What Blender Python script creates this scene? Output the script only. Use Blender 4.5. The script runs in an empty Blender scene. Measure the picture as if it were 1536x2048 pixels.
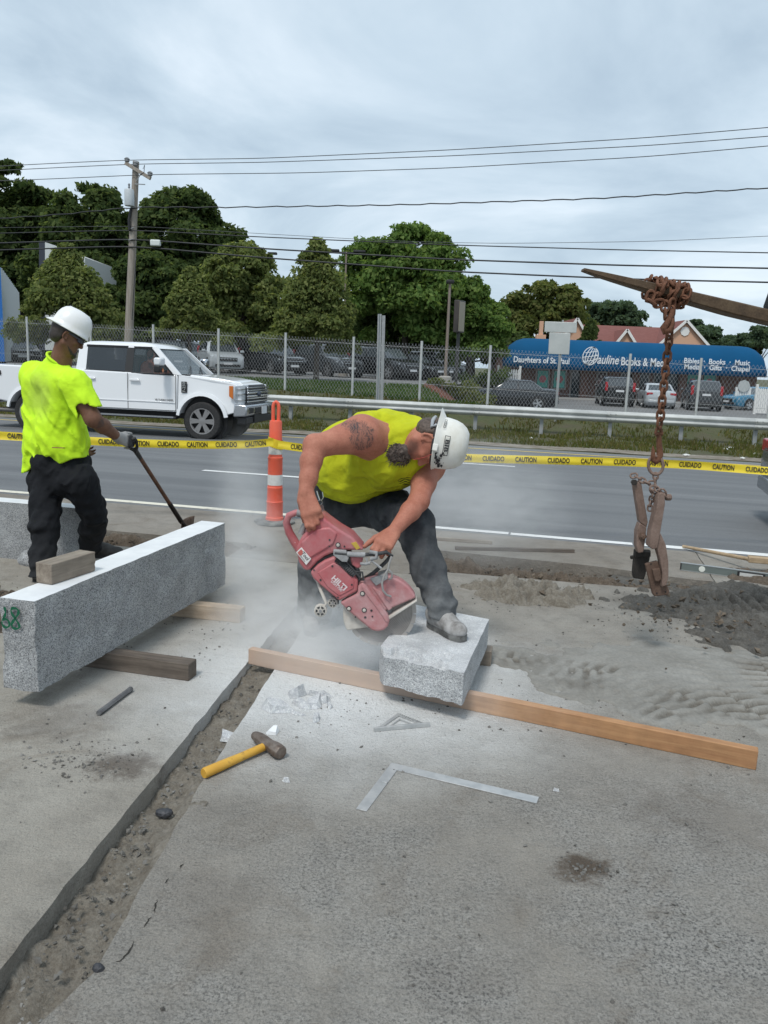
import bpy, bmesh, math, random
import numpy as np
from mathutils import Vector, Matrix, Euler

random.seed(7)
RNG = np.random.default_rng(7)
SC = bpy.context.scene
COL = SC.collection
PI = math.pi

# ------------------------------------------------------------------ camera
CAM_H, FPX, CX, CY = 1.55, 1600.0, 768.0, 1024.0     # photo pixels are 1536 x 2048
ROLL = math.radians(2.2)
PITCH = math.radians(10.474)
_right = np.array([1.0, 0, 0]); _fwd = np.array([0, math.cos(PITCH), -math.sin(PITCH)])
_up = np.cross(_right, _fwd)
CR = math.cos(ROLL) * _right + math.sin(ROLL) * _up
CU = -math.sin(ROLL) * _right + math.cos(ROLL) * _up
CF = _fwd
cam_data = bpy.data.cameras.new('camera')
cam = bpy.data.objects.new('camera', cam_data); COL.objects.link(cam)
M = Matrix.Identity(4)
for i in range(3):
    M[i][0] = CR[i]; M[i][1] = CU[i]; M[i][2] = -CF[i]
M[2][3] = CAM_H
cam.matrix_world = M
cam_data.sensor_fit = 'VERTICAL'; cam_data.sensor_height = 24.0
cam_data.lens = 24.0 * FPX / 2048.0
cam_data.clip_start = 0.05; cam_data.clip_end = 3000
SC.camera = cam

# ------------------------------------------------------------------ world: overcast sky
SUN_EL, SUN_AZ = math.radians(58), math.radians(205)    # azimuth from +Y clockwise
w = bpy.data.worlds.new('World'); SC.world = w; w.use_nodes = True
nt = w.node_tree; nt.nodes.clear()
def _n(t, **kw):
    n = nt.nodes.new(t)
    for k, v in kw.items(): setattr(n, k, v)
    return n
out = _n('ShaderNodeOutputWorld'); bg = _n('ShaderNodeBackground')
sky = _n('ShaderNodeTexSky', sky_type='NISHITA', sun_disc=False)
sky.sun_elevation = SUN_EL; sky.sun_rotation = SUN_AZ; sky.air_density = 1.0; sky.dust_density = 2.0
tc = _n('ShaderNodeTexCoord'); sep = _n('ShaderNodeSeparateXYZ')
nt.links.new(tc.outputs['Generated'], sep.inputs[0])
addz = _n('ShaderNodeMath', operation='ADD'); addz.inputs[1].default_value = 0.22
mx = _n('ShaderNodeMath', operation='MAXIMUM'); mx.inputs[1].default_value = 0.02
nt.links.new(sep.outputs['Z'], mx.inputs[0]); nt.links.new(mx.outputs[0], addz.inputs[0])
dx = _n('ShaderNodeMath', operation='DIVIDE'); dy = _n('ShaderNodeMath', operation='DIVIDE')
nt.links.new(sep.outputs['X'], dx.inputs[0]); nt.links.new(addz.outputs[0], dx.inputs[1])
nt.links.new(sep.outputs['Y'], dy.inputs[0]); nt.links.new(addz.outputs[0], dy.inputs[1])
cmb = _n('ShaderNodeCombineXYZ')
nt.links.new(dx.outputs[0], cmb.inputs[0]); nt.links.new(dy.outputs[0], cmb.inputs[1])
n1 = _n('ShaderNodeTexNoise'); n1.inputs['Scale'].default_value = 1.15; n1.inputs['Detail'].default_value = 7
n1.inputs['Roughness'].default_value = 0.55; n1.inputs['Distortion'].default_value = 0.5
nt.links.new(cmb.outputs[0], n1.inputs['Vector'])
cr = _n('ShaderNodeValToRGB')
cr.color_ramp.elements[0].position = 0.34; cr.color_ramp.elements[0].color = (0.335, 0.425, 0.51, 1)
cr.color_ramp.elements[1].position = 0.66; cr.color_ramp.elements[1].color = (0.62, 0.70, 0.77, 1)
e = cr.color_ramp.elements.new(0.5); e.color = (0.455, 0.55, 0.63, 1)
nt.links.new(n1.outputs['Fac'], cr.inputs[0])
skm = _n('ShaderNodeVectorMath', operation='SCALE'); skm.inputs['Scale'].default_value = 0.10
nt.links.new(sky.outputs[0], skm.inputs[0])
mixc = _n('ShaderNodeMix', data_type='RGBA'); mixc.inputs['Factor'].default_value = 0.90
nt.links.new(skm.outputs[0], mixc.inputs[6]); nt.links.new(cr.outputs[0], mixc.inputs[7])
nt.links.new(mixc.outputs[2], bg.inputs['Color']); bg.inputs['Strength'].default_value = 1.0
nt.links.new(bg.outputs[0], out.inputs['Surface'])

# ------------------------------------------------------------------ sun behind thin cloud
sd = bpy.data.lights.new('sun', 'SUN'); sd.energy = 1.5; sd.angle = math.radians(12); sd.color = (1.0, 0.97, 0.92)
sun = bpy.data.objects.new('sun', sd); COL.objects.link(sun)
_sdir = Vector((math.sin(SUN_AZ) * math.cos(SUN_EL), math.cos(SUN_AZ) * math.cos(SUN_EL), math.sin(SUN_EL)))
sun.rotation_euler = _sdir.to_track_quat('Z', 'Y').to_euler()
sun.location = (0, 0, 40)

SC.view_settings.view_transform = 'Standard'; SC.view_settings.look = 'None'
SC.view_settings.exposure = 0.50; SC.view_settings.gamma = 1.0
SC.view_settings.use_curve_mapping = False
SC.render.engine = 'CYCLES'
SC.cycles.use_denoising = True
SC.cycles.max_bounces = 6; SC.cycles.diffuse_bounces = 3; SC.cycles.glossy_bounces = 3
SC.cycles.transmission_bounces = 4; SC.cycles.transparent_max_bounces = 12; SC.cycles.volume_bounces = 4
SC.cycles.volume_step_rate = 2.0

# ------------------------------------------------------------------ pixel -> place
O = np.array([0, 0, CAM_H])
def ray(px, py): return CF + (px - CX) / FPX * CR - (py - CY) / FPX * CU
def at(px, py, z=0.0):
    d = ray(px, py); return O + d * ((z - CAM_H) / d[2])
def atY(px, py, Y):
    d = ray(px, py); return O + d * (Y / d[1])
TH = math.radians(13)
RU = np.array([math.cos(TH), -math.sin(TH), 0]); RV = np.array([math.sin(TH), math.cos(TH), 0])
def st(s, t, z=0.0): return RU * s + RV * t + np.array([0, 0, z])     # along / across the road
def atT(px, py, t):                                                   # ray meets the upright plane t = const
    d = ray(px, py); return O + d * (t / (d @ RV))

# ------------------------------------------------------------------ mesh building
def rot_between(d):
    return Vector(d).to_track_quat('Z', 'Y').to_matrix()
class MB:
    def __init__(s): s.v = []; s.f = []
    def add(s, v, f):
        o = len(s.v); s.v += [tuple(map(float, p)) for p in v]; s.f += [tuple(i + o for i in q) for q in f]; return s
    def box(s, c, size, R=None):
        c = np.array(c, float); h = np.array(size, float) / 2
        v = np.array([[x, y, z] for x in (-1, 1) for y in (-1, 1) for z in (-1, 1)], float) * h
        if R is not None: v = v @ np.array(R).T
        f = [(0, 1, 3, 2), (4, 6, 7, 5), (0, 4, 5, 1), (2, 3, 7, 6), (0, 2, 6, 4), (1, 5, 7, 3)]
        return s.add(v + c, f)
    def bar(s, a, b, w, h, up=(0, 0, 1)):
        a = np.array(a, float); b = np.array(b, float); d = b - a; L = np.linalg.norm(d); d /= L
        y = np.cross(np.array(up, float), d)
        if np.linalg.norm(y) < 1e-4: y = np.cross(np.array([1., 0, 0]), d)
        y /= np.linalg.norm(y); z = np.cross(d, y)
        return s.box((a + b) / 2, (L, w, h), np.stack([d, y, z], 1))
    def tube(s, path, r, n=8, cap=True, closed=False):
        P = np.array(path, float); m = len(P)
        r = np.full(m, r) if np.isscalar(r) else np.array(r, float)
        T = np.zeros_like(P)
        for i in range(m):
            a = P[(i - 1) % m] if (closed or i > 0) else P[0]
            b = P[(i + 1) % m] if (closed or i < m - 1) else P[-1]
            T[i] = b - a
        T /= np.maximum(np.linalg.norm(T, axis=1, keepdims=True), 1e-9)
        ref = np.array([0, 0, 1.]) if abs(T[0][2]) < 0.9 else np.array([1., 0, 0])
        nrm = np.cross(T[0], ref); nrm /= np.linalg.norm(nrm)
        V = []
        for i in range(m):
            nrm = nrm - T[i] * (nrm @ T[i]); nrm /= max(np.linalg.norm(nrm), 1e-9)
            bn = np.cross(T[i], nrm)
            for k in range(n):
                a = 2 * PI * k / n
                V.append(P[i] + r[i] * (math.cos(a) * nrm + math.sin(a) * bn))
        F = []
        for i in range(m if closed else m - 1):
            j = (i + 1) % m
            for k in range(n):
                k2 = (k + 1) % n
                F.append((i * n + k, i * n + k2, j * n + k2, j * n + k))
        if cap and not closed:
            F.append(tuple(range(n - 1, -1, -1))); F.append(tuple((m - 1) * n + k for k in range(n)))
        return s.add(V, F)
    def lathe(s, prof, c=(0, 0, 0), R=None, n=20, cap=True):        # prof: (r, h) about local z
        c = np.array(c, float); V = []; F = []
        for (r, h) in prof:
            for k in range(n):
                a = 2 * PI * k / n; V.append((r * math.cos(a), r * math.sin(a), h))
        V = np.array(V)
        if R is not None: V = V @ np.array(R).T
        m = len(prof)
        for i in range(m - 1):
            for k in range(n):
                k2 = (k + 1) % n
                F.append((i * n + k, i * n + k2, (i + 1) * n + k2, (i + 1) * n + k))
        if cap:
            F.append(tuple(range(n - 1, -1, -1))); F.append(tuple((m - 1) * n + k for k in range(n)))
        return s.add(V + c, F)
    def prism(s, poly, fn0, fn1):                                     # poly 2D; fn maps (a,b)->3D for either face
        n = len(poly); V = [fn0(*p) for p in poly] + [fn1(*p) for p in poly]
        F = [tuple(range(n)), tuple(range(2 * n - 1, n - 1, -1))]
        F += [((i + 1) % n, i, n + i, n + (i + 1) % n) for i in range(n)]
        return s.add(V, F)
    def loft(s, rings, cap=True, closed=True):
        n = len(rings[0]); V = [p for r in rings for p in r]; F = []
        for i in range(len(rings) - 1):
            for k in range(n if closed else n - 1):
                k2 = (k + 1) % n
                F.append((i * n + k, i * n + k2, (i + 1) * n + k2, (i + 1) * n + k))
        if cap and closed:
            F.append(tuple(range(n - 1, -1, -1))); F.append(tuple((len(rings) - 1) * n + k for k in range(n)))
        return s.add(V, F)
    def quad(s, a, b, c, d): return s.add([a, b, c, d], [(0, 1, 2, 3)])
    def mesh(s, name='m', smooth=None, fixn=True):
        me = bpy.data.meshes.new(name); me.from_pydata(s.v, [], s.f); me.update()
        if fixn:
            bm = bmesh.new(); bm.from_mesh(me); bmesh.ops.recalc_face_normals(bm, faces=bm.faces[:]); bm.to_mesh(me); bm.free()
        if smooth is not None:
            me.shade_smooth(); me.set_sharp_from_angle(angle=math.radians(smooth))
        return me
    def build(s, name, mat, parent=None, smooth=None, bevel=None, seg=2, fixn=True):
        me = s.mesh(name, smooth if bevel is None else (smooth if smooth is not None else 40), fixn)
        return link(name, me, mat, parent, bevel, seg)

def link(name, me, mat, parent=None, bevel=None, seg=2):
    o = bpy.data.objects.new(name, me); COL.objects.link(o)
    if mat is not None:
        for m in (mat if isinstance(mat, (list, tuple)) else [mat]): me.materials.append(m)
    if parent is not None: o.parent = parent
    if bevel:
        b = o.modifiers.new('bevel', 'BEVEL'); b.width = bevel; b.segments = seg; b.limit_method = 'ANGLE'
        b.angle_limit = math.radians(40); b.harden_normals = False
    return o
def tag(o, label=None, cat=None, group=None, kind=None):
    if label: o['label'] = label
    if cat: o['category'] = cat
    if group: o['group'] = group
    if kind: o['kind'] = kind
    return o
def thing(name, label, cat, loc=(0, 0, 0), rotz=0.0, group=None):
    o = bpy.data.objects.new(name, None); COL.objects.link(o); o.empty_display_size = 0.1
    o.location = tuple(map(float, loc)); o.rotation_euler = (0, 0, rotz)
    return tag(o, label, cat, group)
def copy_tree(o, parent=None):
    c = o.copy(); COL.objects.link(c)
    if parent is not None: c.parent = parent
    for ch in list(o.children): copy_tree(ch, c)
    return c
def text_mesh(txt, size=1.0, depth=0.0, bold=0.0, shear=0.0, align='CENTER', xs=1.0, res=3):
    cu = bpy.data.curves.new('txt', 'FONT'); cu.body = txt; cu.size = size; cu.extrude = depth; cu.offset = bold
    cu.shear = shear; cu.align_x = align; cu.align_y = 'CENTER'; cu.resolution_u = res
    ob = bpy.data.objects.new('txt', cu); COL.objects.link(ob)
    bpy.context.view_layer.update()
    me = bpy.data.meshes.new_from_object(ob.evaluated_get(bpy.context.evaluated_depsgraph_get()))
    bpy.data.objects.remove(ob); bpy.data.curves.remove(cu)
    if xs != 1.0:
        for v in me.vertices: v.co.x *= xs
    return me
def text_obj(name, txt, mat, M4, parent=None, **kw):
    me = text_mesh(txt, **kw); me.transform(M4); me.materials.clear()
    return link(name, me, mat, parent)
def frame(o, x, y):                                              # 4x4 with local x, y axes (text plane) at o
    x = Vector(x).normalized(); y = Vector(y); y = (y - x * y.dot(x)).normalized(); z = x.cross(y)
    m = Matrix.Identity(4)
    for i in range(3): m[i][0] = x[i]; m[i][1] = y[i]; m[i][2] = z[i]; m[i][3] = o[i]
    return m

# ------------------------------------------------------------------ materials
MATS = {}
def mat(name, col, rough=0.6, metal=0.0, var=0.0, vscale=8.0, col2=None, bump=0.0, bscale=60.0, spec=0.5,
        trans=0.0, coat=0.0, emit=0.0, detail=6.0, coord='Object', thr=(0.35, 0.65), stretch=None, sheen=0.0):
    """Principled material; noise mixes col with col2 (or a darker / lighter col) and drives a fine bump."""
    if name in MATS: return MATS[name]
    m = bpy.data.materials.new(name); m.use_nodes = True; MATS[name] = m
    t = m.node_tree; p = t.nodes['Principled BSDF']; L = t.links.new
    p.inputs['Base Color'].default_value = (*col, 1); p.inputs['Roughness'].default_value = rough
    p.inputs['Metallic'].default_value = metal; p.inputs['Specular IOR Level'].default_value = spec
    if trans: p.inputs['Transmission Weight'].default_value = trans
    if coat: p.inputs['Coat Weight'].default_value = coat; p.inputs['Coat Roughness'].default_value = 0.08
    if sheen: p.inputs['Sheen Weight'].default_value = sheen
    if var or col2 or bump:
        tc = t.nodes.new('ShaderNodeTexCoord'); src = tc.outputs[coord]
        if stretch:
            mp = t.nodes.new('ShaderNodeMapping'); mp.inputs['Scale'].default_value = stretch
            L(src, mp.inputs[0]); src = mp.outputs[0]
    if var or col2:
        n = t.nodes.new('ShaderNodeTexNoise'); n.inputs['Scale'].default_value = vscale; n.inputs['Detail'].default_value = detail
        n.inputs['Roughness'].default_value = 0.62
        L(src, n.inputs['Vector'])
        r = t.nodes.new('ShaderNodeValToRGB'); r.color_ramp.elements[0].position = thr[0]; r.color_ramp.elements[1].position = thr[1]
        a = col if col2 else tuple(c * (1 - var) for c in col); b = col2 if col2 else tuple(min(1, c * (1 + var)) for c in col)
        r.color_ramp.elements[0].color = (*a, 1); r.color_ramp.elements[1].color = (*b, 1)
        L(n.outputs['Fac'], r.inputs[0]); L(r.outputs[0], p.inputs['Base Color'])
    if bump:
        n2 = t.nodes.new('ShaderNodeTexNoise'); n2.inputs['Scale'].default_value = bscale; n2.inputs['Detail'].default_value = 5
        L(src, n2.inputs['Vector'])
        b = t.nodes.new('ShaderNodeBump'); b.inputs['Strength'].default_value = min(1, bump); b.inputs['Distance'].default_value = 0.6 / bscale
        L(n2.outputs['Fac'], b.inputs['Height']); L(b.outputs[0], p.inputs['Normal'])
    return m
class NT:
    """small wrapper for hand-made node trees"""
    def __init__(s, name):
        s.m = bpy.data.materials.new(name); s.m.use_nodes = True; MATS[name] = s.m
        s.t = s.m.node_tree; s.p = s.t.nodes['Principled BSDF']; s.tc = s.t.nodes.new('ShaderNodeTexCoord')
    def L(s, a, b): s.t.links.new(a, b)
    def node(s, t, **kw):
        n = s.t.nodes.new(t)
        for k, v in kw.items(): setattr(n, k, v)
        return n
    def noise(s, scale, detail=5, rough=0.6, src=None, dist=0.0):
        n = s.node('ShaderNodeTexNoise'); n.inputs['Scale'].default_value = scale; n.inputs['Detail'].default_value = detail
        n.inputs['Roughness'].default_value = rough; n.inputs['Distortion'].default_value = dist
        s.L(src or s.tc.outputs['Object'], n.inputs['Vector']); return n.outputs['Fac']
    def ramp(s, src, stops):
        r = s.node('ShaderNodeValToRGB'); cr = r.color_ramp
        while len(cr.elements) < len(stops): cr.elements.new(0.5)
        for e, (p, c) in zip(cr.elements, stops):
            e.position = p; e.color = (*c, 1) if isinstance(c, (tuple, list)) else (c, c, c, 1)
        s.L(src, r.inputs[0]); return r.outputs[0]
    def mix(s, fac, a, b, blend='MIX'):
        n = s.node('ShaderNodeMix', data_type='RGBA', blend_type=blend)
        for v, i in ((fac, 0), (a, 6), (b, 7)):
            if isinstance(v, (int, float)): n.inputs[i].default_value = v
            elif isinstance(v, tuple): n.inputs[i].default_value = (*v, 1)
            else: s.L(v, n.inputs[i])
        return n.outputs[2]
    def math(s, op, a, b=None, clamp=False):
        n = s.node('ShaderNodeMath', operation=op); n.use_clamp = clamp
        for v, i in ((a, 0), (b, 1)):
            if v is None: continue
            if isinstance(v, (int, float)): n.inputs[i].default_value = v
            else: s.L(v, n.inputs[i])
        return n.outputs[0]
    def dist(s, c, scale=(1, 1, 1), src=None):                      # distance from a point, per-axis scaled
        mp = s.node('ShaderNodeVectorMath', operation='SUBTRACT'); s.L(src or s.tc.outputs['Object'], mp.inputs[0]); mp.inputs[1].default_value = c
        ml = s.node('ShaderNodeVectorMath', operation='MULTIPLY'); s.L(mp.outputs[0], ml.inputs[0]); ml.inputs[1].default_value = scale
        ln = s.node('ShaderNodeVectorMath', operation='LENGTH'); s.L(ml.outputs[0], ln.inputs[0]); return ln.outputs['Value']
    def smooth(s, v, a, b):                                         # 1 below a .. 0 above b
        n = s.node('ShaderNodeMapRange', interpolation_type='SMOOTHSTEP'); s.L(v, n.inputs[0])
        n.inputs[1].default_value = a; n.inputs[2].default_value = b; n.inputs[3].default_value = 1; n.inputs[4].default_value = 0
        return n.outputs[0]
    def bump(s, h, dist=0.01, strength=1.0, prev=None):
        b = s.node('ShaderNodeBump'); b.inputs['Strength'].default_value = strength; b.inputs['Distance'].default_value = dist
        s.L(h, b.inputs['Height'])
        if prev is not None: s.L(prev, b.inputs['Normal'])
        return b.outputs[0]
    def done(s, col=None, rough=None, nrm=None, metal=None):
        if col is not None: s.L(col, s.p.inputs['Base Color']) if not isinstance(col, tuple) else None
        if rough is not None:
            if isinstance(rough, (int, float)): s.p.inputs['Roughness'].default_value = rough
            else: s.L(rough, s.p.inputs['Roughness'])
        if metal is not None: s.p.inputs['Metallic'].default_value = metal
        if nrm is not None: s.L(nrm, s.p.inputs['Normal'])
        return s.m

# ------------------------------------------------------------------ value noise for geometry
_LAT = RNG.random((64, 64, 64)).astype(np.float32)
def vnoise(P):                                                     # P (...,3) -> 0..1
    P = np.asarray(P, np.float32); i = np.floor(P).astype(np.int32); f = P - i; f = f * f * (3 - 2 * f)
    i0 = i & 63; i1 = (i + 1) & 63
    x0, y0, z0 = i0[..., 0], i0[..., 1], i0[..., 2]; x1, y1, z1 = i1[..., 0], i1[..., 1], i1[..., 2]
    fx, fy, fz = f[..., 0], f[..., 1], f[..., 2]
    l = lambda a, b, t: a + (b - a) * t
    return l(l(l(_LAT[x0, y0, z0], _LAT[x1, y0, z0], fx), l(_LAT[x0, y1, z0], _LAT[x1, y1, z0], fx), fy),
             l(l(_LAT[x0, y0, z1], _LAT[x1, y0, z1], fx), l(_LAT[x0, y1, z1], _LAT[x1, y1, z1], fx), fy), fz)
def fbm(P, oct=4):
    P = np.asarray(P, np.float32); a = 0.5; r = 0
    for _ in range(oct): r = r + a * vnoise(P); P = P * 2.03 + 7.1; a *= 0.5
    return r
def sstep(a, b, x):
    t = np.clip((x - a) / (b - a), 0, 1); return t * t * (3 - 2 * t)

def crease(Q, d, fa, fc):                                          # sharp cloth ridges running along d
    d = np.array(d, float); d /= np.linalg.norm(d); return np.abs(fbm(Q * fc + (Q @ d)[:, None] * d * (fa - fc), 3) - 0.43)

# ------------------------------------------------------------------ smooth implicit surfaces -> one continuous mesh
class Field:
    def __init__(s, lo, hi, res):
        s.lo = np.array(lo, np.float32); s.res = res
        s.n = np.ceil((np.array(hi) - np.array(lo)) / res).astype(int) + 1
        s.d = np.full(tuple(s.n), 9.0, np.float32)
        s.ax = [s.lo[k] + res * np.arange(s.n[k], dtype=np.float32) for k in range(3)]
    def _sl(s, lo, hi):
        a = np.clip(np.floor((np.array(lo) - s.lo) / s.res).astype(int), 0, s.n); b = np.clip(np.ceil((np.array(hi) - s.lo) / s.res).astype(int) + 1, 0, s.n)
        if np.any(b - a < 1): return None, None
        sl = tuple(slice(a[k], b[k]) for k in range(3))
        P = np.stack(np.meshgrid(*[s.ax[k][sl[k]] for k in range(3)], indexing='ij'), -1)
        return sl, P
    def _comb(s, sl, b, k, op):
        a = s.d[sl]
        if op == 'u': s.d[sl] = np.minimum(a, b) - np.maximum(k - np.abs(a - b), 0) ** 2 / (4 * k)
        else:
            b = -b; s.d[sl] = np.maximum(a, b) + np.maximum(k - np.abs(a - b), 0) ** 2 / (4 * k)
    def cap(s, a, b, ra, rb, k=0.02, op='u', flat=None):
        """tapered capsule; flat=(axis, factor) squeezes it along a direction"""
        a = np.array(a, np.float32); b = np.array(b, np.float32); m = max(ra, rb) * 1.25 + k + 2 * s.res
        sl, P = s._sl(np.minimum(a, b) - m, np.maximum(a, b) + m)
        if sl is None: return s
        if flat is not None:
            ax = np.array(flat[0], np.float32); ax /= np.linalg.norm(ax); mid = (a + b) / 2
            q = P - mid; c = (q @ ax)[..., None]; P = P + ax * c * (1 / flat[1] - 1)
            for pt in (a, b):
                e = pt - mid; pt += ax * (e @ ax) * (1 / flat[1] - 1)
        ba = b - a; t = np.clip(((P - a) @ ba) / max(ba @ ba, 1e-9), 0, 1)
        d = np.linalg.norm(P - a - t[..., None] * ba, axis=-1) - (ra + (rb - ra) * t)
        s._comb(sl, d, k, op); return s
    def chain(s, pts, rs, k=0.02, op='u'):
        for i in range(len(pts) - 1): s.cap(pts[i], pts[i + 1], rs[i], rs[i + 1], k, op)
        return s
    def ell(s, c, r, R=None, k=0.02, op='u'):
        c = np.array(c, np.float32); r = np.array(r, np.float32); m = r.max() + k + 2 * s.res
        sl, P = s._sl(c - m, c + m)
        if sl is None: return s
        q = P - c
        if R is not None: q = q @ np.array(R, np.float32)
        k0 = np.linalg.norm(q / r, axis=-1); k1 = np.linalg.norm(q / (r * r), axis=-1)
        s._comb(sl, k0 * (k0 - 1) / np.maximum(k1, 1e-6), k, op); return s
    def plane(s, p, n, k=0.004):                                    # cut away what lies on the n side
        n = np.array(n, np.float32); n /= np.linalg.norm(n)
        P = np.stack(np.meshgrid(*s.ax, indexing='ij'), -1)
        d = (P - np.array(p, np.float32)) @ n
        a = s.d; s.d = np.maximum(a, d) + np.maximum(k - np.abs(a - d), 0) ** 2 / (4 * k); return s
    def warp(s, fn, band=0.05):                                     # add fn(P) near the surface
        m = np.abs(s.d) < band; idx = np.argwhere(m)
        P = s.lo + idx.astype(np.float32) * s.res
        s.d[m] += fn(P).astype(np.float32); return s
    def mesh(s, name, origin=(0, 0, 0), relax=1):
        d = s.d; ins = d < 0; n = d.shape
        c = np.zeros((n[0] - 1, n[1] - 1, n[2] - 1), np.int8)
        for i in (0, 1):
            for j in (0, 1):
                for k in (0, 1): c += ins[i:n[0] - 1 + i, j:n[1] - 1 + j, k:n[2] - 1 + k]
        act = (c > 0) & (c < 8); idx = np.argwhere(act); ids = np.full(act.shape, -1, np.int32); ids[act] = np.arange(len(idx))
        acc = np.zeros((len(idx), 3)); cnt = np.zeros(len(idx))
        corners = [(i, j, k) for i in (0, 1) for j in (0, 1) for k in (0, 1)]
        cv = {q: d[idx[:, 0] + q[0], idx[:, 1] + q[1], idx[:, 2] + q[2]] for q in corners}
        for a in corners:
            for ax in range(3):
                if a[ax]: continue
                b = list(a); b[ax] = 1; b = tuple(b); va, vb = cv[a], cv[b]; x = (va < 0) != (vb < 0)
                t = np.where(x, va / np.where(va - vb == 0, 1, va - vb), 0)
                p = np.tile(np.array(a, float), (len(idx), 1)); p[:, ax] += t
                acc[x] += p[x]; cnt[x] += 1
        V = s.lo + (idx + acc / np.maximum(cnt, 1)[:, None]) * s.res
        F = []
        for ax in range(3):
            u, v = (ax + 1) % 3, (ax + 2) % 3
            sl0 = [slice(None)] * 3; sl1 = [slice(None)] * 3
            sl0[ax] = slice(0, n[ax] - 1); sl1[ax] = slice(1, n[ax])
            a, b = ins[tuple(sl0)], ins[tuple(sl1)]; cr = a != b
            e = np.argwhere(cr); e = e[(e[:, u] > 0) & (e[:, v] > 0) & (e[:, u] < n[u] - 1) & (e[:, v] < n[v] - 1)]
            def g(du, dv):
                q = e.copy(); q[:, u] += du; q[:, v] += dv; return ids[q[:, 0], q[:, 1], q[:, 2]]
            q = np.stack([g(-1, -1), g(0, -1), g(0, 0), g(-1, 0)], 1)
            fl = a[e[:, 0], e[:, 1], e[:, 2]]; q[~fl] = q[~fl][:, ::-1]; F.append(q)
        F = np.concatenate(F); F = F[(F >= 0).all(1)]
        for _ in range(relax):                                      # Laplacian smoothing
            acc = np.zeros_like(V); cnt = np.zeros(len(V))
            for i in range(4):
                np.add.at(acc, F[:, i], V[F[:, (i + 1) % 4]]); np.add.at(cnt, F[:, i], 1)
                np.add.at(acc, F[:, (i + 1) % 4], V[F[:, i]]); np.add.at(cnt, F[:, (i + 1) % 4], 1)
            V = 0.5 * V + 0.5 * acc / np.maximum(cnt, 1)[:, None]
        V = V - np.array(origin)
        me = bpy.data.meshes.new(name); me.vertices.add(len(V)); me.vertices.foreach_set('co', V.astype(np.float32).ravel())
        me.loops.add(F.size); me.loops.foreach_set('vertex_index', F.astype(np.int32).ravel())
        me.polygons.add(len(F)); me.polygons.foreach_set('loop_start', np.arange(0, F.size, 4, dtype=np.int32))
        me.polygons.foreach_set('loop_total', np.full(len(F), 4, np.int32))
        me.update(calc_edges=True); me.validate(); me.shade_smooth()
        return me
def grid_mesh(name, X, Y, Z):
    """height field mesh from 2-D arrays"""
    n, m = X.shape; V = np.stack([X, Y, Z], -1).reshape(-1, 3)
    i = np.arange(n - 1)[:, None] * m + np.arange(m - 1)[None, :]
    F = np.stack([i, i + 1, i + m + 1, i + m], -1).reshape(-1, 4)[:, ::-1]
    me = bpy.data.meshes.new(name); me.from_pydata(V.tolist(), [], F.tolist()); me.update(); me.shade_smooth()
    if len(me.polygons) and me.polygons[0].normal.z < 0: me.flip_normals()
    return me
# ================================================================== THE SETTING: ground, road, verge, lots
def roadz(t): return -0.25 * np.clip((t - 7.45) / 10.5, 0, 1.12)
def fence_base(s): return 0.28 - 0.0285 * s
def lot_left(s): return 1 - sstep(-5.4, -3.4, s)
def ground_z(s, t):
    s = np.asarray(s, float); t = np.asarray(t, float)
    z = np.where(t < 7.42, -0.5, roadz(t) - 0.06)
    fb = np.clip(fence_base(s), -0.3, 1.6)
    verge = -0.27 + (fb + 0.27) * sstep(23.2, 25.8, t)
    z = np.where(t > 18.95, verge, z)
    far = lot_left(s) * 0.75 + (1 - lot_left(s)) * (-0.42)
    k = sstep(26.0, 30.6, t)
    z = np.where(t > 26.0, fb * (1 - k) + far * k, z)
    return z - np.where(t > 31, 0.03, 0)

# --- soil / grass sheet that reaches the horizon
g = NT('ground_soil_grass')
c1 = g.ramp(g.noise(1.7, 6), [(0.35, (0.085, 0.075, 0.045)), (0.52, (0.075, 0.085, 0.03)), (0.7, (0.05, 0.085, 0.025))])
c2 = g.ramp(g.noise(14, 6), [(0.3, (0.13, 0.105, 0.065)), (0.7, (0.06, 0.07, 0.03))])
g.p.inputs['Roughness'].default_value = 0.95
g.done(g.mix(0.4, c1, c2), nrm=g.bump(g.noise(22, 6), 0.05))
ss = np.unique(np.concatenate([np.linspace(-900, -40, 16), np.linspace(-40, 25, 90), np.linspace(25, 900, 16)]))
tt = np.unique(np.concatenate([np.linspace(-60, 7.3, 6), [7.41, 7.43], np.linspace(7.6, 18.94, 8), np.linspace(18.96, 33, 60), np.linspace(33, 80, 12), np.linspace(90, 1500, 14)]))
S, T = np.meshgrid(ss, tt, indexing='ij')
Zg = ground_z(S, T) + np.where((T > 19.3) & (T < 33), 0.05 * (fbm(np.stack([S * 0.9, T * 0.9, S * 0], -1)) - 0.47), 0)
Pg = S[..., None] * RU + T[..., None] * RV
o = link('ground', grid_mesh('ground', Pg[..., 0], Pg[..., 1], Zg), g.m); tag(o, kind='structure')

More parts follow.
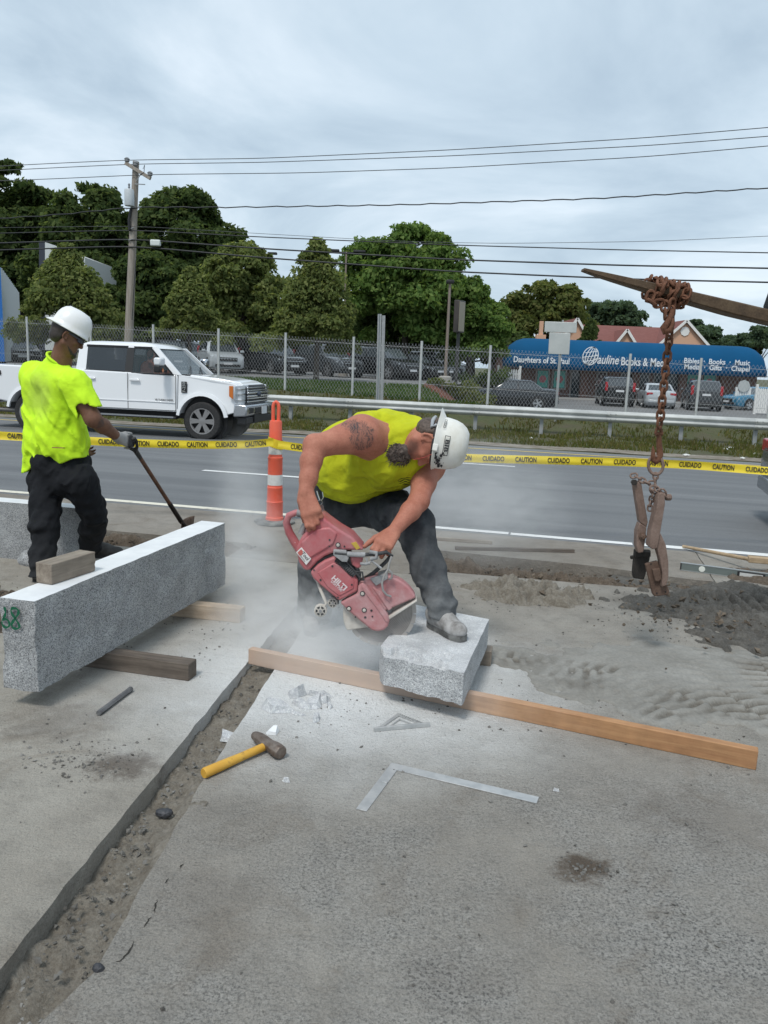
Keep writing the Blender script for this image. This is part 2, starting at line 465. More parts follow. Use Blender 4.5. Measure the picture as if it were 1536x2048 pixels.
# --- road
r = NT('road_asphalt')
vs = r.node('ShaderNodeVectorRotate', rotation_type='Z_AXIS'); vs.inputs['Angle'].default_value = TH
r.L(r.tc.outputs['Object'], vs.inputs['Vector'])
mpn = r.node('ShaderNodeMapping'); mpn.inputs['Scale'].default_value = (0.06, 1.3, 1); r.L(vs.outputs[0], mpn.inputs[0])
streak = r.noise(1.6, 5, src=mpn.outputs[0])
base = r.ramp(streak, [(0.3, (0.128, 0.134, 0.140)), (0.7, (0.190, 0.196, 0.200))])
spk = r.ramp(r.noise(160, 3), [(0.35, 0.72), (0.65, 1.18)])
r.done(r.mix(1.0, base, spk, 'MULTIPLY'), rough=0.85, nrm=r.bump(r.noise(220, 3), 0.004))
def st_sheet(name, s0, s1, t0, t1, zf, m, ns=2, ntt=2, kind='structure', parent=None):
    a, b = np.meshgrid(np.linspace(s0, s1, ns), np.linspace(t0, t1, ntt), indexing='ij')
    P = a[..., None] * RU + b[..., None] * RV
    o = link(name, grid_mesh(name, P[..., 0], P[..., 1], zf(a, b)), m, parent)
    if kind and parent is None: tag(o, kind=kind)
    return o
road = st_sheet('road', -300, 300, 7.452, 19.05, lambda s, t: roadz(t), r.m, 2, 6)
# shoulder of pale sand beyond the road
sh = NT('shoulder_sand')
sh.done(sh.ramp(sh.noise(3.5, 7), [(0.35, (0.16, 0.13, 0.095)), (0.6, (0.27, 0.24, 0.20)), (0.75, (0.33, 0.31, 0.27))]), rough=0.95, nrm=sh.bump(sh.noise(30, 5), 0.03))
st_sheet('road_shoulder', -300, 300, 19.05, 19.75, lambda s, t: -0.262 + 0.02 * (t - 19.05) + 0.012 * np.sin(s * 1.7), sh.m, 400, 4)
paint_w = mat('paint_white_worn', (0.72, 0.72, 0.70), 0.7, col2=(0.38, 0.38, 0.37), vscale=9, thr=(0.58, 0.74), bump=0.2, bscale=150)
paint_c = mat('paint_cream_worn', (0.70, 0.66, 0.55), 0.7, col2=(0.36, 0.34, 0.29), vscale=7, thr=(0.55, 0.72))
paint_y = mat('paint_yellow_worn', (0.62, 0.46, 0.12), 0.7, col2=(0.32, 0.26, 0.13), vscale=8, thr=(0.56, 0.72))
def road_mark(s0, s1, t0, t1, m, n=2):
    st_sheet('road_marking', s0, s1, t0, t1, lambda s, t: roadz(t) + 0.004, m, n, 2, None, road)
road_mark(-40, -1.9, 7.53, 7.66, paint_c, 2); road_mark(-1.6, -0.52, 7.53, 7.65, paint_w); road_mark(-0.5, 0.62, 7.52, 7.64, paint_w); road_mark(0.66, 40, 7.52, 7.66, paint_w)
road_mark(-60, 60, 18.02, 18.16, paint_y)
for k in range(-6, 6): road_mark(-5.2 + k * 12.2, -2.15 + k * 12.2, 10.62, 10.75, paint_w)
for k in range(-6, 6): road_mark(-3.1 + k * 12.2 - 0.9, -0.05 + k * 12.2 - 0.9, 14.3, 14.43, paint_w)

# --- pale pavement the men work on
DUST = at(690, 1350)
def slab_mat(name, base_a, base_b, agg):
    k = NT(name)
    big = k.ramp(k.noise(0.9, 6, 0.6), [(0.32, base_a), (0.68, base_b)])
    mid = k.ramp(k.noise(5, 8, 0.75), [(0.28, 0.70), (0.5, 1.0), (0.74, 1.14)])
    col = k.mix(1.0, big, mid, 'MULTIPLY')
    # exposed aggregate where the top skin has worn off
    vor = k.node('ShaderNodeTexVoronoi', feature='F1'); vor.inputs['Scale'].default_value = 85; k.L(k.tc.outputs['Object'], vor.inputs['Vector'])
    spk = k.mix(k.ramp(k.noise(95, 5, 0.8), [(0.43, 0.0), (0.50, 1.0)]), (0.080, 0.079, 0.077), k.ramp(k.noise(28, 5, 0.7), [(0.3, (0.235, 0.225, 0.205)), (0.7, (0.39, 0.375, 0.345))]))
    patch = k.smooth(k.dist((1.0, 1.5, 0), (0.50, 0.62, 0)), 0.55, 1.30)
    pn = k.math('MULTIPLY', patch, k.ramp(k.noise(1.6, 6, 0.65), [(0.38, 0.05), (0.60, 0.95)]))
    if agg: col = k.mix(k.math('MULTIPLY', pn, agg), col, spk)
    # brown dirt stains
    st_ = k.ramp(k.noise(2.1, 7, 0.68, dist=0.8), [(0.54, 0.0), (0.72, 0.60)])
    col = k.mix(st_, col, (0.15, 0.115, 0.08))
    # soil trodden in at a few spots
    for (px, py, r_, w_) in ((245, 1530, 0.15, 0.8), (1165, 1735, 0.10, 0.95), (1010, 1415, 0.13, 0.55), (420, 1790, 0.20, 0.22), (1420, 1640, 0.30, 0.3), (900, 1960, 0.16, 0.2), (120, 1440, 0.25, 0.4)):
        dd = k.math('ADD', k.dist(tuple(at(px, py)), (0.8, 1.0, 0)), k.math('MULTIPLY', k.math('SUBTRACT', k.noise(11, 8, 0.8), 0.5), r_ * 2.6))
        col = k.mix(k.math('MULTIPLY', k.smooth(dd, r_ * 0.25, r_), w_), col, (0.085, 0.062, 0.043))
    # pale stone dust round the cut
    d = k.dist(tuple(DUST), (1.0, 1.15, 0)); dn = k.math('ADD', d, k.math('MULTIPLY', k.noise(3.2, 6, 0.65), 0.75))
    col = k.mix(k.math('MULTIPLY', k.smooth(dn, 0.55, 1.95), 0.94), col, (0.76, 0.77, 0.765))
    fine = k.ramp(k.noise(170, 4, 0.8), [(0.34, 0.74), (0.5, 1.0), (0.66, 1.18)])
    col = k.mix(1.0, col, fine, 'MULTIPLY')
    # dark tiny pits
    pit = k.ramp(k.noise(33, 6, 0.75), [(0.60, 1.0), (0.70, 0.66)])
    col = k.mix(1.0, col, pit, 'MULTIPLY')
    n1 = k.bump(k.noise(9, 7, 0.7), 0.030, 0.7); n2 = k.bump(k.noise(70, 6, 0.7), 0.012, 0.9, n1); n3 = k.bump(vor.outputs['Distance'], 0.004, 0.55 if agg else 0.15, n2)
    return k.done(col, 0.92, n3)
m_slabL = slab_mat('pavement_concrete', (0.265, 0.238, 0.200), (0.375, 0.350, 0.305), 0.0)
m_slabR = slab_mat('pavement_worn', (0.228, 0.205, 0.174), (0.345, 0.322, 0.284), 0.9)
m_strip = slab_mat('pavement_strip', (0.20, 0.175, 0.145), (0.30, 0.275, 0.24), 0.0)
def slab(name, poly, m, depth=0.24, z=0.0):
    """poly of (X, Y); edges cut up and nudged so that the sawn edge is not dead straight"""
    pts = []
    for i, p in enumerate(poly):
        q = poly[(i + 1) % len(poly)]; L = math.dist(p, q); n = max(1, min(60, int(L / 0.05))) if (L < 4 and abs(p[0]) < 4) else 1
        for k in range(n):
            f = k / n; pts.append((p[0] + (q[0] - p[0]) * f, p[1] + (q[1] - p[1]) * f, n > 1 and k > 0))
    P = []
    for x, y, j in pts:
        if j:
            a = fbm(np.array([x * 9, y * 9, 3.3])) - 0.47; b = fbm(np.array([x * 9 + 30, y * 9, 9.3])) - 0.47; x += a * 0.022; y += b * 0.022
        P.append((x, y))
    mb = MB().prism(P, lambda a, b: (a, b, z), lambda a, b: (a, b, z - depth))
    o = mb.build(name, m, bevel=None); tag(o, kind='structure'); return o
def sxy(s, t): p = st(s, t); return (p[0], p[1])
L_EDGE = [(-1.45, -4), (-0.93, 1.79), (-0.89, 2.18), (-0.83, 2.68), (-0.74, 3.46), (-0.62, 4.42), (-0.50, 5.3)]
R_EDGE = [(-1.28, -4), (-0.79, 1.55), (-0.69, 1.79), (-0.67, 2.21), (-0.635, 2.75), (-0.53, 3.82), (-0.40, 4.9)]
slab('pavement_slab', [(-16, -4)] + L_EDGE + [sxy(-1.80, 5.74), sxy(-2.6, 5.74), sxy(-16, 5.74)], m_slabL)
slab('pavement_slab', R_EDGE + [sxy(-1.66, 5.74), sxy(-1.1, 5.745), sxy(-1.05, 5.90), sxy(0.2, 5.97), sxy(1.16, 6.02), sxy(1.16, 6.42), sxy(1.16, 7.45), sxy(16, 7.45), (16, -4)], m_slabR)
slab('pavement_strip', [sxy(-16, 6.22), sxy(-2.62, 6.24), sxy(-2.58, 5.752), sxy(-1.12, 5.752), sxy(-1.08, 6.62), sxy(0.22, 6.56), sxy(1.02, 6.40), sxy(1.152, 6.40), sxy(1.152, 7.45), sxy(-16, 7.45)], m_strip)

# --- soil in the cut joint and in the kerb trenches
def soil_mat(name, a, b, c):
    k = NT(name)
    col = k.ramp(k.noise(16, 7, 0.68), [(0.28, a), (0.5, b), (0.74, c)])
    return k.done(k.mix(0.35, col, k.ramp(k.noise(90, 3), [(0.35, a), (0.7, c)])), 0.97, k.bump(k.noise(60, 6, 0.7), 0.016, 1.0))
m_grit = soil_mat('grit_soil', (0.115, 0.095, 0.072), (0.215, 0.19, 0.152), (0.33, 0.305, 0.262))
m_dig = soil_mat('dug_soil', (0.055, 0.04, 0.028), (0.12, 0.09, 0.065), (0.22, 0.18, 0.14))
m_mud = soil_mat('grey_mud', (0.055, 0.05, 0.043), (0.105, 0.097, 0.085), (0.19, 0.18, 0.16))
ys = np.linspace(1.2, 5.9, 330); xs = np.linspace(-0.16, 0.16, 26)
YY, XX = np.meshgrid(ys, xs, indexing='ij')
cx = (np.interp(YY, [p[1] for p in L_EDGE], [p[0] for p in L_EDGE]) + np.interp(YY, [p[1] for p in R_EDGE], [p[0] for p in R_EDGE])) / 2
XW = cx + XX
Q = np.stack([XW, YY, XW * 0], -1)
ZZ = -0.064 + 0.05 * (fbm(Q * 14) - 0.47) + 0.075 * (fbm(Q * 3.1 + 5) - 0.47) + 0.02 * (vnoise(Q * 60) - 0.5) + 0.03 * sstep(0.02, 0.1, XX)
o = link('joint_soil', grid_mesh('joint_soil', XW, YY, ZZ), m_grit); tag(o, kind='structure')
for (s0, s1, t0, t1, zb, mm) in ((-9.0, -2.5, 5.65, 6.35, -0.16, m_dig), (-1.2, 1.3, 5.72, 6.7, -0.15, m_dig)):
    a, b = np.meshgrid(np.arange(s0, s1, 0.016), np.arange(t0, t1, 0.016), indexing='ij')
    Q = np.stack([a, b, a * 0], -1)
    heap = 0.15 * np.exp(-((b - (t0 + 0.42)) / 0.14) ** 2) * (0.3 + 1.4 * fbm(Q * 2.2 + 9))
    z = zb + heap + 0.10 * (fbm(Q * 9) - 0.47) + 0.055 * (vnoise(Q * 26) - 0.5) + 0.03 * (vnoise(Q * 55) - 0.5)
    P = a[..., None] * RU + b[..., None] * RV
    o = link('trench_soil', grid_mesh('trench_soil', P[..., 0], P[..., 1], z), mm); tag(o, kind='structure')

# --- loose earth lying on the pavement; every heap dips under the slab at its rim
def earth(name, c, rx, ry, rot, h, m, res=0.016, rough=0.05, extra=None, seed=0.0, lump=1.0, mud_shade_fn=None):
    a, b = np.meshgrid(np.arange(-rx, rx, res), np.arange(-ry, ry, res), indexing='ij')
    ca, sa = math.cos(rot), math.sin(rot); X = c[0] + a * ca - b * sa; Y = c[1] + a * sa + b * ca
    Q = np.stack([X, Y, X * 0 + seed], -1)
    rad = np.sqrt((a / rx) ** 2 + (b / ry) ** 2) + 0.80 * (fbm(Q * 3.1) - 0.47) + 0.5 * (fbm(Q * 11) - 0.47)
    z = h * (1 - sstep(0.25, 1.0, rad)) * (0.55 + 0.9 * fbm(Q * 4 + 3)) + rough * (fbm(Q * 13) - 0.47) * (1 - sstep(0.6, 1.0, rad)) + 0.5 * rough * lump * (vnoise(Q * 38) - 0.45) * (1 - sstep(0.6, 1.0, rad))
    if extra is not None: z = z + extra(X, Y) * (1 - sstep(0.35, 0.75, rad))
    z = z + 0.002 - 0.05 * sstep(0.75, 1.0, rad)
    o = link(name, grid_mesh(name, X, Y, z), m); tag(o, kind='structure')
    if mud_shade_fn is not None:
        mv = np.clip(mud_shade_fn(X, Y) * (1 - sstep(0.45, 0.85, rad)), 0, 1).ravel().astype(np.float32); o.data.attributes.new('mud', 'FLOAT', 'POINT').data.foreach_set('value', mv)
    return o
def tread(cxy, r0, w, pitch, amp):
    """curved tyre print: ridges across a ring-shaped wheel path"""
    def f(X, Y):
        dx, dy = X - cxy[0], Y - cxy[1]; r = np.hypot(dx, dy); a = np.arctan2(dy, dx)
        band = np.exp(-((r - r0) / w) ** 4); side = np.sign(r - r0)
        ph = a * r0 / pitch * 2 * PI + side * 1.6 + 9 * np.abs(r - r0)
        return band * amp * (np.tanh(2.2 * np.sin(ph)) * 0.5 - 0.3)
    return f
_t1 = tread((2.6, 2.4), 2.75, 0.17, 0.085, 0.05); _t2 = tread((3.1, 2.2), 2.55, 0.17, 0.085, 0.045); _t3 = tread((2.4, 1.9), 3.45, 0.16, 0.085, 0.045)
earth('mud_bank', (2.80, 4.95), 1.35, 0.98, -0.35, 0.075, m_mud, 0.012, 0.06, lambda X, Y: _t1(X, Y) + _t2(X, Y) + _t3(X, Y), 1.0)
earth('soil_heap', at(1040, 1186)[:2], 0.60, 0.34, -0.2, 0.050, m_grit, 0.011, 0.09, None, 2.0, 1.6)
earth('soil_heap', (-2.9, 4.55), 1.05, 0.66, 0.0, 0.07, m_dig, 0.016, 0.05, None, 5.0)
earth('soil_heap', (3.2, 6.1), 0.75, 0.30, -0.23, 0.05, m_dig, 0.016, 0.05, None, 6.0)
# thin film of dust pressed into tyre prints; hollows coloured darker as shade
def film_mat(name, a, b):
    k = NT(name); col = k.ramp(k.noise(3.2, 6), [(0.3, a), (0.7, b)])
    at_ = k.node('ShaderNodeAttribute', attribute_name='mud'); col = k.mix(at_.outputs['Fac'], col, k.ramp(k.noise(40, 5), [(0.3, (0.085, 0.075, 0.06)), (0.7, (0.15, 0.135, 0.112))]))  # mixes in tread shade and mud patches as one dark colour
    return k.done(k.mix(1.0, col, k.ramp(k.noise(60, 4), [(0.3, 0.85), (0.7, 1.1)]), 'MULTIPLY'), 0.93, k.bump(k.noise(60, 5), 0.006))
m_film = film_mat('dust_film', (0.20, 0.19, 0.168), (0.29, 0.28, 0.255))
_u1 = tread((0.62, 3.05), 0.86, 0.15, 0.075, 0.030); _u2 = tread((0.55, 2.9), 1.22, 0.12, 0.075, 0.026); _u3 = tread((2.9, 3.9), 0.85, 0.15, 0.08, 0.03)
_u4 = tread((2.9, 3.9), 1.2, 0.13, 0.08, 0.026)
def _film(X, Y):
    q = np.stack([X, Y, X * 0], -1) * 1.9
    return (_u1(X, Y) + _u2(X, Y) + _u3(X, Y) + _u4(X, Y)) * (0.25 + 1.1 * sstep(0.36, 0.60, fbm(q)))
def _mud_shade_col(X, Y):
    q = np.stack([X, Y, X * 0], -1); return sstep(-0.002, -0.020, _film(X, Y)) * 0.85 + 0.55 * sstep(0.52, 0.66, fbm(q * 3.1 + 4))  # shade of the tread hollows painted in, plus random mud patches
earth('dust_film', (1.75, 3.85), 1.45, 0.72, -0.25, 0.024, m_film, 0.009, 0.006, _film, 3.0, 0.3, _mud_shade_col)

# --- loose stones: too many to count
def pebble_verts(n=1):
    a = np.array([[1, 0, 0], [-1, 0, 0], [0, 1, 0], [0, -1, 0], [0, 0, 1], [0, 0, -1]], float)
    f = np.array([[0, 2, 4], [2, 1, 4], [1, 3, 4], [3, 0, 4], [2, 0, 5], [1, 2, 5], [3, 1, 5], [0, 3, 5]])
    return a, f
def scatter(name, pts, r0, r1, m, seed=0):
    rg = np.random.default_rng(seed); a, f = pebble_verts(); V = []; F = []
    for i, p in enumerate(pts):
        r = r0 + (r1 - r0) * rg.random() ** 2.5
        v = a * (r * (0.6 + 0.7 * rg.random((6, 1)))) * np.array([1, 1, 0.65]); an = rg.random() * 6.28
        R = np.array(Euler((rg.random() * 0.8, rg.random() * 0.8, an)).to_matrix()); v = v @ R.T + np.array(p) + [0, 0, r * 0.25]
        F += (f + 6 * i).tolist(); V += v.tolist()
    me = bpy.data.meshes.new(name); me.from_pydata(V, [], F); me.update()
    o = link(name, me, m); tag(o, kind='stuff'); return o
m_peb = mat('loose_stone', (0.085, 0.078, 0.068), 0.9, col2=(0.27, 0.26, 0.24), vscale=5, thr=(0.4, 0.7))
pts = []
for _ in range(900):                                                 # in the joint
    y = random.uniform(1.3, 5.5); x0 = np.interp(y, [p[1] for p in L_EDGE], [p[0] for p in L_EDGE]); x1 = np.interp(y, [p[1] for p in R_EDGE], [p[0] for p in R_EDGE])
    pts.append((random.uniform(x0 + 0.02, x1 - 0.005), y, -0.054 + random.uniform(-0.01, 0.02)))
scatter('loose_gravel', pts, 0.002, 0.012, m_peb, 1)
pts = []
for _ in range(900):                                                 # on the slabs
    x, y = random.uniform(-2.6, 2.6), random.uniform(1.3, 5.6)
    if -1.02 + 0.09 * (y - 1.8) < x < -0.55 + 0.07 * (y - 1.8): continue
    pts.append((x, y, 0.0))
for cxy, sp, n in (((-1.12, 2.86), 0.10, 260), (at(1170, 1740), 0.045, 90), (at(850, 1830), 0.10, 40), (at(1385, 1850), 0.05, 30), (at(1045, 1190), 0.28, 320), (at(1330, 1230), 0.25, 200), (at(1450, 1300), 0.3, 260), (at(1430, 1440), 0.22, 90), (at(1160, 1400), 0.25, 80), (at(640, 1420), 0.25, 90), (at(500, 1250), 0.4, 120), (at(430, 1290), 0.3, 80), (at(960, 1420), 0.25, 60)):
    for _ in range(n):
        x, y = random.gauss(cxy[0], sp), random.gauss(cxy[1], sp * 0.8)
        if -1.02 + 0.09 * (y - 1.8) < x < -0.50 + 0.07 * (y - 1.8): continue
        pts.append((x, y, 0.0))
scatter('loose_gravel', pts, 0.002, 0.010, m_peb, 2)
m_clod = mat('earth_clod', (0.06, 0.045, 0.032), 0.95, col2=(0.17, 0.135, 0.10), vscale=9, bump=0.5, bscale=60)
pts = []
for _ in range(700): 
    p = st(random.uniform(-4.6, -2.6), random.gauss(6.0, 0.12)); pts.append((p[0], p[1], -0.07 + random.uniform(-0.04, 0.05)))
for _ in range(1100):
    p = st(random.uniform(-1.1, 1.15), random.gauss(6.12, 0.13)); pts.append((p[0], p[1], -0.06 + random.uniform(-0.05, 0.05)))
for _ in range(300): pts.append((random.gauss(-2.8, 0.45), random.gauss(4.6, 0.25), 0.05))
for _ in range(320): pts.append((random.gauss(2.5, 0.5), random.gauss(4.9, 0.35), 0.05))
scatter('earth_clods', pts, 0.006, 0.030, m_clod, 3)

# --- dark lumps of asphalt by the joint, countable
def rock_mesh(name, sx, sy, sz, seed, sub=2, amp=0.35):
    bm = bmesh.new(); bmesh.ops.create_icosphere(bm, subdivisions=sub, radius=1.0)
    for v in bm.verts:
        n = fbm(np.array(v.co) * 1.6 + seed * 7.7); s_ = 1 - amp + 2 * amp * n
        v.co = Vector((v.co.x * sx * s_, v.co.y * sy * s_, max(-0.55, v.co.z) * sz * s_))
    me = bpy.data.meshes.new(name); bm.to_mesh(me); bm.free(); return me
m_tar = mat('asphalt_lump', (0.022, 0.024, 0.03), 0.55, col2=(0.06, 0.06, 0.066), vscale=30, bump=0.7, bscale=90)
for (px, py, sx, sy, sz, z, lab) in ((328, 1632, 0.032, 0.022, 0.02, -0.045, 'black shiny asphalt lump lying in the middle of the cut joint'), (197, 1942, 0.016, 0.013, 0.014, -0.004, 'small black asphalt lump at the broken corner of the pavement edge')):
    p = at(px, py, z); o = link('asphalt_lump', rock_mesh('asphalt_lump', sx, sy, sz, px), m_tar); o.location = (p[0], p[1], z + 0.5 * sz); tag(o, lab, 'asphalt lump')
# crack in the pavement: flat dark strips laid along a broken line, coloured as shadowed grit
nrm0 = lambda v: v / np.linalg.norm(v)
crk = [(580, 1928), (640, 1905), (668, 1880), (692, 1842), (740, 1790), (762, 1758), (788, 1735), (795, 1700), (815, 1680), (848, 1635)]
crk = [(p[0] / 2.56, 1400 + (p[1] - 1400) * 1.0) for p in crk]
crk = [(228, 1928), (247, 1918), (262, 1897), (268, 1882)], [(288, 1857), (297, 1840), (303, 1835)], [(308, 1826), (310, 1812), (316, 1800)], [(331, 1768), (337, 1757)], [(360, 1737), (367, 1728)]
m_crk = mat('crack_shadow_grit', (0.03, 0.027, 0.022), 1.0)
mb = MB(); rk = random.Random(4)
for seg in crk:
    pp_ = []
    for a, b in zip(seg[:-1], seg[1:]):
        for f in np.linspace(0, 1, 6)[:-1]: pp_.append((a[0] + (b[0] - a[0]) * f + rk.uniform(-1.6, 1.6), a[1] + (b[1] - a[1]) * f + rk.uniform(-1.6, 1.6)))
    pp_.append(seg[-1]); P3 = [at(*q) for q in pp_]; m_ = len(P3)
    ww = [0.0003 + 0.0024 * math.sin(PI * i / (m_ - 1)) * rk.uniform(0.4, 1.3) for i in range(m_)]
    for i in range(m_ - 1):
        d = nrm0(P3[i + 1] - P3[i]); n = np.array([-d[1], d[0], 0]); k = np.array([0, 0, 0.0015]); mb.quad(P3[i] - n * ww[i] + k, P3[i + 1] - n * ww[i + 1] + k, P3[i + 1] + n * ww[i + 1] + k, P3[i] + n * ww[i] + k)
o = mb.build('pavement_crack', m_crk); tag(o, kind='structure')

# --- car parks
lot = NT('lot_asphalt'); lot.done(lot.ramp(lot.noise(0.5, 6), [(0.3, (0.13, 0.13, 0.128)), (0.7, (0.19, 0.185, 0.18))]), rough=0.9, nrm=lot.bump(lot.noise(60, 3), 0.01))
st_sheet('parking_lot', -48, -5.4, 30.9, 60, lambda s, t: 0.75 + 0 * s, lot.m, 2, 2)
st_sheet('parking_lot', -3.4, 40, 30.6, 75, lambda s, t: -0.42 + 0 * s, lot.m, 2, 2)
mul = NT('red_mulch'); mul.done(mul.ramp(mul.noise(9, 6), [(0.3, (0.10, 0.035, 0.022)), (0.7, (0.20, 0.085, 0.055))]), rough=0.95, nrm=mul.bump(mul.noise(40, 5), 0.04))
a, b = np.meshgrid(np.linspace(-6.4, -2.2, 40), np.linspace(28.6, 34, 30), indexing='ij')
P = a[..., None] * RU + b[..., None] * RV
rad = np.hypot((a + 4.4) / 1.7, (b - 30.9) / 2.4)
o = link('mulch_bed', grid_mesh('mulch_bed', P[..., 0], P[..., 1], ground_z(a, b) + 0.16 - 0.5 * sstep(0.7, 1.0, rad)), mul.m); tag(o, kind='structure')
# ================================================================== PEOPLE
def nrm(v): v = np.array(v, float); return v / np.linalg.norm(v)
def skin_mat(name, a, b, tat=None, stub=None):
    k = NT(name)
    col = k.ramp(k.noise(12, 6, 0.7), [(0.32, a), (0.68, b)])
    col = k.mix(1.0, col, k.ramp(k.noise(110, 4), [(0.3, 0.90), (0.7, 1.07)]), 'MULTIPLY')
    for (c, r) in (tat or []):
        inside = k.smooth(k.math('ADD', k.dist(tuple(c)), k.math('MULTIPLY', k.noise(30, 4, 0.7), 0.07)), r * 1.30, r * 1.50)
        wv = k.node('ShaderNodeTexWave', wave_type='BANDS'); wv.inputs['Scale'].default_value = 20; wv.inputs['Distortion'].default_value = 14; wv.inputs['Detail'].default_value = 3
        wv.inputs['Detail Scale'].default_value = 1.6
        k.L(k.tc.outputs['Object'], wv.inputs['Vector'])
        ink = k.math('MULTIPLY', k.ramp(wv.outputs['Fac'], [(0.15, 0.80), (0.38, 0.52), (0.7, 0.36)]), k.ramp(k.noise(22, 5, 0.7), [(0.3, 0.55), (0.7, 1.15)]))
        col = k.mix(k.math('MULTIPLY', inside, ink), col, (0.035, 0.04, 0.045))
    k.p.inputs['Subsurface Weight'].default_value = 0.0
    for (c, r) in (stub or []):
        col = k.mix(k.math('MULTIPLY', k.smooth(k.math('ADD', k.dist(tuple(c)), k.math('MULTIPLY', k.noise(60, 4, 0.7), 0.03)), r * 0.6, r * 1.35), 0.62), col, (0.06, 0.042, 0.036))
    k.p.inputs['Specular IOR Level'].default_value = 0.3
    return k.done(col, 0.6, k.bump(k.noise(42, 5, 0.65), 0.003, 0.6, k.bump(k.noise(260, 3), 0.0012, 0.6)))
def cloth_mat(name, a, b, dust=None, rough=0.85, scale=6, weave=900, folds=0.010, print_=None):
    """dust: list of (z0, z1, strength, colour): settled stone dust fading upward from z0 to z1"""
    k = NT(name)
    col = k.ramp(k.noise(scale, 6, 0.65), [(0.3, a), (0.7, b)])
    for (z0, z1, s_, dc) in (dust or []):
        sp = k.node('ShaderNodeSeparateXYZ'); k.L(k.tc.outputs['Object'], sp.inputs[0])
        zz = k.math('ADD', sp.outputs['Z'], k.math('MULTIPLY', k.math('SUBTRACT', k.noise(7, 6, 0.7), 0.5), (z1 - z0) * 1.1))
        col = k.mix(k.math('MULTIPLY', k.smooth(zz, z0, z1), s_), col, dc)
    if print_ is not None:                                           # small dark printed emblem
        wv = k.node('ShaderNodeTexWave', wave_type='RINGS'); wv.inputs['Scale'].default_value = 24; wv.inputs['Distortion'].default_value = 9; k.L(k.tc.outputs['Object'], wv.inputs['Vector'])
        col = k.mix(k.math('MULTIPLY', k.smooth(k.dist(tuple(print_[0]), (0.8, 0.25, 1.7)), print_[1] * 0.92, print_[1]), k.ramp(wv.outputs['Fac'], [(0.42, 0.9), (0.5, 0.0)])), col, (0.03, 0.03, 0.012))
    n1 = k.bump(k.noise(11, 4, 0.55, dist=0.6), folds, 0.8); n2 = k.bump(k.noise(weave, 2), 0.0006, 0.5, n1)
    k.p.inputs['Specular IOR Level'].default_value = 0.25
    return k.done(col, rough, n2)

def hand(F, wrist, kd, across, pn, bends, sc=1.0, thumb=(0.35, 0.75, -0.45), spread=0.02, thumb2=None, k=0.008):
    """palm, four unequal bent fingers and a thumb leaving the side of the palm.
    kd: wrist->knuckles, across: index->little finger, pn: way the palm faces"""
    kd, across = nrm(kd), nrm(np.array(across) - np.dot(across, nrm(kd)) * nrm(kd)); pn = nrm(np.array(pn) - np.dot(pn, kd) * kd - np.dot(pn, across) * across)
    w = np.array(wrist, float)
    for o_, r in ((-0.030, 0.0165), (-0.010, 0.0175), (0.010, 0.017), (0.029, 0.0155)):
        F.cap(w + across * o_ * 0.6 * sc + kd * 0.008, w + (kd * 0.085 + across * o_) * sc, r * sc * 1.05, r * sc * 0.92, 0.016)
    L = ((0.043, 0.027, 0.021), (0.047, 0.030, 0.022), (0.044, 0.028, 0.022), (0.035, 0.022, 0.019))
    for i, o_ in enumerate((-0.031, -0.0105, 0.0105, 0.030)):
        p = w + (kd * (0.083 + (0.004, 0.008, 0.004, -0.004)[i]) + across * o_) * sc; a = 0; b = bends[i] if isinstance(bends[0], (list, tuple)) else bends
        r = (0.0102, 0.0105, 0.0100, 0.0088)[i] * sc
        for j in range(3):
            a += math.radians(b[j] + (i - 1.5) * 3); d = kd * math.cos(a) + pn * math.sin(a) + across * spread * (i - 1.5)
            q = p + nrm(d) * L[i][j] * sc
            F.cap(p, q, r, r * 0.90, k if j else 0.010); p = q; r *= 0.90
    t0 = w + (kd * 0.022 - across * 0.026 + pn * 0.008) * sc
    d1 = nrm(kd * thumb[0] + pn * thumb[1] + across * thumb[2]); t1 = t0 + d1 * 0.045 * sc
    d2 = nrm(d1 * 0.7 + kd * 0.5 + pn * 0.1) if thumb2 is None else nrm(kd * thumb2[0] + pn * thumb2[1] + across * thumb2[2]); t2 = t1 + d2 * 0.035 * sc
    d3 = nrm(d2 + kd * 0.25); t3 = t2 + d3 * 0.027 * sc
    F.cap(t0, t1, 0.019 * sc, 0.0135 * sc, 0.014); F.cap(t1, t2, 0.0135 * sc, 0.0115 * sc, 0.006); F.cap(t2, t3, 0.0115 * sc, 0.0095 * sc, 0.006)

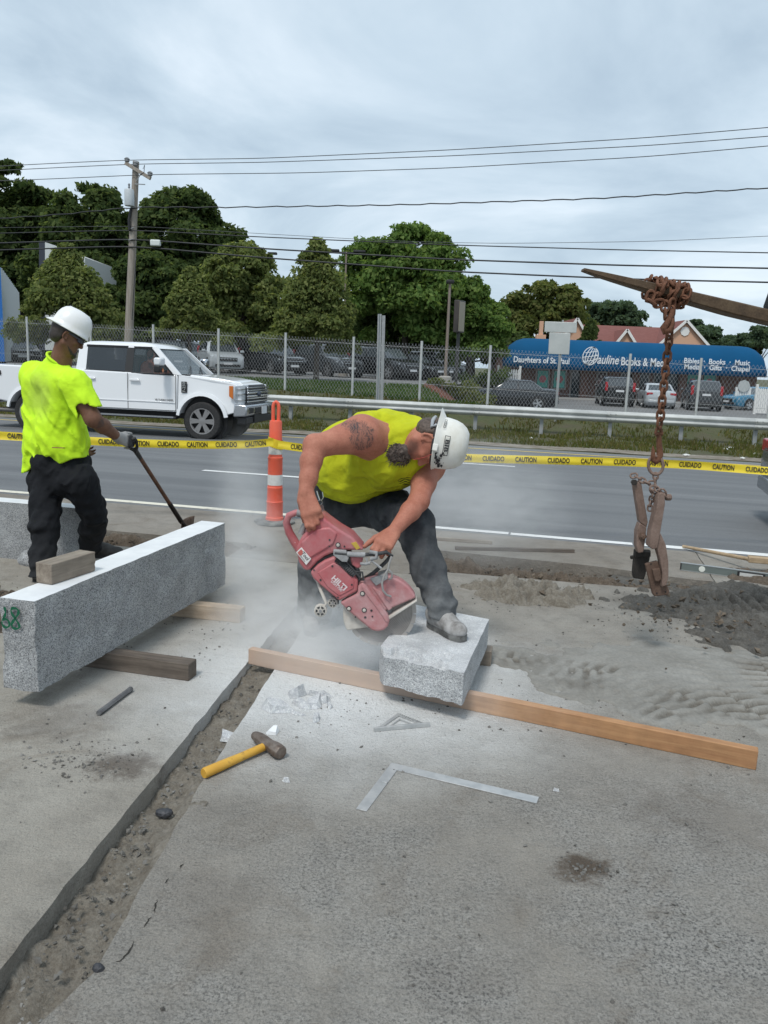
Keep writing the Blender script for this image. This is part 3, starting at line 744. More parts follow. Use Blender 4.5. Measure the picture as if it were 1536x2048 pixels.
def head(F, H, up, face, sc=1.0):
    """skull, jaw, nose, lips, brow and ears; axes: up = crown, face = way it looks"""
    up = nrm(up); face = nrm(np.array(face) - np.dot(face, up) * up); rt = np.cross(face, up)
    R = np.stack([rt, face, up], 1); g = lambda x, y, z: np.array(H) + (rt * x + face * y + up * z) * sc
    F.ell(g(0, -0.012, 0.030), np.array([0.078, 0.098, 0.092]) * sc, R, 0.02)
    F.ell(g(0, 0.022, -0.045), np.array([0.064, 0.070, 0.075]) * sc, R, 0.03)
    F.ell(g(0, 0.058, -0.098), np.array([0.036, 0.030, 0.024]) * sc, R, 0.03)            # chin
    F.cap(g(0.058, -0.005, -0.062), g(0.030, 0.055, -0.100), 0.022 * sc, 0.020 * sc, 0.02); F.cap(g(-0.058, -0.005, -0.062), g(-0.030, 0.055, -0.100), 0.022 * sc, 0.020 * sc, 0.02)
    F.cap(g(-0.04, 0.076, 0.020), g(0.04, 0.076, 0.020), 0.013 * sc, 0.013 * sc, 0.015)   # brow
    F.cap(g(0, 0.088, 0.008), g(0, 0.106, -0.030), 0.009 * sc, 0.014 * sc, 0.010)         # nose
    for s_ in (-1, 1):
        F.ell(g(0.012 * s_, 0.098, -0.034), np.array([0.009, 0.010, 0.008]) * sc, R, 0.006)
        F.ell(g(0.033 * s_, 0.082, 0.002), np.array([0.015, 0.010, 0.011]) * sc, R, 0.006, 's')  # eye socket
        F.ell(g(0.033 * s_, 0.076, 0.001), np.array([0.012, 0.011, 0.010]) * sc, R, 0.003)
        F.ell(g(0.050 * s_, 0.062, -0.022), np.array([0.02, 0.018, 0.016]) * sc, R, 0.02)        # cheek
        for a in range(8):                                                                        # ear rim
            t0, t1 = (-0.4 + a * 0.55), (-0.4 + (a + 1) * 0.55)
            e0 = g((0.084 + 0.006 * math.sin(t0)) * s_, -0.016 - 0.019 * math.sin(t0 - 0.4), -0.006 + 0.030 * math.cos(t0)); e1 = g((0.084 + 0.006 * math.sin(t1)) * s_, -0.016 - 0.019 * math.sin(t1 - 0.4), -0.006 + 0.030 * math.cos(t1))
            F.cap(e0, e1, 0.0058 * sc, 0.0058 * sc, 0.004)
        F.ell(g(0.078 * s_, -0.016, -0.006), np.array([0.007, 0.018, 0.027]) * sc, R, 0.006)
        F.ell(g(0.086 * s_, -0.008, -0.005), np.array([0.006, 0.009, 0.014]) * sc, R, 0.004, 's')
        F.ell(g(0.083 * s_, -0.006, -0.034), np.array([0.006, 0.009, 0.009]) * sc, R, 0.005)
    F.cap(g(-0.020, 0.083, -0.062), g(0.020, 0.083, -0.062), 0.0075 * sc, 0.0075 * sc, 0.008); F.cap(g(-0.018, 0.081, -0.074), g(0.018, 0.081, -0.074), 0.008 * sc, 0.008 * sc, 0.008)
    return g, R

def hard_hat(parent, g, R, name, m, m_dark, o0, sc=1.0, hs=1.0):
    """cap-style helmet worn back to front: domed shell with ridges, rain gutter, bill at the nape"""
    sc = sc / hs; mb = MB(); n = 48; rows = []
    prof = [(1.045, 0.0), (1.04, 0.012), (1.0, 0.016), (0.985, 0.045), (0.945, 0.080), (0.86, 0.112), (0.72, 0.138), (0.52, 0.156), (0.28, 0.166), (0.05, 0.169)]
    for (q, h) in prof:
        ring = []
        for i in range(n):
            a = 2 * PI * i / n; x = 0.112 * q * math.cos(a); y = 0.136 * q * math.sin(a)
            ridge = 0.0
            if 0.03 < h < 0.166:
                for xc, wd, am in ((0.0, 0.013, 0.007), (0.045, 0.008, 0.0035), (-0.045, 0.008, 0.0035)):
                    ridge += am * math.exp(-((x - xc) / wd) ** 2)
            ring.append(g(x / sc, (y - 0.008) / sc, (0.028 + h + ridge) / sc))
        rows.append(ring)
    rows = [[g(p_[0], p_[1], p_[2]) for p_ in []] or r for r in rows]
    mb.loft(rows)
    shell = mb.build('hard_hat', m, parent, smooth=50)
    bill = MB(); R0 = []; R1 = []; R2 = []
    for i in range(25):
        a = math.radians(-90 - 62 + 124 * i / 24); x = 0.112 * 1.03 * math.cos(a); y = 0.136 * 1.03 * math.sin(a) - 0.008
        f = max(0.0, math.cos(math.radians(-62 + 124 * i / 24)) - 0.46) ** 0.45 * 1.32; ex = 0.040 * f
        R0.append(g(x * 0.97 / sc, (y + 0.006) / sc, (0.040 + 0.020 * f) / sc)); R1.append(g(x * 1.02 / sc, (y - ex) / sc, (0.034 - 0.004 * f) / sc)); R2.append(g(x / sc, (y + 0.004) / sc, 0.027 / sc))
    V = R0 + R1 + R2; k = 25; Fc = []
    for i in range(24): Fc += [(i, i + 1, k + i + 1, k + i), (k + i, k + i + 1, 2 * k + i + 1, 2 * k + i)]
    bill.add(V, Fc).build('bill', m, shell, smooth=60)
    rim = MB(); pts = [g(0.112 * 1.045 * math.cos(2 * PI * i / 48) / sc, (0.136 * 1.045 * math.sin(2 * PI * i / 48) - 0.008) / sc, 0.030 / sc) for i in range(48)]
    rim.tube(pts, 0.0035, 6, closed=True).build('rim', m, shell, smooth=60)
    band = MB(); pts = [g(0.094 * math.cos(2 * PI * i / 32) / sc, (0.114 * math.sin(2 * PI * i / 32) - 0.008) / sc, 0.024 / sc) for i in range(32)]
    band.tube(pts, 0.010, 6, closed=True).build('suspension_band', m_dark, shell, smooth=60)
    return shell

def boot(parent, heel, toe, z, m, m_sole, up_to, o0, sc=1.0, laces=None):
    """work boot: sole, rounded toe box, ankle shaft, laces"""
    h = np.array([heel[0], heel[1], z]); t = np.array([toe[0], toe[1], z]); d = nrm(t - h); L = np.linalg.norm(t - h); sd = np.array([-d[1], d[0], 0])
    lo = np.minimum(h, t) - 0.12; hi = np.maximum(h, t) + 0.12; lo[2] = z - 0.02; hi[2] = max(z + 0.3, up_to[2] + 0.05); lo = np.minimum(lo, np.array(up_to) - 0.12); lo[2] = z - 0.02; hi = np.maximum(hi, np.array(up_to) + 0.12)
    F = Field(lo, hi, 0.006); U = np.array([0, 0, 1.0])
    F.cap(h + d * 0.045 + U * 0.055, h + d * (L * 0.60) + U * 0.052, 0.040, 0.045, 0.03)
    F.ell(h + d * (L - 0.055) + U * 0.045, (0.060, 0.046, 0.040), np.stack([d, sd, U], 1), 0.03)
    F.cap(h + d * 0.06 + U * 0.09, np.array(up_to), 0.048, 0.052, 0.04); F.cap(h + d * 0.055 + U * 0.09, h + d * (L * 0.55) + U * 0.075, 0.044, 0.036, 0.03)
    F.plane(h + U * 0.018, -U); F.warp(lambda P: 0.004 * (fbm(P * 22) - 0.47))
    ob = link('boot', F.mesh('boot', o0, 1), m, parent)
    sole = MB(); out = []
    for i in range(28):
        a = 2 * PI * i / 28; f = 0.5 + 0.5 * math.cos(a); wv = 0.040 + 0.010 * sstep(0.45, 0.85, f) - 0.006 * math.exp(-((f - 0.40) / 0.15) ** 2)
        p = h + d * (-0.004 + (L + 0.008) * f) + sd * wv * math.copysign(abs(math.sin(a)) ** 0.6, math.sin(a)); out.append(p - np.array(o0))
    sole.loft([[p + U * 0.0 for p in out], [p + U * 0.012 + 0 for p in out], [p + U * 0.030 for p in out]]); sole.build('sole', m_sole, ob, smooth=50)
    if laces is not None:
        lm = MB()
        for i in range(4):
            c = h + d * (L * (0.60 - 0.07 * i)) + U * (0.098 + 0.018 * i)
            lm.tube([c - sd * 0.024 - U * 0.006 - np.array(o0), c + d * 0.006 + U * 0.006 - np.array(o0), c + sd * 0.024 - U * 0.006 - np.array(o0)], 0.003, 5)
        lm.build('laces', laces, ob)
    return ob

m_hatw = mat('hat_white_dusty', (0.74, 0.73, 0.68), 0.35, col2=(0.60, 0.57, 0.48), vscale=11, thr=(0.45, 0.75))
m_hatc = mat('hat_white_clean', (0.80, 0.80, 0.79), 0.28, col2=(0.72, 0.71, 0.66), vscale=9, thr=(0.5, 0.8))
m_black = mat('black_plastic', (0.018, 0.018, 0.02), 0.5)
m_hair = mat('dark_hair', (0.016, 0.012, 0.010), 0.55, col2=(0.045, 0.034, 0.027), vscale=80, stretch=(1, 1, 4), bump=0.9, bscale=140)
m_hair2 = mat('brown_hair', (0.045, 0.030, 0.022), 0.6, col2=(0.12, 0.085, 0.065), vscale=90, bump=0.9, bscale=150)
m_beard = mat('grey_brown_beard', (0.045, 0.032, 0.026), 0.8, col2=(0.14, 0.11, 0.092), vscale=60, bump=1.0, bscale=120)

# ------------------------------------------------------------------ the man with the saw
P = atY
o0 = np.array(at(690, 1250)); o0[2] = 0.0
man = thing('person', 'man in sleeveless yellow shirt bending over a red saw, boot on granite', 'person', o0)
Rsh, Rel, Rwr = P(724, 870, 4.03), P(631, 894, 3.87), P(611, 984, 3.755)
Lsh, Lel, Lwr = P(856, 930, 4.24), P(838, 1002, 3.99), P(788, 1062, 3.82)
HIP, BEL, CHE, NEK = P(692, 985, 4.60), P(708, 925, 4.38), P(776, 896, 4.22), P(832, 880, 4.13)
H2 = P(861, 885, 4.03)
UPH, FCH = np.array([0.965, -0.16, -0.12]), np.array([-0.16, -0.10, -0.98])
lo = [-0.75, 3.55, 0.60]; hi = [0.65, 4.75, 1.52]
F = Field(lo, hi, 0.0055)
F.chain([Rsh, Rsh * 0.6 + Rel * 0.4 + [0, -0.005, 0.004], Rel], [0.084, 0.070, 0.056], 0.03)
F.chain([Rel, Rel * 0.68 + Rwr * 0.32 + [-0.006, 0, 0], Rel * 0.3 + Rwr * 0.7, Rwr], [0.053, 0.052, 0.042, 0.034], 0.02)
F.ell(Rel + [-0.012, 0.0, 0.016], (0.042, 0.042, 0.042), None, 0.03)
F.chain([Lsh, Lsh * 0.5 + Lel * 0.5, Lel], [0.080, 0.062, 0.052], 0.03)
F.chain([Lel, Lel * 0.65 + Lwr * 0.35, Lwr], [0.051, 0.049, 0.032], 0.02)
F.cap(Rsh, CHE, 0.10, 0.13, 0.05); F.cap(Lsh, CHE, 0.09, 0.13, 0.05); F.cap(CHE, NEK, 0.15, 0.10, 0.05); F.cap(CHE, BEL, 0.15, 0.15, 0.05)
F.cap(NEK, H2 - UPH * 0.03, 0.078, 0.070, 0.03); F.cap(NEK + [-0.01, 0, 0.03], H2 + [0.0, 0, 0.045], 0.055, 0.05, 0.03)
gH, RH = head(F, H2, UPH, FCH, 1.06)
hand(F, Rwr + np.array([0.002, 0, -0.006]), P(624, 1030, 3.705) - P(611, 984, 3.755), (0.97, -0.05, 0.22), (0.10, 0.95, -0.2), [(12, 62, 70), (16, 66, 70), (18, 68, 70), (24, 68, 70)], 1.18, thumb=(0.55, 0.85, -0.30))
hand(F, Lwr + np.array([-0.004, -0.004, -0.008]), P(758, 1098, 3.70) - P(786, 1064, 3.82), (1.0, 0.05, -0.15), (0.0, 0.55, -0.85), [(30, 72, 55), (34, 74, 55), (38, 74, 55), (44, 74, 55)], 1.14, thumb=(0.55, 0.50, -0.70), thumb2=(0.80, 0.40, -0.35))
m_skin2 = skin_mat('skin_ruddy', (0.36, 0.13, 0.085), (0.47, 0.20, 0.135), [(P(720, 872, 3.95) - o0, 0.075), (P(702, 858, 3.95) - o0, 0.062), (Lsh + [0.02, -0.06, -0.03] - o0, 0.05)], [(gH(0.062, 0.035, -0.075) - o0, 0.050), (gH(0.03, 0.075, -0.095) - o0, 0.05)])
link('body', F.mesh('body', o0, 1), m_skin2, man)
# sleeveless shirt
F = Field([-0.65, 3.85, 0.65], [0.50, 4.95, 1.50], 0.0075)
F.ell(HIP + [0, 0, 0.06], (0.19, 0.19, 0.17), None, 0.08); F.ell(BEL + [0.0, 0.02, 0.0], (0.225, 0.215, 0.222), None, 0.09)
F.cap(BEL, CHE, 0.215, 0.198, 0.06); F.ell(CHE + [0.035, -0.02, -0.045], (0.17, 0.16, 0.16), None, 0.06); F.cap(CHE, NEK + [-0.02, 0, 0.0], 0.190, 0.118, 0.05)
F.cap(CHE + [-0.02, 0.04, 0.05], Rsh + [0.0, 0.09, 0.010], 0.13, 0.100, 0.05); F.cap(CHE, Lsh + [-0.02, 0.03, 0.01], 0.13, 0.082, 0.05)
# armhole and neck opening
F.cap(Rsh + nrm(Rel - Rsh) * 0.0 + [0.004, -0.045, -0.016], Rel + [0, -0.06, -0.02], 0.100, 0.13, 0.010, 's')
F.cap(Lsh + [0.045, -0.01, -0.035], Lel + [0.06, 0, -0.05], 0.088, 0.10, 0.010, 's')
_nk = NEK + np.array([0.028, -0.005, -0.006]); F.cap(_nk, _nk + nrm(H2 - NEK) * 0.3, 0.092, 0.10, 0.010, 's')
def _folds2(Q):
    r = Q - Rsh; ang = np.arctan2(r[:, 2], r[:, 0] - 0.03); rr = np.linalg.norm(r, axis=1)
    f = 0.009 * np.sin(ang * 9 + 6 * fbm(Q * 4)) * np.exp(-((rr - 0.26) / 0.12) ** 2) * sstep(1.24, 1.14, Q[:, 2])
    drape = 0.008 * np.sin((Q[:, 0] * 0.9 - Q[:, 2] * 1.2) * 38 + 8 * fbm(Q * 4)) * sstep(1.12, 0.95, Q[:, 2])
    return 0.5 * f + 0.4 * drape + 0.10 * crease(Q, (0.22, 0, 1), 2, 12) * sstep(0.45, 0.15, rr) + 0.09 * crease(Q, (0.92, 0.1, 0.40), 2.2, 10) - 0.009
F.warp(_folds2)
m_sh2 = cloth_mat('shirt_yellow_sweaty', (0.37, 0.40, 0.012), (0.54, 0.57, 0.018), None, 0.85, 5, 900, 0.014, (P(814, 966, 4.04) - o0, 0.042))
shirt2 = link('shirt', F.mesh('shirt', o0, 2), m_sh2, man)
# hem, neck and arm bands are folded cloth: tubes laid on the openings would float, so only the neck band is added
# trousers
F = Field([-0.75, 3.55, 0.0], [0.60, 4.95, 1.10], 0.009)
Rhip, Rkn, Ran = P(662, 1008, 4.55), P(632, 1128, 4.46), P(627, 1248, 4.58); Lhip, Lkn, Lan = P(748, 1003, 4.52), P(828, 1048, 4.08), P(881, 1214, 3.86)
F.ell(HIP + [0.02, 0.02, -0.02], (0.215, 0.19, 0.17), None, 0.06); F.cap(Rhip, Lhip, 0.135, 0.135, 0.06)
F.chain([Rhip, Rkn, Ran - [0, 0, 0.03]], [0.130, 0.100, 0.098], 0.04); F.chain([Lhip, Lhip * 0.45 + Lkn * 0.55, Lkn, Lkn * 0.5 + Lan * 0.5, Lan], [0.135, 0.125, 0.100, 0.084, 0.084], 0.04)
F.plane(Ran - [0, 0, -0.035], (0, 0, -1)) if False else None
ax2 = nrm(Lan - Lkn); F.cap(Lan + ax2 * 0.052, Lan + ax2 * 0.3, 0.2, 0.2, 0.004, 's') if False else None
def _foldsT(Q):
    f = 0.014 * (fbm(Q * np.array([9, 9, 16])) - 0.47)
    for (a, b) in ((Rkn, Ran), (Lkn, Lan)):
        d = np.linalg.norm(Q - b, axis=1); f += 0.007 * np.sin(Q[:, 2] * 85 + 5 * fbm(Q * 7)) * np.exp(-(d / 0.16) ** 2)
        d = np.linalg.norm(Q - a, axis=1); f += 0.006 * np.sin((Q[:, 2] + 0.6 * Q[:, 0]) * 70 + 4 * fbm(Q * 8)) * np.exp(-(d / 0.14) ** 2)
    return f + 0.10 * crease(Q, (0.3, 0.2, 1), 3, 11) - 0.006
F.warp(_foldsT)
# level cuffs
Pz = F.ax[2][None, None, :]; Xg = F.ax[0][:, None, None]
cut = np.where(Xg < 0.08, 0.035 - Pz, (Lan[2] - 0.055) - 0.25 * (Xg - Lan[0]) - Pz); F.d = np.maximum(F.d, cut.astype(np.float32))
m_tr2 = cloth_mat('trousers_charcoal_dusty', (0.012, 0.014, 0.018), (0.028, 0.032, 0.038), [(0.25, 0.95, 0.58, (0.17, 0.178, 0.182)), (0.02, 0.55, 0.62, (0.36, 0.37, 0.37))], 0.9, 9, 800, 0.012)
link('trousers', F.mesh('trousers', o0, 2), m_tr2, man)
m_bootd = mat('boot_dusty', (0.17, 0.16, 0.15), 0.9, col2=(0.42, 0.41, 0.40), vscale=16, bump=0.3, bscale=80)
m_sole = mat('boot_sole_dusty', (0.06, 0.058, 0.055), 0.9, col2=(0.22, 0.22, 0.21), vscale=14)
m_lace = mat('boot_lace', (0.035, 0.035, 0.035), 0.9)
bh, bt = at(858, 1250, 0.245), at(927, 1283, 0.245)
boot(man, bh, bt, 0.243, m_bootd, m_sole, Lan + [0, 0, 0.0], o0, 1.0, m_lace)
rh = at(622, 1246, 0.0); boot(man, (rh[0] - 0.02, rh[1] + 0.05), (rh[0] + 0.03, rh[1] - 0.25), 0.002, m_bootd, m_sole, Ran + [0, 0, 0.0], o0)
# hair, beard
F = Field(H2 - 0.2, H2 + 0.2, 0.005); RH_ = RH
F.ell(gH(0, -0.022, 0.026), (0.088, 0.106, 0.094), RH, 0.01); F.ell(gH(0, -0.055, -0.03), (0.070, 0.062, 0.055), RH, 0.02)
F.ell(gH(0, 0.085, -0.03), (0.12, 0.095, 0.13), RH, 0.012, 's'); F.ell(gH(0.085, -0.012, -0.012), (0.03, 0.034, 0.045), RH, 0.012, 's')
F.warp(lambda Q: 0.006 * (fbm(Q * 60) - 0.47)); link('hair', F.mesh('hair', o0, 1), m_hair2, man)
F = Field(H2 - 0.26, H2 + 0.24, 0.005)
F.ell(gH(0, 0.075, -0.130), (0.050, 0.048, 0.058), RH, 0.03); F.ell(gH(0, 0.088, -0.168), (0.040, 0.040, 0.036), RH, 0.03)
for s_ in (-1, 1): F.chain([gH(0.052 * s_, 0.030, -0.085), gH(0.034 * s_, 0.058, -0.108)], [0.010, 0.026], 0.03)
F.warp(lambda Q: 0.016 * (fbm(Q * 55) - 0.47) + 0.010 * (vnoise(Q * 120) - 0.5)); link('beard', F.mesh('beard', o0, 1), m_beard, man)
rgb_ = np.random.default_rng(12); mb = MB()
for _ in range(420):
    v = rgb_.normal(size=3); v /= np.linalg.norm(v); c = gH(0.052 * v[0], 0.078 + 0.050 * v[1], -0.138 + 0.062 * v[2]); e = (c - gH(0, 0.05, -0.10)); e = nrm(e) * 0.010 + RH[:, 1] * 0.004 - RH[:, 2] * 0.007 + rgb_.normal(size=3) * 0.005
    mb.tube([c - o0, c + e * 0.6 - o0, c + e * 1.15 + rgb_.normal(size=3) * 0.004 - o0], [0.0022, 0.0018, 0.0005], 3, cap=False)
mb.build('beard_strands', m_beard, man, fixn=False)
gL = lambda x, y, z: gH(x, y, z) - o0
hat2 = hard_hat(man, gL, RH, 'hat', m_hatw, m_black, o0, 1.06, 0.97)
# logo plates, ratchet tab, scuffed paint on the hat
def dome(x_sign, y, h):                                                # point on the shell side at height h
    q = np.interp(h, [0.016, 0.045, 0.080, 0.112, 0.138], [1.0, 0.985, 0.945, 0.86, 0.72]); yy = (y) / (0.136 * q); xx = math.sqrt(max(0, 1 - yy * yy)) * 0.112 * q
    return gL((xx + 0.0035) * x_sign / 1.06, (y - 0.008) / 1.06, (0.028 + h) / 1.06)
pa, pb, pc = dome(1, -0.045, 0.058), dome(1, 0.045, 0.058), dome(1, 0.0, 0.078)
Mf = frame(dome(1, 0.012, 0.062) + (RH[:, 0] * 0.001), RH[:, 1], RH[:, 2] * 0.93 - RH[:, 0] * 0.30)
def plate_outline(w_, h_, t_):
    mb = MB(); q = lambda x, y: tuple(Mf @ Vector((x, y, 0.0)))
    for (x0, x1, y0, y1) in ((-w_, w_, h_ - t_, h_), (-w_, w_, -h_, -h_ + t_), (-w_, -w_ + t_, -h_ + t_, h_ - t_), (w_ - t_, w_, -h_ + t_, h_ - t_)):
        mb.quad(q(x0, y0), q(x1, y0), q(x1, y1), q(x0, y1))
    return mb
m_ink = mat('ink_black', (0.012, 0.012, 0.014), 0.5)
plate_outline(0.049, 0.014, 0.003).build('hat_decal_border', m_ink, hat2)
text_obj('hat_decal_lettering', 'BIB', m_ink, Mf, hat2, size=0.026, bold=0.0008, xs=1.75)
Mf = frame(dome(1, -0.092, 0.036) + RH[:, 0] * 0.002 - RH[:, 1] * 0.002, RH[:, 1] * 0.75 + RH[:, 0] * 0.55, RH[:, 2])
plate_outline(0.026, 0.006, 0.0022).build('hat_decal_border', m_ink, hat2); text_obj('hat_decal_lettering', 'DSX', m_ink, Mf, hat2, size=0.010, xs=1.9)
mb = MB().box(gL(0.112, 0.02, 0.036), (0.010, 0.034, 0.026), RH); mb.build('accessory_slot', m_hatw, hat2, bevel=0.003)
mb = MB().tube([gL(0.07, -0.085, 0.02), gL(0.075, -0.07, 0.0), gL(0.06, -0.1, -0.002), gL(0.03, -0.115, 0.0), gL(0, -0.122, 0.002)], 0.010, 6); mb.build('ratchet_strap', mat('strap_grey', (0.33, 0.35, 0.37), 0.6), hat2, smooth=60)
rg = random.Random(3); mb = MB()
for i in range(46):
    y = rg.uniform(0.05, 0.125); h = max(0.002, rg.gauss(0.014, 0.016)) if y < 0.11 else rg.uniform(0.004, 0.04)
    c = dome(1, min(y, 0.118), min(h + 0.016, 0.06)); s_ = rg.uniform(0.002, 0.008)
    mb.add([c + RH[:, 1] * s_ * rg.uniform(0.5, 1.6) * math.cos(a) + RH[:, 2] * s_ * 0.7 * math.sin(a) + RH[:, 0] * (0.001 - 0.5 * s_ * math.cos(a) * 0.6) for a in (0, 1.1, 2.2, 3.4, 4.6, 5.5)], [(0, 1, 2, 3, 4, 5)])
mb.build('worn_sticker', m_ink, hat2)
# chin cord, key ring on the belt, belt
MB().tube([gL(0.082, 0.05, 0.03), gL(0.075, 0.075, -0.01), gL(0.06, 0.095, -0.06)], 0.002, 5).build('glasses_temple', mat('cord_red', (0.35, 0.06, 0.05), 0.5), man)
kr = P(640, 1005, 4.22) - o0; kr2 = MB(); kr2.tube([kr + [0.013 * math.cos(a), 0, 0.013 * math.sin(a)] for a in np.linspace(0, 6.28, 16)], 0.0018, 5, closed=True)
kr2.tube([P(634, 982, 4.25) - o0, P(637, 992, 4.24) - o0, kr + [0, 0, 0.012]], 0.004, 6); kr2.tube([P(645, 984, 4.25) - o0, P(647, 995, 4.24) - o0, kr + [0.008, 0, 0.01]], 0.003, 6)
for j in range(3): kr2.bar(kr + [0.002 + 0.005 * j, 0, -0.013], kr + [0.006 + 0.009 * j, 0, -0.05], 0.002, 0.008)
kr2.build('key_ring', mat('steel_bright', (0.55, 0.55, 0.55), 0.3, 1.0), man, smooth=50)
# small printed emblem on the chest
e0, ex, ey = P(815, 968, 4.045) - o0, P(860, 945, 4.07) - P(815, 968, 4.045), np.array([0.25, 0.1, 1.0])

# ------------------------------------------------------------------ the man with the shovel
o1 = np.array([-2.38, 5.5, 0.0])
man1 = thing('person', 'man in lime green t-shirt and white hard hat standing with a shovel', 'person', o1)
H1 = P(137, 670, 5.50); UP1, FC1 = np.array([0.44, 0.20, 0.87]), np.array([0.80, 0.40, -0.50])
N1 = P(116, 712, 5.53); Rs, Re, Rw = P(150, 768, 5.36), P(186, 838, 5.32), P(238, 876, 5.62)
Ls, Le, Lw = P(66, 750, 5.70), P(92, 840, 5.86), P(150, 880, 5.86)
F = Field([-2.9, 5.1, 0.7], [-1.5, 6.1, 1.95], 0.006)
F.chain([Rs, Rs * 0.5 + Re * 0.5, Re], [0.075, 0.064, 0.052], 0.03); F.chain([Re, Re * 0.65 + Rw * 0.35, Rw], [0.052, 0.049, 0.031], 0.03)
F.chain([Ls, Le], [0.075, 0.052], 0.03); F.chain([Le, Lw], [0.05, 0.03], 0.03)
C1, B1 = P(108, 790, 5.54), P(112, 880, 5.56)
F.cap(Rs, Ls, 0.07, 0.07, 0.02); F.cap(C1 + [0, 0.03, 0], B1 + [0, 0.03, 0], 0.10, 0.10, 0.02); F.cap(N1 - [0, 0, 0.1], H1 - nrm(UP1) * 0.02, 0.075, 0.062, 0.03)
g1, R1_ = head(F, H1, UP1, FC1, 1.0)
hand(F, Lw, (0.6, 0.2, -0.75), (0.3, 0.9, 0.1), (0.5, -0.4, -0.3), (25, 30, 25), 1.0)
link('body', F.mesh('body', o1, 1), skin_mat('skin_brown', (0.13, 0.060, 0.036), (0.19, 0.095, 0.060), [(P(205, 850, 5.32) - o1, 0.05)]), man1)
F = Field([-2.75, 5.3, 0.65], [-1.5, 6.05, 1.2], 0.005)                                    # gloved hand
hd = P(262, 884, 5.70) - P(238, 876, 5.62)
F.cap(Rw - nrm(Rw - Re) * 0.035, Rw, 0.040, 0.041, 0.01)
hand(F, Rw, hd, (0.30, 0.1, -0.9), (0.3, 0.9, -0.1), (30, 65, 45), 1.14, thumb=(0.8, 0.3, -0.5))
gl = NT('glove_grey_black'); sp = gl.node('ShaderNodeSeparateXYZ'); gl.L(gl.tc.outputs['Object'], sp.inputs[0])
gl.done(gl.mix(gl.smooth(gl.math('ADD', sp.outputs['X'], gl.math('MULTIPLY', gl.noise(30), 0.02)), Rw[0] - o1[0] + 0.050, Rw[0] - o1[0] + 0.068), (0.02, 0.02, 0.022), (0.30, 0.29, 0.28)), 0.8)
link('glove', F.mesh('glove', o1, 1), gl.m, man1)
# t-shirt
F = Field([-2.95, 5.15, 0.70], [-1.65, 6.05, 1.75], 0.0075)
for (a, b, ra, rb) in ((P(84, 770, 5.62), P(84, 950, 5.60), 0.130, 0.138), (P(124, 778, 5.49), P(142, 935, 5.52), 0.128, 0.140)): F.cap(a, b, ra, rb, 0.09)
F.ell(P(112, 880, 5.54), (0.19, 0.17, 0.19), None, 0.07)
F.cap(Ls + [0.03, 0, 0], Rs, 0.092, 0.092, 0.05); F.cap(P(110, 757, 5.55), P(116, 728, 5.54), 0.125, 0.085, 0.05)
sl_e = Rs * 0.12 + Re * 0.88; F.chain([Rs, Rs * 0.5 + Re * 0.5, sl_e], [0.094, 0.090, 0.094], 0.03); F.chain([Ls, Ls * 0.3 + Le * 0.7], [0.10, 0.10], 0.03)
ad = nrm(Re - Rs); F.cap(sl_e + ad * 0.082, sl_e + ad * 0.30, 0.135, 0.135, 0.006, 's')
F.cap(Rs * 0.3 + Re * 0.7, Re + ad * 0.1, 0.074, 0.086, 0.006, 's')
nu = nrm(H1 - N1); F.cap(N1 + nu * 0.025 + [0.010, 0.005, 0], N1 + nu * 0.25, 0.072, 0.10, 0.008, 's')
def _folds1(Q):
    d = np.linalg.norm(Q - (Rs + [0.0, 0, -0.10]), axis=1); r = Q - Rs; ang = np.arctan2(r[:, 2], r[:, 0])
    f = 0.006 * np.sin(ang * 7 + 7 * fbm(Q * 4)) * np.exp(-((d - 0.20) / 0.10) ** 2)
    f += 0.012 * np.sin((Q[:, 2] * 1.0 + 0.75 * Q[:, 0]) * 40 + 9 * fbm(Q * 3.5)) * sstep(1.20, 0.98, Q[:, 2]) * (0.4 + 1.1 * fbm(Q * 3))
    return 0.35 * f + 0.145 * crease(Q, (-0.62, 0.1, 0.78), 1.8, 9) * (0.3 + 0.7 * sstep(1.35, 1.05, Q[:, 2])) + 0.05 * crease(Q, (0.3, 0.2, 1), 2, 10) - 0.009
F.warp(_folds1)
# slanting, wavy hem
Xg = F.ax[0][:, None, None]; Yg = F.ax[1][None, :, None]; Pz = F.ax[2][None, None, :]
hem = 0.70 + 0.13 * sstep(-2.65, -2.05, Xg) + 0.05 * np.exp(-((Xg + 2.38) / 0.09) ** 2) - 0.04 * np.exp(-((Xg + 2.66) / 0.1) ** 2) + 0.012 * np.sin(Xg * 26) + 0.0 * Yg
sleeve = (Xg > -2.06) & (Pz > 0.95)
F.d = np.where(sleeve, F.d, np.maximum(F.d, (hem - Pz).astype(np.float32)))
k = NT('shirt_lime'); col = k.ramp(k.noise(4, 5), [(0.3, (0.50, 0.80, 0.012)), (0.7, (0.58, 0.90, 0.02))])
dm = k.smooth(k.math('ADD', k.dist(tuple(P(75, 790, 5.42) - o1), (1, 0.5, 0.8)), k.math('MULTIPLY', k.noise(14, 6), 0.12)), 0.10, 0.24)
col = k.mix(k.math('MULTIPLY', dm, 0.45), col, (0.33, 0.40, 0.10)); n1 = k.bump(k.noise(13, 4, 0.55, dist=0.6), 0.010, 0.8)
link('t_shirt', F.mesh('t_shirt', o1, 2), k.done(col, 0.85, n1), man1)
a1 = nrm(np.cross(nu, [0, 1, 0])); a2 = np.cross(nu, a1); cN = N1 + np.array([0.004, 0, -0.022])
MB().tube([cN + (a1 * math.cos(t) + a2 * math.sin(t)) * 0.080 - o1 for t in np.linspace(0, 2 * PI, 25)[:-1]], 0.010, 7, closed=True).build('collar', k.m, man1, smooth=70)
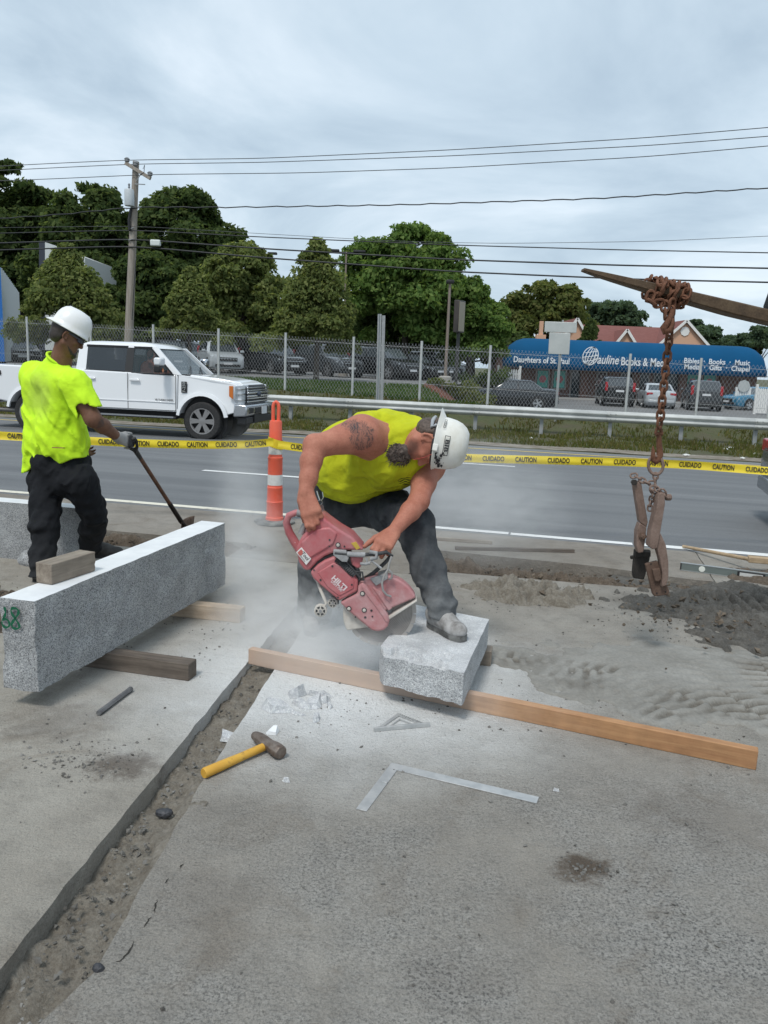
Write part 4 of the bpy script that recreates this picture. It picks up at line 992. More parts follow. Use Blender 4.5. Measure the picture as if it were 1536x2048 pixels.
# trousers
F = Field([-2.85, 5.0, -0.03], [-1.75, 6.1, 1.10], 0.009)
rh1, rk1, ra1 = P(160, 962, 5.46), P(189, 1028, 5.56), P(180, 1096, 5.82); lh1, lk1, la1 = P(94, 962, 5.56), P(88, 1060, 5.40), P(83, 1158, 5.30)
F.ell(P(122, 925, 5.56), (0.205, 0.17, 0.15), None, 0.06); F.cap(rh1, lh1, 0.118, 0.122, 0.05)
F.chain([rh1, rk1, rk1 * 0.5 + ra1 * 0.5, ra1], [0.118, 0.094, 0.088, 0.092], 0.03); F.chain([lh1, lk1, la1], [0.122, 0.094, 0.088], 0.03)
def _fj(Q):
    f = 0.018 * (fbm(Q * np.array([8, 8, 15])) - 0.47)
    for b in (ra1, la1, rk1, lk1):
        d = np.linalg.norm(Q - b, axis=1); f += 0.008 * np.sin(Q[:, 2] * 75 + 6 * fbm(Q * 6)) * np.exp(-(d / 0.15) ** 2)
    return f + 0.10 * crease(Q, (0.5, 0.3, 0.8), 3, 11) - 0.006
F.warp(_fj); cutz = np.where(F.ax[1][None, :, None] < 5.55, 0.04, ra1[2] - 0.045); F.d = np.maximum(F.d, (cutz - F.ax[2][None, None, :]).astype(np.float32))
m_tr1 = cloth_mat('trousers_black', (0.005, 0.006, 0.008), (0.012, 0.013, 0.016), [(0.05, 0.45, 0.12, (0.10, 0.10, 0.10))], 0.85, 8, 800, 0.014)
link('trousers', F.mesh('trousers', o1, 2), m_tr1, man1)
mb = MB().bar(P(106, 895, 5.335) - o1, P(128, 896, 5.33) - o1, 0.006, 0.030, (0, -1, 0.1)); mb.build('belt_patch', mat('leather_tan', (0.25, 0.11, 0.05), 0.6), man1)
m_bootb = mat('boot_black', (0.022, 0.021, 0.02), 0.7, col2=(0.07, 0.065, 0.06), vscale=14)
fz = ra1[2] - 0.075
boot(man1, ra1[:2] - [0.04, 0.0], ra1[:2] + [0.23, 0.05], fz, m_bootb, m_black, ra1, o1); boot(man1, la1[:2] - [0.05, 0.02], la1[:2] + [0.22, 0.06], 0.0, m_bootb, m_black, la1, o1)
# hair, beard, glasses, hat
F = Field(H1 - 0.22, H1 + 0.2, 0.005)
F.ell(g1(0, -0.022, 0.024), (0.084, 0.102, 0.092), R1_, 0.01); F.ell(g1(0, -0.058, -0.035), (0.064, 0.055, 0.052), R1_, 0.02)
F.ell(g1(0, 0.085, -0.03), (0.12, 0.095, 0.13), R1_, 0.012, 's'); F.ell(g1(0.085, -0.008, -0.014), (0.03, 0.030, 0.040), R1_, 0.012, 's')
F.warp(lambda Q: 0.007 * (fbm(Q * 55) - 0.47)); link('hair', F.mesh('hair', o1, 1), m_hair, man1)
F = Field(H1 - 0.22, H1 + 0.2, 0.005); F.ell(g1(0, 0.078, -0.105), (0.034, 0.032, 0.030), R1_, 0.02); F.chain([g1(0.066, 0.02, -0.068), g1(0.04, 0.062, -0.098)], [0.008, 0.016], 0.02)
F.warp(lambda Q: 0.006 * (fbm(Q * 70) - 0.47)); link('beard', F.mesh('beard', o1, 1), m_hair, man1)
gl1 = lambda x, y, z: g1(x, y, z) - o1
hard_hat(man1, gl1, R1_, 'hat', m_hatc, m_black, o1, 1.0, 0.93)
sg = MB(); sg.bar(gl1(0.080, -0.01, 0.010), gl1(0.078, 0.075, 0.006), 0.004, 0.010); sg.bar(gl1(0.074, 0.085, 0.002), gl1(0.01, 0.104, 0.002), 0.004, 0.030); sg.bar(gl1(0.078, 0.060, 0.0), gl1(0.072, 0.088, 0.0), 0.003, 0.026); sg.bar(gl1(-0.074, 0.085, 0.002), gl1(-0.01, 0.104, 0.002), 0.004, 0.030)
sg.build('safety_glasses', mat('glass_dark', (0.02, 0.02, 0.03), 0.15), man1)

# ------------------------------------------------------------------ shovel
hg, tip = P(260, 884, 5.72), st(-1.0, 6.0)
tip = P(374, 1052, 6.62); tip[2] = min(tip[2], 0.10)
shv = thing('shovel', 'shovel with worn brown wooden shaft and black D-grip in a gloved hand', 'shovel', (tip[0], tip[1], -0.1))
os_ = np.array([tip[0], tip[1], -0.1]); d = nrm(tip - hg); sdv = nrm(np.cross(d, [0, 1, 0])); q0 = hg + d * 0.10
m_woodsh = mat('shaft_wood_worn', (0.13, 0.055, 0.028), 0.6, col2=(0.05, 0.028, 0.02), vscale=16, thr=(0.45, 0.7))
gr = MB(); gr.tube([q0 - os_, hg + d * 0.06 + sdv * 0.030 - os_, hg + d * 0.0 + sdv * 0.048 - os_, hg - d * 0.03 + sdv * 0.045 - os_], [0.017, 0.011, 0.010, 0.011], 8); gr.tube([q0 - os_, hg + d * 0.06 - sdv * 0.030 - os_, hg + d * 0.0 - sdv * 0.048 - os_, hg - d * 0.03 - sdv * 0.045 - os_], [0.017, 0.011, 0.010, 0.011], 8)
gr.tube([hg - d * 0.025 - sdv * 0.05 - os_, hg - d * 0.025 + sdv * 0.05 - os_], 0.015, 8); gr.tube([q0 - d * 0.01 - os_, q0 + d * 0.09 - os_], [0.019, 0.0165], 8)
gr.build('grip', m_black, shv, smooth=50)
Lh = np.linalg.norm(tip - hg); sh0 = q0 + d * 0.05; mid = hg + d * (Lh * 0.70)
MB().tube([sh0 - os_, sh0 * 0.5 + mid * 0.5 - os_, mid - os_], 0.0155, 10).build('shaft', m_woodsh, shv, smooth=50)
m_rusts = mat('steel_rusty_brown', (0.10, 0.055, 0.035), 0.65, 0.4, col2=(0.20, 0.15, 0.12), vscale=14, bump=0.3)
bl0 = hg + d * (Lh * 0.97) + np.array([0.015, 0, 0.0])
MB().tube([mid - d * 0.06 - os_, hg + d * (Lh * 0.88) - os_, bl0 - os_], [0.0185, 0.020, 0.014], 10).build('socket', mat('steel_dark', (0.035, 0.03, 0.028), 0.5, 0.6), shv, smooth=50)
bdn = nrm(np.array([-0.02, 0.10, -1.0])); bx = nrm(np.array([0.28, 0.95, 0.1])); bn = nrm(np.cross(bx, bdn)); bl = MB(); rows = []
for i in range(9):
    f = i / 8; c = bl0 + bdn * (-0.085 + 0.30 * f) + bn * (0.02 * math.sin(f * 2.2) - 0.008); wd = 0.105 * (1 - 0.55 * max(0, f - 0.6) / 0.4)
    rows.append([c + bx * wd * u + bn * (0.030 * (1 - u * u)) * (1 - 0.5 * f) - os_ for u in np.linspace(-1, 1, 9)])
Vv = [p for r_ in rows for p in r_]; n9 = 9
bl.add(Vv, [(i * 9 + k_, i * 9 + k_ + 1, (i + 1) * 9 + k_ + 1, (i + 1) * 9 + k_) for i in range(8) for k_ in range(8)])
ob = bl.build('blade', m_rusts, shv, smooth=50); sm = ob.modifiers.new('thick', 'SOLIDIFY'); sm.thickness = 0.003
# ================================================================== STONE, TIMBER, TOOLS
def granite(name, tone=1.0, lo=0.10):
    k = NT(name); v = k.node('ShaderNodeTexVoronoi', feature='F1'); v.inputs['Scale'].default_value = 290; v.inputs['Randomness'].default_value = 1.0
    k.L(k.tc.outputs['Object'], v.inputs['Vector'])
    sp = k.node('ShaderNodeSeparateColor'); k.L(v.outputs['Color'], sp.inputs[0])
    col = k.ramp(sp.outputs[0], [(0.0, (lo, lo, lo * 1.05)), (0.18, (lo + 0.09, lo + 0.093, lo + 0.10)), (0.40, (0.36 * tone, 0.37 * tone, 0.38 * tone)), (0.75, (0.47 * tone, 0.48 * tone, 0.48 * tone)), (1.0, (0.56 * tone, 0.56 * tone, 0.55 * tone))])
    col = k.mix(1.0, col, k.ramp(k.noise(6, 7, 0.7), [(0.3, 0.70), (0.7, 1.14)]), 'MULTIPLY')
    n1 = k.bump(k.noise(60, 5, 0.7), 0.008, 0.9); n2 = k.bump(sp.outputs[1], 0.0012, 0.4, n1)
    return k.done(col, 0.75, n2)
m_gran = granite('granite_split', 0.95); m_grand = granite('granite_dusty', 1.15, 0.22)
m_gtop = mat('granite_sawn_white', (0.76, 0.77, 0.77), 0.6, col2=(0.66, 0.67, 0.68), vscale=6, bump=0.15, bscale=200)
m_green = mat('green_paint_marker', (0.0, 0.10, 0.045), 0.6)
def box_grid(dims, n, fn=None):
    """box from 0 to dims, faces cut n times, fn moves points; returns MB, with the count of top faces last"""
    lx, ly, lz = dims; nx, ny, nz = n; V = {}; mb = MB(); faces = []
    def vid(i, j, k):
        if (i, j, k) not in V:
            p = np.array([lx * i / nx, ly * j / ny, lz * k / nz]); q = fn(p, (i, j, k)) if fn else p
            V[(i, j, k)] = len(mb.v); mb.v.append(tuple(map(float, q)))
        return V[(i, j, k)]
    for i in range(nx):
        for j in range(ny):
            mb.f.append((vid(i, j, 0), vid(i, j + 1, 0), vid(i + 1, j + 1, 0), vid(i + 1, j, 0)))
    for i in range(nx):
        for k in range(nz):
            mb.f.append((vid(i, 0, k), vid(i + 1, 0, k), vid(i + 1, 0, k + 1), vid(i, 0, k + 1))); mb.f.append((vid(i, ny, k), vid(i, ny, k + 1), vid(i + 1, ny, k + 1), vid(i + 1, ny, k)))
    for j in range(ny):
        for k in range(nz):
            mb.f.append((vid(0, j, k), vid(0, j, k + 1), vid(0, j + 1, k + 1), vid(0, j + 1, k))); mb.f.append((vid(nx, j, k), vid(nx, j + 1, k), vid(nx, j + 1, k + 1), vid(nx, j, k + 1)))
    for i in range(nx):
        for j in range(ny):
            mb.f.append((vid(i, j, nz), vid(i + 1, j, nz), vid(i + 1, j + 1, nz), vid(i, j + 1, nz)))
    return mb, nx * ny
def stone(name, label, dims, n, loc, rotz, fn, mats, cat, top=True, smooth=35):
    mb, nt_ = box_grid(dims, n, fn); me = mb.mesh(name, smooth, fixn=True)
    o = link(name, me, mats)
    if top and len(mats) > 1:
        N = len(me.polygons)
        for p in list(me.polygons)[N - nt_:]: p.material_index = 1
    o.location = tuple(map(float, loc)); o.rotation_euler = (0, 0, rotz); tag(o, label, cat); return o
def split_face(dims, amp, keep_top=True, seed=0.0):
    def f(p, ijk):
        q = p.copy(); n3 = np.array([fbm(p * 13 + seed), fbm(p * 13 + seed + 40), fbm(p * 13 + seed + 80)]) - 0.47
        e = 2.2 * amp * n3
        for a in range(3):
            if 1e-6 < p[a] < dims[a] - 1e-6: e[a] *= 0.3
        if keep_top and p[2] > dims[2] - 1e-6: e[2] = 0; e[:2] *= 0.5
        return q + e
    return f
bd = np.array([0.2425, 0.970]); bz = math.atan2(bd[1], bd[0])
beam_o = (-1.475, 3.27, 0.088)
stone('granite_kerb', 'long granite kerb with white sawn top, marked 68 in green, propped on timbers', (1.86, 0.168, 0.412), (110, 10, 26), beam_o, bz, split_face((1.86, 0.168, 0.412), 0.010), [m_gran, m_gtop], 'kerb stone')
kerb68 = bpy.data.objects['granite_kerb']
# hand painted 68 on the end face (a part of the kerb); end face is local x = 0, local y runs 0 (right) .. 0.168 (left)
def stroke(mb, pts, w_, x=-0.012):
    P2 = np.array(pts); m_ = len(P2)
    for i in range(m_):
        pass
    T = np.gradient(P2, axis=0); T /= np.linalg.norm(T, axis=1, keepdims=True); Nn = np.stack([-T[:, 1], T[:, 0]], 1)
    ww = w_ * (0.85 + 0.3 * np.sin(np.arange(m_) * 0.9)) / 2
    L_ = P2 + Nn * ww[:, None]; R_ = P2 - Nn * ww[:, None]
    V = [(x, a, b) for a, b in L_] + [(x, a, b) for a, b in R_]
    mb.add(V, [(i, i + 1, m_ + i + 1, m_ + i) for i in range(m_ - 1)])
six = [(0.148 + 0.004 * math.cos(a) - 0.0, 0.0) for a in [0]]
ar = np.linspace(0, 1, 14)
p6 = [(0.140 - 0.010 * math.sin(t * 3) + 0.012 * t, 0.375 - 0.055 * t) for t in ar] + [(0.137 + 0.019 * math.cos(a), 0.303 + 0.019 * math.sin(a)) for a in np.linspace(0.2 * PI, 2.1 * PI, 22)]
p8 = [(0.088 + 0.019 * math.sin(2 * a) , 0.330 + 0.046 * math.cos(a)) for a in np.linspace(0, 2 * PI, 44)]
mb = MB(); stroke(mb, p6, 0.012); stroke(mb, p8, 0.012); o = mb.build('painted_number', m_green, kerb68, fixn=False); o['label'] = 'green hand painted number 68'
# second kerb behind the standing man
p = st(-9.0, 5.07)
stone('granite_kerb', 'granite kerb with white top standing on the soil behind the man with the shovel', (5.57, 0.15, 0.445), (170, 6, 18), (p[0], p[1], -0.012), -TH, split_face((5.57, 0.15, 0.445), 0.010, True, 11), [granite('granite_green_grey', 0.88), m_gtop], 'kerb stone')
# rough granite offcut beside it
o = link('granite_offcut', rock_mesh('granite_offcut', 0.13, 0.09, 0.075, 21, 3, 0.3), m_gran); q = at(72, 1128); o.location = (q[0], q[1], 0.035); tag(o, 'rough grey granite offcut on soil behind the standing man', 'stone')
# the block being cut: lies flat on the orange timber
Wb, Lb, Hb = 0.445, 0.80, 0.155
bx_, by_ = nrm([0.33, -0.18, 0]), nrm([0.20, 0.76, 0]); b_o = np.array([0.375, 3.30, 0.086]) - bx_ * Wb
def blockfn(p, ijk):
    a, b, c = p; n3 = np.array([fbm(p * 14 + 3), fbm(p * 14 + 43), fbm(p * 14 + 83)]) - 0.47; e = n3 * 0.020
    top = c > Hb - 1e-6
    if top: e[2] = n3[2] * 0.003; e[:2] *= 0.3
    if b > 1e-6 and not a < 1e-6: e *= (1 if top else 0.25)
    if top:
        ridge = 0.095 + 0.05 * (fbm(np.array([a * 9, 1.0, 2.0])) - 0.47) + 0.035 * (vnoise(np.array([a * 40, 4.0, 2.0])) - 0.5) - 0.10 * sstep(0.30, 0.41, a)
        drop = sstep(ridge + 0.006, ridge - 0.006, b) * (1 - sstep(0.33, 0.37, a))
        e[2] -= drop * (0.028 + 0.012 * fbm(np.array([a * 16, b * 16, 7.0])))
        for gb in (0.125, 0.145, 0.17): 
            if abs(b - gb - 0.02 * a) < 0.006 and 0.08 < a < 0.36: e[2] -= 0.010
    # knocked-off left corner
    k_ = max(0, 1 - (a / 0.05 + b / 0.08)); q = np.array([a + 0.02 * k_, b + 0.04 * k_, c])
    if c < 1e-6: e[2] += 0.014 * vnoise(np.array([a * 22, b * 22, 5.0])) * (b < 0.02); 
    q = q + e
    return q[0] * bx_ + q[1] * by_ + np.array([0, 0, q[2]])
stone('granite_block', 'dusty granite block being cut, under the boot of the man with the saw', (Wb, Lb, Hb), (62, 110, 16), b_o, 0, blockfn, [m_grand, granite('granite_top_dusty', 1.32, 0.50)], 'kerb stone')

# ---------------- timbers
def wood(name, a, b, dust=None, stretch=(3, 40, 40)):
    k = NT(name); mp = k.node('ShaderNodeMapping'); mp.inputs['Scale'].default_value = stretch; k.L(k.tc.outputs['Object'], mp.inputs[0])
    col = k.ramp(k.noise(1.0, 6, 0.65, src=mp.outputs[0], dist=0.5), [(0.3, a), (0.7, b)])
    col = k.mix(1.0, col, k.ramp(k.noise(14, 5), [(0.3, 0.85), (0.7, 1.12)]), 'MULTIPLY')
    if dust: 
        d = k.dist(dust[0], dust[1]); col = k.mix(k.math('MULTIPLY', k.smooth(k.math('ADD', d, k.math('MULTIPLY', k.noise(6, 5), 0.5)), dust[2], dust[3]), dust[4]), col, dust[5])
    return k.done(col, 0.75, k.bump(k.noise(1.0, 4, src=mp.outputs[0]), 0.003, 0.6))
def timber(name, label, a, b, w_, h, m, side=1, group=None, n=24, ragged=0.0):
    """beam from a to b (front bottom edge), depth w_ away from the viewer"""
    a = np.array(a, float); b = np.array(b, float); d = b - a; L = np.linalg.norm(d[:2]); rz = math.atan2(d[1], d[0])
    def fn(p, ijk):
        q = p.copy(); wv = 0.0025 * (fbm(np.array([p[0] * 5, p[1] * 20, p[2] * 20])) - 0.47); q[1] += wv; q[2] += wv
        if ragged and p[0] > L - 1e-6: q[0] += ragged * (vnoise(np.array([1.0, p[1] * 130, p[2] * 130])) - 0.5)
        return q
    mb, _ = box_grid((L, w_, h), (n, 4, 6), fn); o = mb.build(name, m, None, bevel=0.003, seg=1)
    o.location = tuple(a); o.rotation_euler = (0, 0, rz); tag(o, label, 'timber', group); return o
m_wg = wood('wood_weathered', (0.16, 0.125, 0.095), (0.30, 0.255, 0.205)); m_wd = wood('wood_dark_wet', (0.075, 0.058, 0.045), (0.16, 0.13, 0.105)); m_wt = wood('wood_pale_dusty', (0.36, 0.27, 0.19), (0.50, 0.40, 0.30))
timber('timber_block', 'weathered timber block lying on top of the kerb marked 68', at(104, 1170, 0.502), at(192, 1141, 0.502), 0.092, 0.095, m_wg, ragged=0.012)
timber('timber_bearer', 'dark wet timber bearer under the near end of the kerb marked 68', (-1.78, 3.875, 0), at(377, 1363), 0.085, 0.086, m_wd)
timber('timber_bearer', 'pale tan timber bearer under the far end of the kerb marked 68', (-1.52, 4.70, 0), at(480, 1247), 0.085, 0.086, m_wt)
lb_a, lb_b = at(496, 1328), at(1512, 1541)
m_or = wood('wood_orange', (0.31, 0.150, 0.068), (0.46, 0.255, 0.120), ((0.55, 0, 0), (0.9, 0, 0), 0.40, 1.35, 0.72, (0.55, 0.46, 0.40)), (2.5, 40, 40))
timber('long_timber', 'long orange-brown timber laid across the pavement under the granite block', lb_a, lb_b, 0.042, 0.083, m_or, n=80)
timber('timber_block', 'short grey timber block under the far right corner of the granite block', at(936, 1328) , at(981, 1333), 0.09, 0.083, m_wg)
timber('timber_stake', 'dark pointed wooden stake lying along the far edge of the trench', st(-0.9, 6.68), st(0.10, 6.98), 0.035, 0.030, m_wd)
timber('timber_plank', 'grey plank lying beside the road behind the man with the saw', st(-1.25, 6.98), st(-0.62, 7.03), 0.05, 0.030, m_wg)
# ---------------- chips
for (px, py, sx, sy, sz, rz) in ((552, 1420, .062, .026, .020, .1), (592, 1392, .040, .022, .022, .7), (606, 1413, .045, .018, .012, -.3), (628, 1408, .028, .055, .018, .15), (648, 1402, .018, .034, .014, -.2), (632, 1441, .014, .022, .016, .2), (598, 1430, .026, .006, .006, .1), (640, 1392, .04, .016, .010, .2), (458, 1466, .035, .022, .015, .4), (545, 1467, .018, .022, .012, -.5), (572, 1563, .012, .008, .006, .0), (1112, 1582, .010, .006, .005, .2), (660, 1415, .012, .012, .010, .6)):
    q = at(px, py); bm = bmesh.new(); vs = []
    rr = random.Random(px); n = rr.choice((5, 6, 7)); ring = [2 * PI * (i + rr.uniform(-.3, .3)) / n for i in range(n)]
    lo_ = [bm.verts.new((sx * math.cos(a) * rr.uniform(.75, 1.15), sy * math.sin(a) * rr.uniform(.75, 1.15), 0)) for a in ring]
    hi_ = [bm.verts.new((v.co.x * rr.uniform(.55, .95), v.co.y * rr.uniform(.55, .95), sz * rr.uniform(.5, 1.5))) for v in lo_]
    bm.faces.new(lo_[::-1]); bm.faces.new(hi_)
    for i in range(n): bm.faces.new((lo_[i], lo_[(i + 1) % n], hi_[(i + 1) % n], hi_[i]))
    bmesh.ops.triangulate(bm, faces=bm.faces[:]); bmesh.ops.recalc_face_normals(bm, faces=bm.faces[:]); me = bpy.data.meshes.new('granite_chip'); bm.to_mesh(me); bm.free()
    o = link('granite_chip', me, m_gtop if px % 2 else MATS['granite_top_dusty']); o.scale = (1.45, 1.45, 1.9); o.location = (q[0], q[1], 0.001 if px != 458 else -0.03); o.rotation_euler = (0, 0, rz - 0.4)
    tag(o, {552: 'long speckled granite chip lying apart beside the chip pile', 458: 'granite chip lying down in the cut joint', 545: 'granite chip just behind the hammer head', 572: 'tiny granite chip alone on the pavement below the hammer', 1112: 'tiny white chip beyond the end of the framing square', 598: 'thin granite sliver under the chip pile', 628: 'largest upright granite wedge in the chip pile'}.get(px, 'sharp pale granite chip in the pile between the long timber and the hammer'), 'stone chip', 'granite chips knocked off the block')
# ---------------- steel chisel bar
a, b = at(197, 1432), at(262, 1383); a[2] = b[2] = 0.013
o = MB().tube([a - a, (b - a) * 0.9, b - a], [0.012, 0.0125, 0.0135], 6).build('chisel_bar', mat('steel_grey_dusty', (0.13, 0.13, 0.135), 0.55, 0.5, col2=(0.24, 0.24, 0.24), vscale=14), None, smooth=30); o.location = tuple(a); tag(o, 'short hexagonal steel chisel on the pavement beside the propped kerb', 'chisel')
# ---------------- sledgehammer
h0, h1 = at(407, 1547, 0.02), at(527, 1494, 0.024); ham = thing('sledgehammer', 'club hammer with yellow handle and brown steel head beside the joint', 'hammer', (h0[0], h0[1], 0)); hb = np.array([h0[0], h0[1], 0])
k = NT('handle_yellow'); k.done(k.mix(k.ramp(k.noise(26, 6, 0.7), [(0.55, 0.0), (0.68, 0.75)]), k.ramp(k.noise(7), [(0.3, (0.55, 0.28, 0.03)), (0.7, (0.68, 0.40, 0.06))]), (0.16, 0.09, 0.04)), 0.5)
dd = nrm(h1 - h0); MB().tube([h0 - hb, h0 + dd * 0.006 - hb, h0 + dd * 0.08 - hb, h0 + dd * 0.18 - hb, h1 - dd * 0.02 - hb, h1 + dd * 0.02 - hb], [0.0185, 0.0205, 0.0195, 0.0165, 0.0165, 0.0165], 12).build('handle', k.m, ham, smooth=50)
e0, e1 = at(508, 1470, 0.03), at(563, 1506, 0.03); hd_ = nrm(e1 - e0); Lh_ = np.linalg.norm(e1 - e0); vv = nrm(np.cross([0, 0, 1], hd_)); rings = []
for f, r_ in ((0, .016), (.06, .020), (.22, .026), (.42, .027), (.62, .025), (.80, .030), (.94, .030), (1.0, .026)):
    c = e0 + hd_ * Lh_ * f - hb; rings.append([c + (vv * math.cos(t) + np.array([0, 0, 1]) * math.sin(t)) * r_ for t in np.linspace(PI / 8, 2 * PI + PI / 8, 9)[:-1]])
MB().loft(rings).build('head', mat('hammer_steel_brown', (0.12, 0.085, 0.065), 0.5, 0.55, col2=(0.26, 0.22, 0.19), vscale=22, bump=0.4), ham, bevel=0.002)
# ---------------- speed square and framing square
m_alu = mat('aluminium_dusty', (0.42, 0.43, 0.43), 0.5, 0.5, col2=(0.56, 0.56, 0.55), vscale=14)
m_mark = mat('mark_dark', (0.05, 0.05, 0.05), 0.7)
A_, B_, C_ = at(748, 1463), at(859, 1453), at(796, 1428)
sqo = thing('rafter_square', 'small triangular aluminium rafter square lying on the dusty pavement', 'square', A_)
def tri_frame(mb, tri, w_, z0, z1):
    c = sum(tri) / 3; inn = [t_ + nrm(c - t_) * w_ for t_ in tri]
    for i in range(3):
        a, b, p_, q = tri[i], tri[(i + 1) % 3], inn[(i + 1) % 3], inn[i]
        mb.prism([(x[0], x[1]) for x in (a, b, p_, q)], lambda x, y: (x, y, z0), lambda x, y: (x, y, z1))
tri = [A_ - A_, B_ - A_, C_ - A_]; mb = MB(); tri_frame(mb, tri, 0.030, 0.001, 0.006); mb.build('plate', m_alu, sqo)
mb = MB(); cen = sum(tri) / 3; t2 = [cen + (t_ - cen) * 0.42 + (tri[0] + tri[1] - 2 * cen) * -0.02 for t_ in tri]; tri_frame(mb, t2, 0.012, 0.001, 0.005); mb.build('scale_bar', m_alu, sqo)
MB().bar(tri[0] + [0, 0, 0.010], tri[1] + [0, 0, 0.010], 0.012, 0.018).build('fence', m_alu, sqo, bevel=0.001)
mb = MB()
for i in range(1, 14):
    p_ = tri[1] + (tri[2] - tri[1]) * i / 14; iw = nrm(cen - p_) * (0.012 if i % 2 else 0.018); mb.bar(p_ + [0, 0, 0.0068], p_ + iw + [0, 0, 0.0068], 0.0010, 0.0008)
mb.build('graduation', m_mark, sqo)
f0, f1, f2 = at(712, 1619), at(783, 1527), at(1078, 1596)
fso = thing('framing_square', 'large grey steel L-shaped framing square lying on the pavement', 'square', f1)
u1, u2 = nrm(f0 - f1), nrm(f2 - f1); w1, w2 = 0.040, 0.046; n1_, n2_ = u2 - u1 * (u2 @ u1), u1 - u2 * (u1 @ u2); n1_, n2_ = nrm(n1_), nrm(n2_)
L1_, L2_ = np.linalg.norm(f0 - f1), np.linalg.norm(f2 - f1)
ic = n1_ * w1 + u1 * 0; ic = u1 * (w2 / (n2_ @ u1)) + u2 * (w1 / (n1_ @ u2))
mb = MB(); polyA = [np.zeros(3), u1 * L1_, u1 * L1_ + n1_ * w1, ic]; polyB = [np.zeros(3), ic, u2 * L2_ + n2_ * w2, u2 * L2_]
mb.prism([(p_[0], p_[1]) for p_ in polyA], lambda x, y: (x, y, 0.001), lambda x, y: (x, y, 0.0045)); mb.build('tongue', m_alu, fso, bevel=0.0006, seg=1)
mb = MB(); mb.prism([(p_[0], p_[1]) for p_ in polyB], lambda x, y: (x, y, 0.001), lambda x, y: (x, y, 0.0045)); mb.build('blade', m_alu, fso, bevel=0.0006, seg=1)
mb = MB(); c = u1 * 0.155 + n1_ * 0.03; mb.box(c + [0, 0, 0.007], (0.012, 0.020, 0.006), np.stack([u1, n1_, np.array([0, 0, 1.])], 1)); mb.build('clip', m_alu, fso, bevel=0.001)
mb = MB(); mb.lathe([(0.003, 0.0048), (0.003, 0.0052)], u1 * 0.05 + n1_ * 0.028, n=10); mb.build('hole', m_mark, fso)
# ---------------- level and broom by the road
l0, l1 = at(1361, 1140), at(1535, 1163); lv = thing('spirit_level', 'grey spirit level standing on its edge beside the trench near the road', 'level', (l0[0], l0[1], 0)); ld = nrm(l1 - l0); lz = l0.copy(); lz[2] = 0
Rl = np.stack([ld, nrm(np.cross([0, 0, 1], ld)), np.array([0, 0, 1.])], 1); fr_ = -Rl[:, 1]
m_lev = mat('level_grey_green', (0.17, 0.20, 0.19), 0.5, 0.3); Lv = 1.2
MB().box(ld * Lv / 2 + [0, 0, 0.032], (Lv, 0.018, 0.060), Rl).build('body', m_lev, lv, bevel=0.002)
mb = MB(); [mb.box(ld * Lv / 2 + [0, 0, z_], (Lv + 0.01, 0.024, 0.006), Rl) for z_ in (0.004, 0.062)]; mb.build('rail', mat('level_rail', (0.42, 0.44, 0.44), 0.4, 0.6), lv)
for c_ in (0.16, 0.86):
    mb = MB().lathe([(0.024, 0), (0.024, 0.004), (0.017, 0.005)], ld * c_ + fr_ * 0.010 + [0, 0, 0.033], np.stack([ld, np.array([0, 0, 1.]), fr_], 1), 16); vl = mb.build('vial', mat('vial_pale', (0.70, 0.72, 0.66), 0.3), lv)
mb = MB(); mb.box(ld * 0.52 + fr_ * 0.0105 + [0, 0, 0.033], (0.20, 0.004, 0.044), Rl); mb.build('handle_frame', m_black, lv, bevel=0.002); MB().box(ld * 0.52 + fr_ * 0.013 + [0, 0, 0.033], (0.165, 0.003, 0.027), Rl).build('hand_hole', mat('level_window', (0.55, 0.55, 0.53), 0.8), lv)
MB().box(ld * 0.0 + [0, 0, 0.033], (0.010, 0.024, 0.062), Rl).build('end_cap', m_black, lv)
b0, b1 = at(1366, 1097), at(1500, 1143); b0[2] = 0.02; b1[2] = 0.10
br = thing('broom', 'push broom with pale wooden handle lying beside the road', 'broom', (b1[0], b1[1], 0)); bo = np.array([b1[0], b1[1], 0]); m_wbr = wood('wood_broom', (0.34, 0.24, 0.14), (0.48, 0.36, 0.23))
MB().tube([b0 - bo, b1 - bo], [0.014, 0.017], 10).build('handle', m_wbr, br, smooth=50)
MB().bar(b1 - bo + [-0.02, 0.02, 0.0], b1 - bo + [0.50, -0.10, 0.0], 0.07, 0.05).build('head', m_wbr, br, bevel=0.006); 
mb = MB(); rr = random.Random(5)
for i in range(110):
    f = rr.random(); c = np.array([-0.01 + 0.5 * f, 0.02 - 0.12 * f + rr.uniform(-0.028, 0.028), -0.02]); mb.bar(c, c + [rr.uniform(-0.01, 0.01), rr.uniform(-0.01, 0.01), -0.078], 0.006, 0.006)
mb.build('bristles', mat('bristle_brown', (0.09, 0.065, 0.05), 0.9), br)
# ---------------- delineator and tape
dl = at(549, 1046); dl[2] = 0
de = thing('traffic_delineator', 'tall orange and white traffic delineator with loop handle on black rubber base', 'traffic cone', dl)
k = NT('delineator_orange'); k.done(k.mix(k.math('MULTIPLY', k.ramp(k.noise(5, 5), [(0.3, 0.1), (0.7, 0.5)]), 1.0), (0.80, 0.085, 0.030), (0.72, 0.20, 0.14)), 0.5)
prof = [(0.088, 0.035), (0.088, 0.060), (0.081, 0.066), (0.079, 0.20), (0.0815, 0.205), (0.0815, 0.215), (0.077, 0.22), (0.074, 0.335), (0.076, 0.34), (0.076, 0.352), (0.072, 0.357), (0.0705, 0.62), (0.073, 0.625), (0.073, 0.64), (0.066, 0.645), (0.060, 0.972), (0.056, 0.985), (0.030, 0.990)]
prof = [(r_ * 0.98, z_) for r_, z_ in prof]; MB().lathe(prof, n=28).build('body', k.m, de, smooth=35)
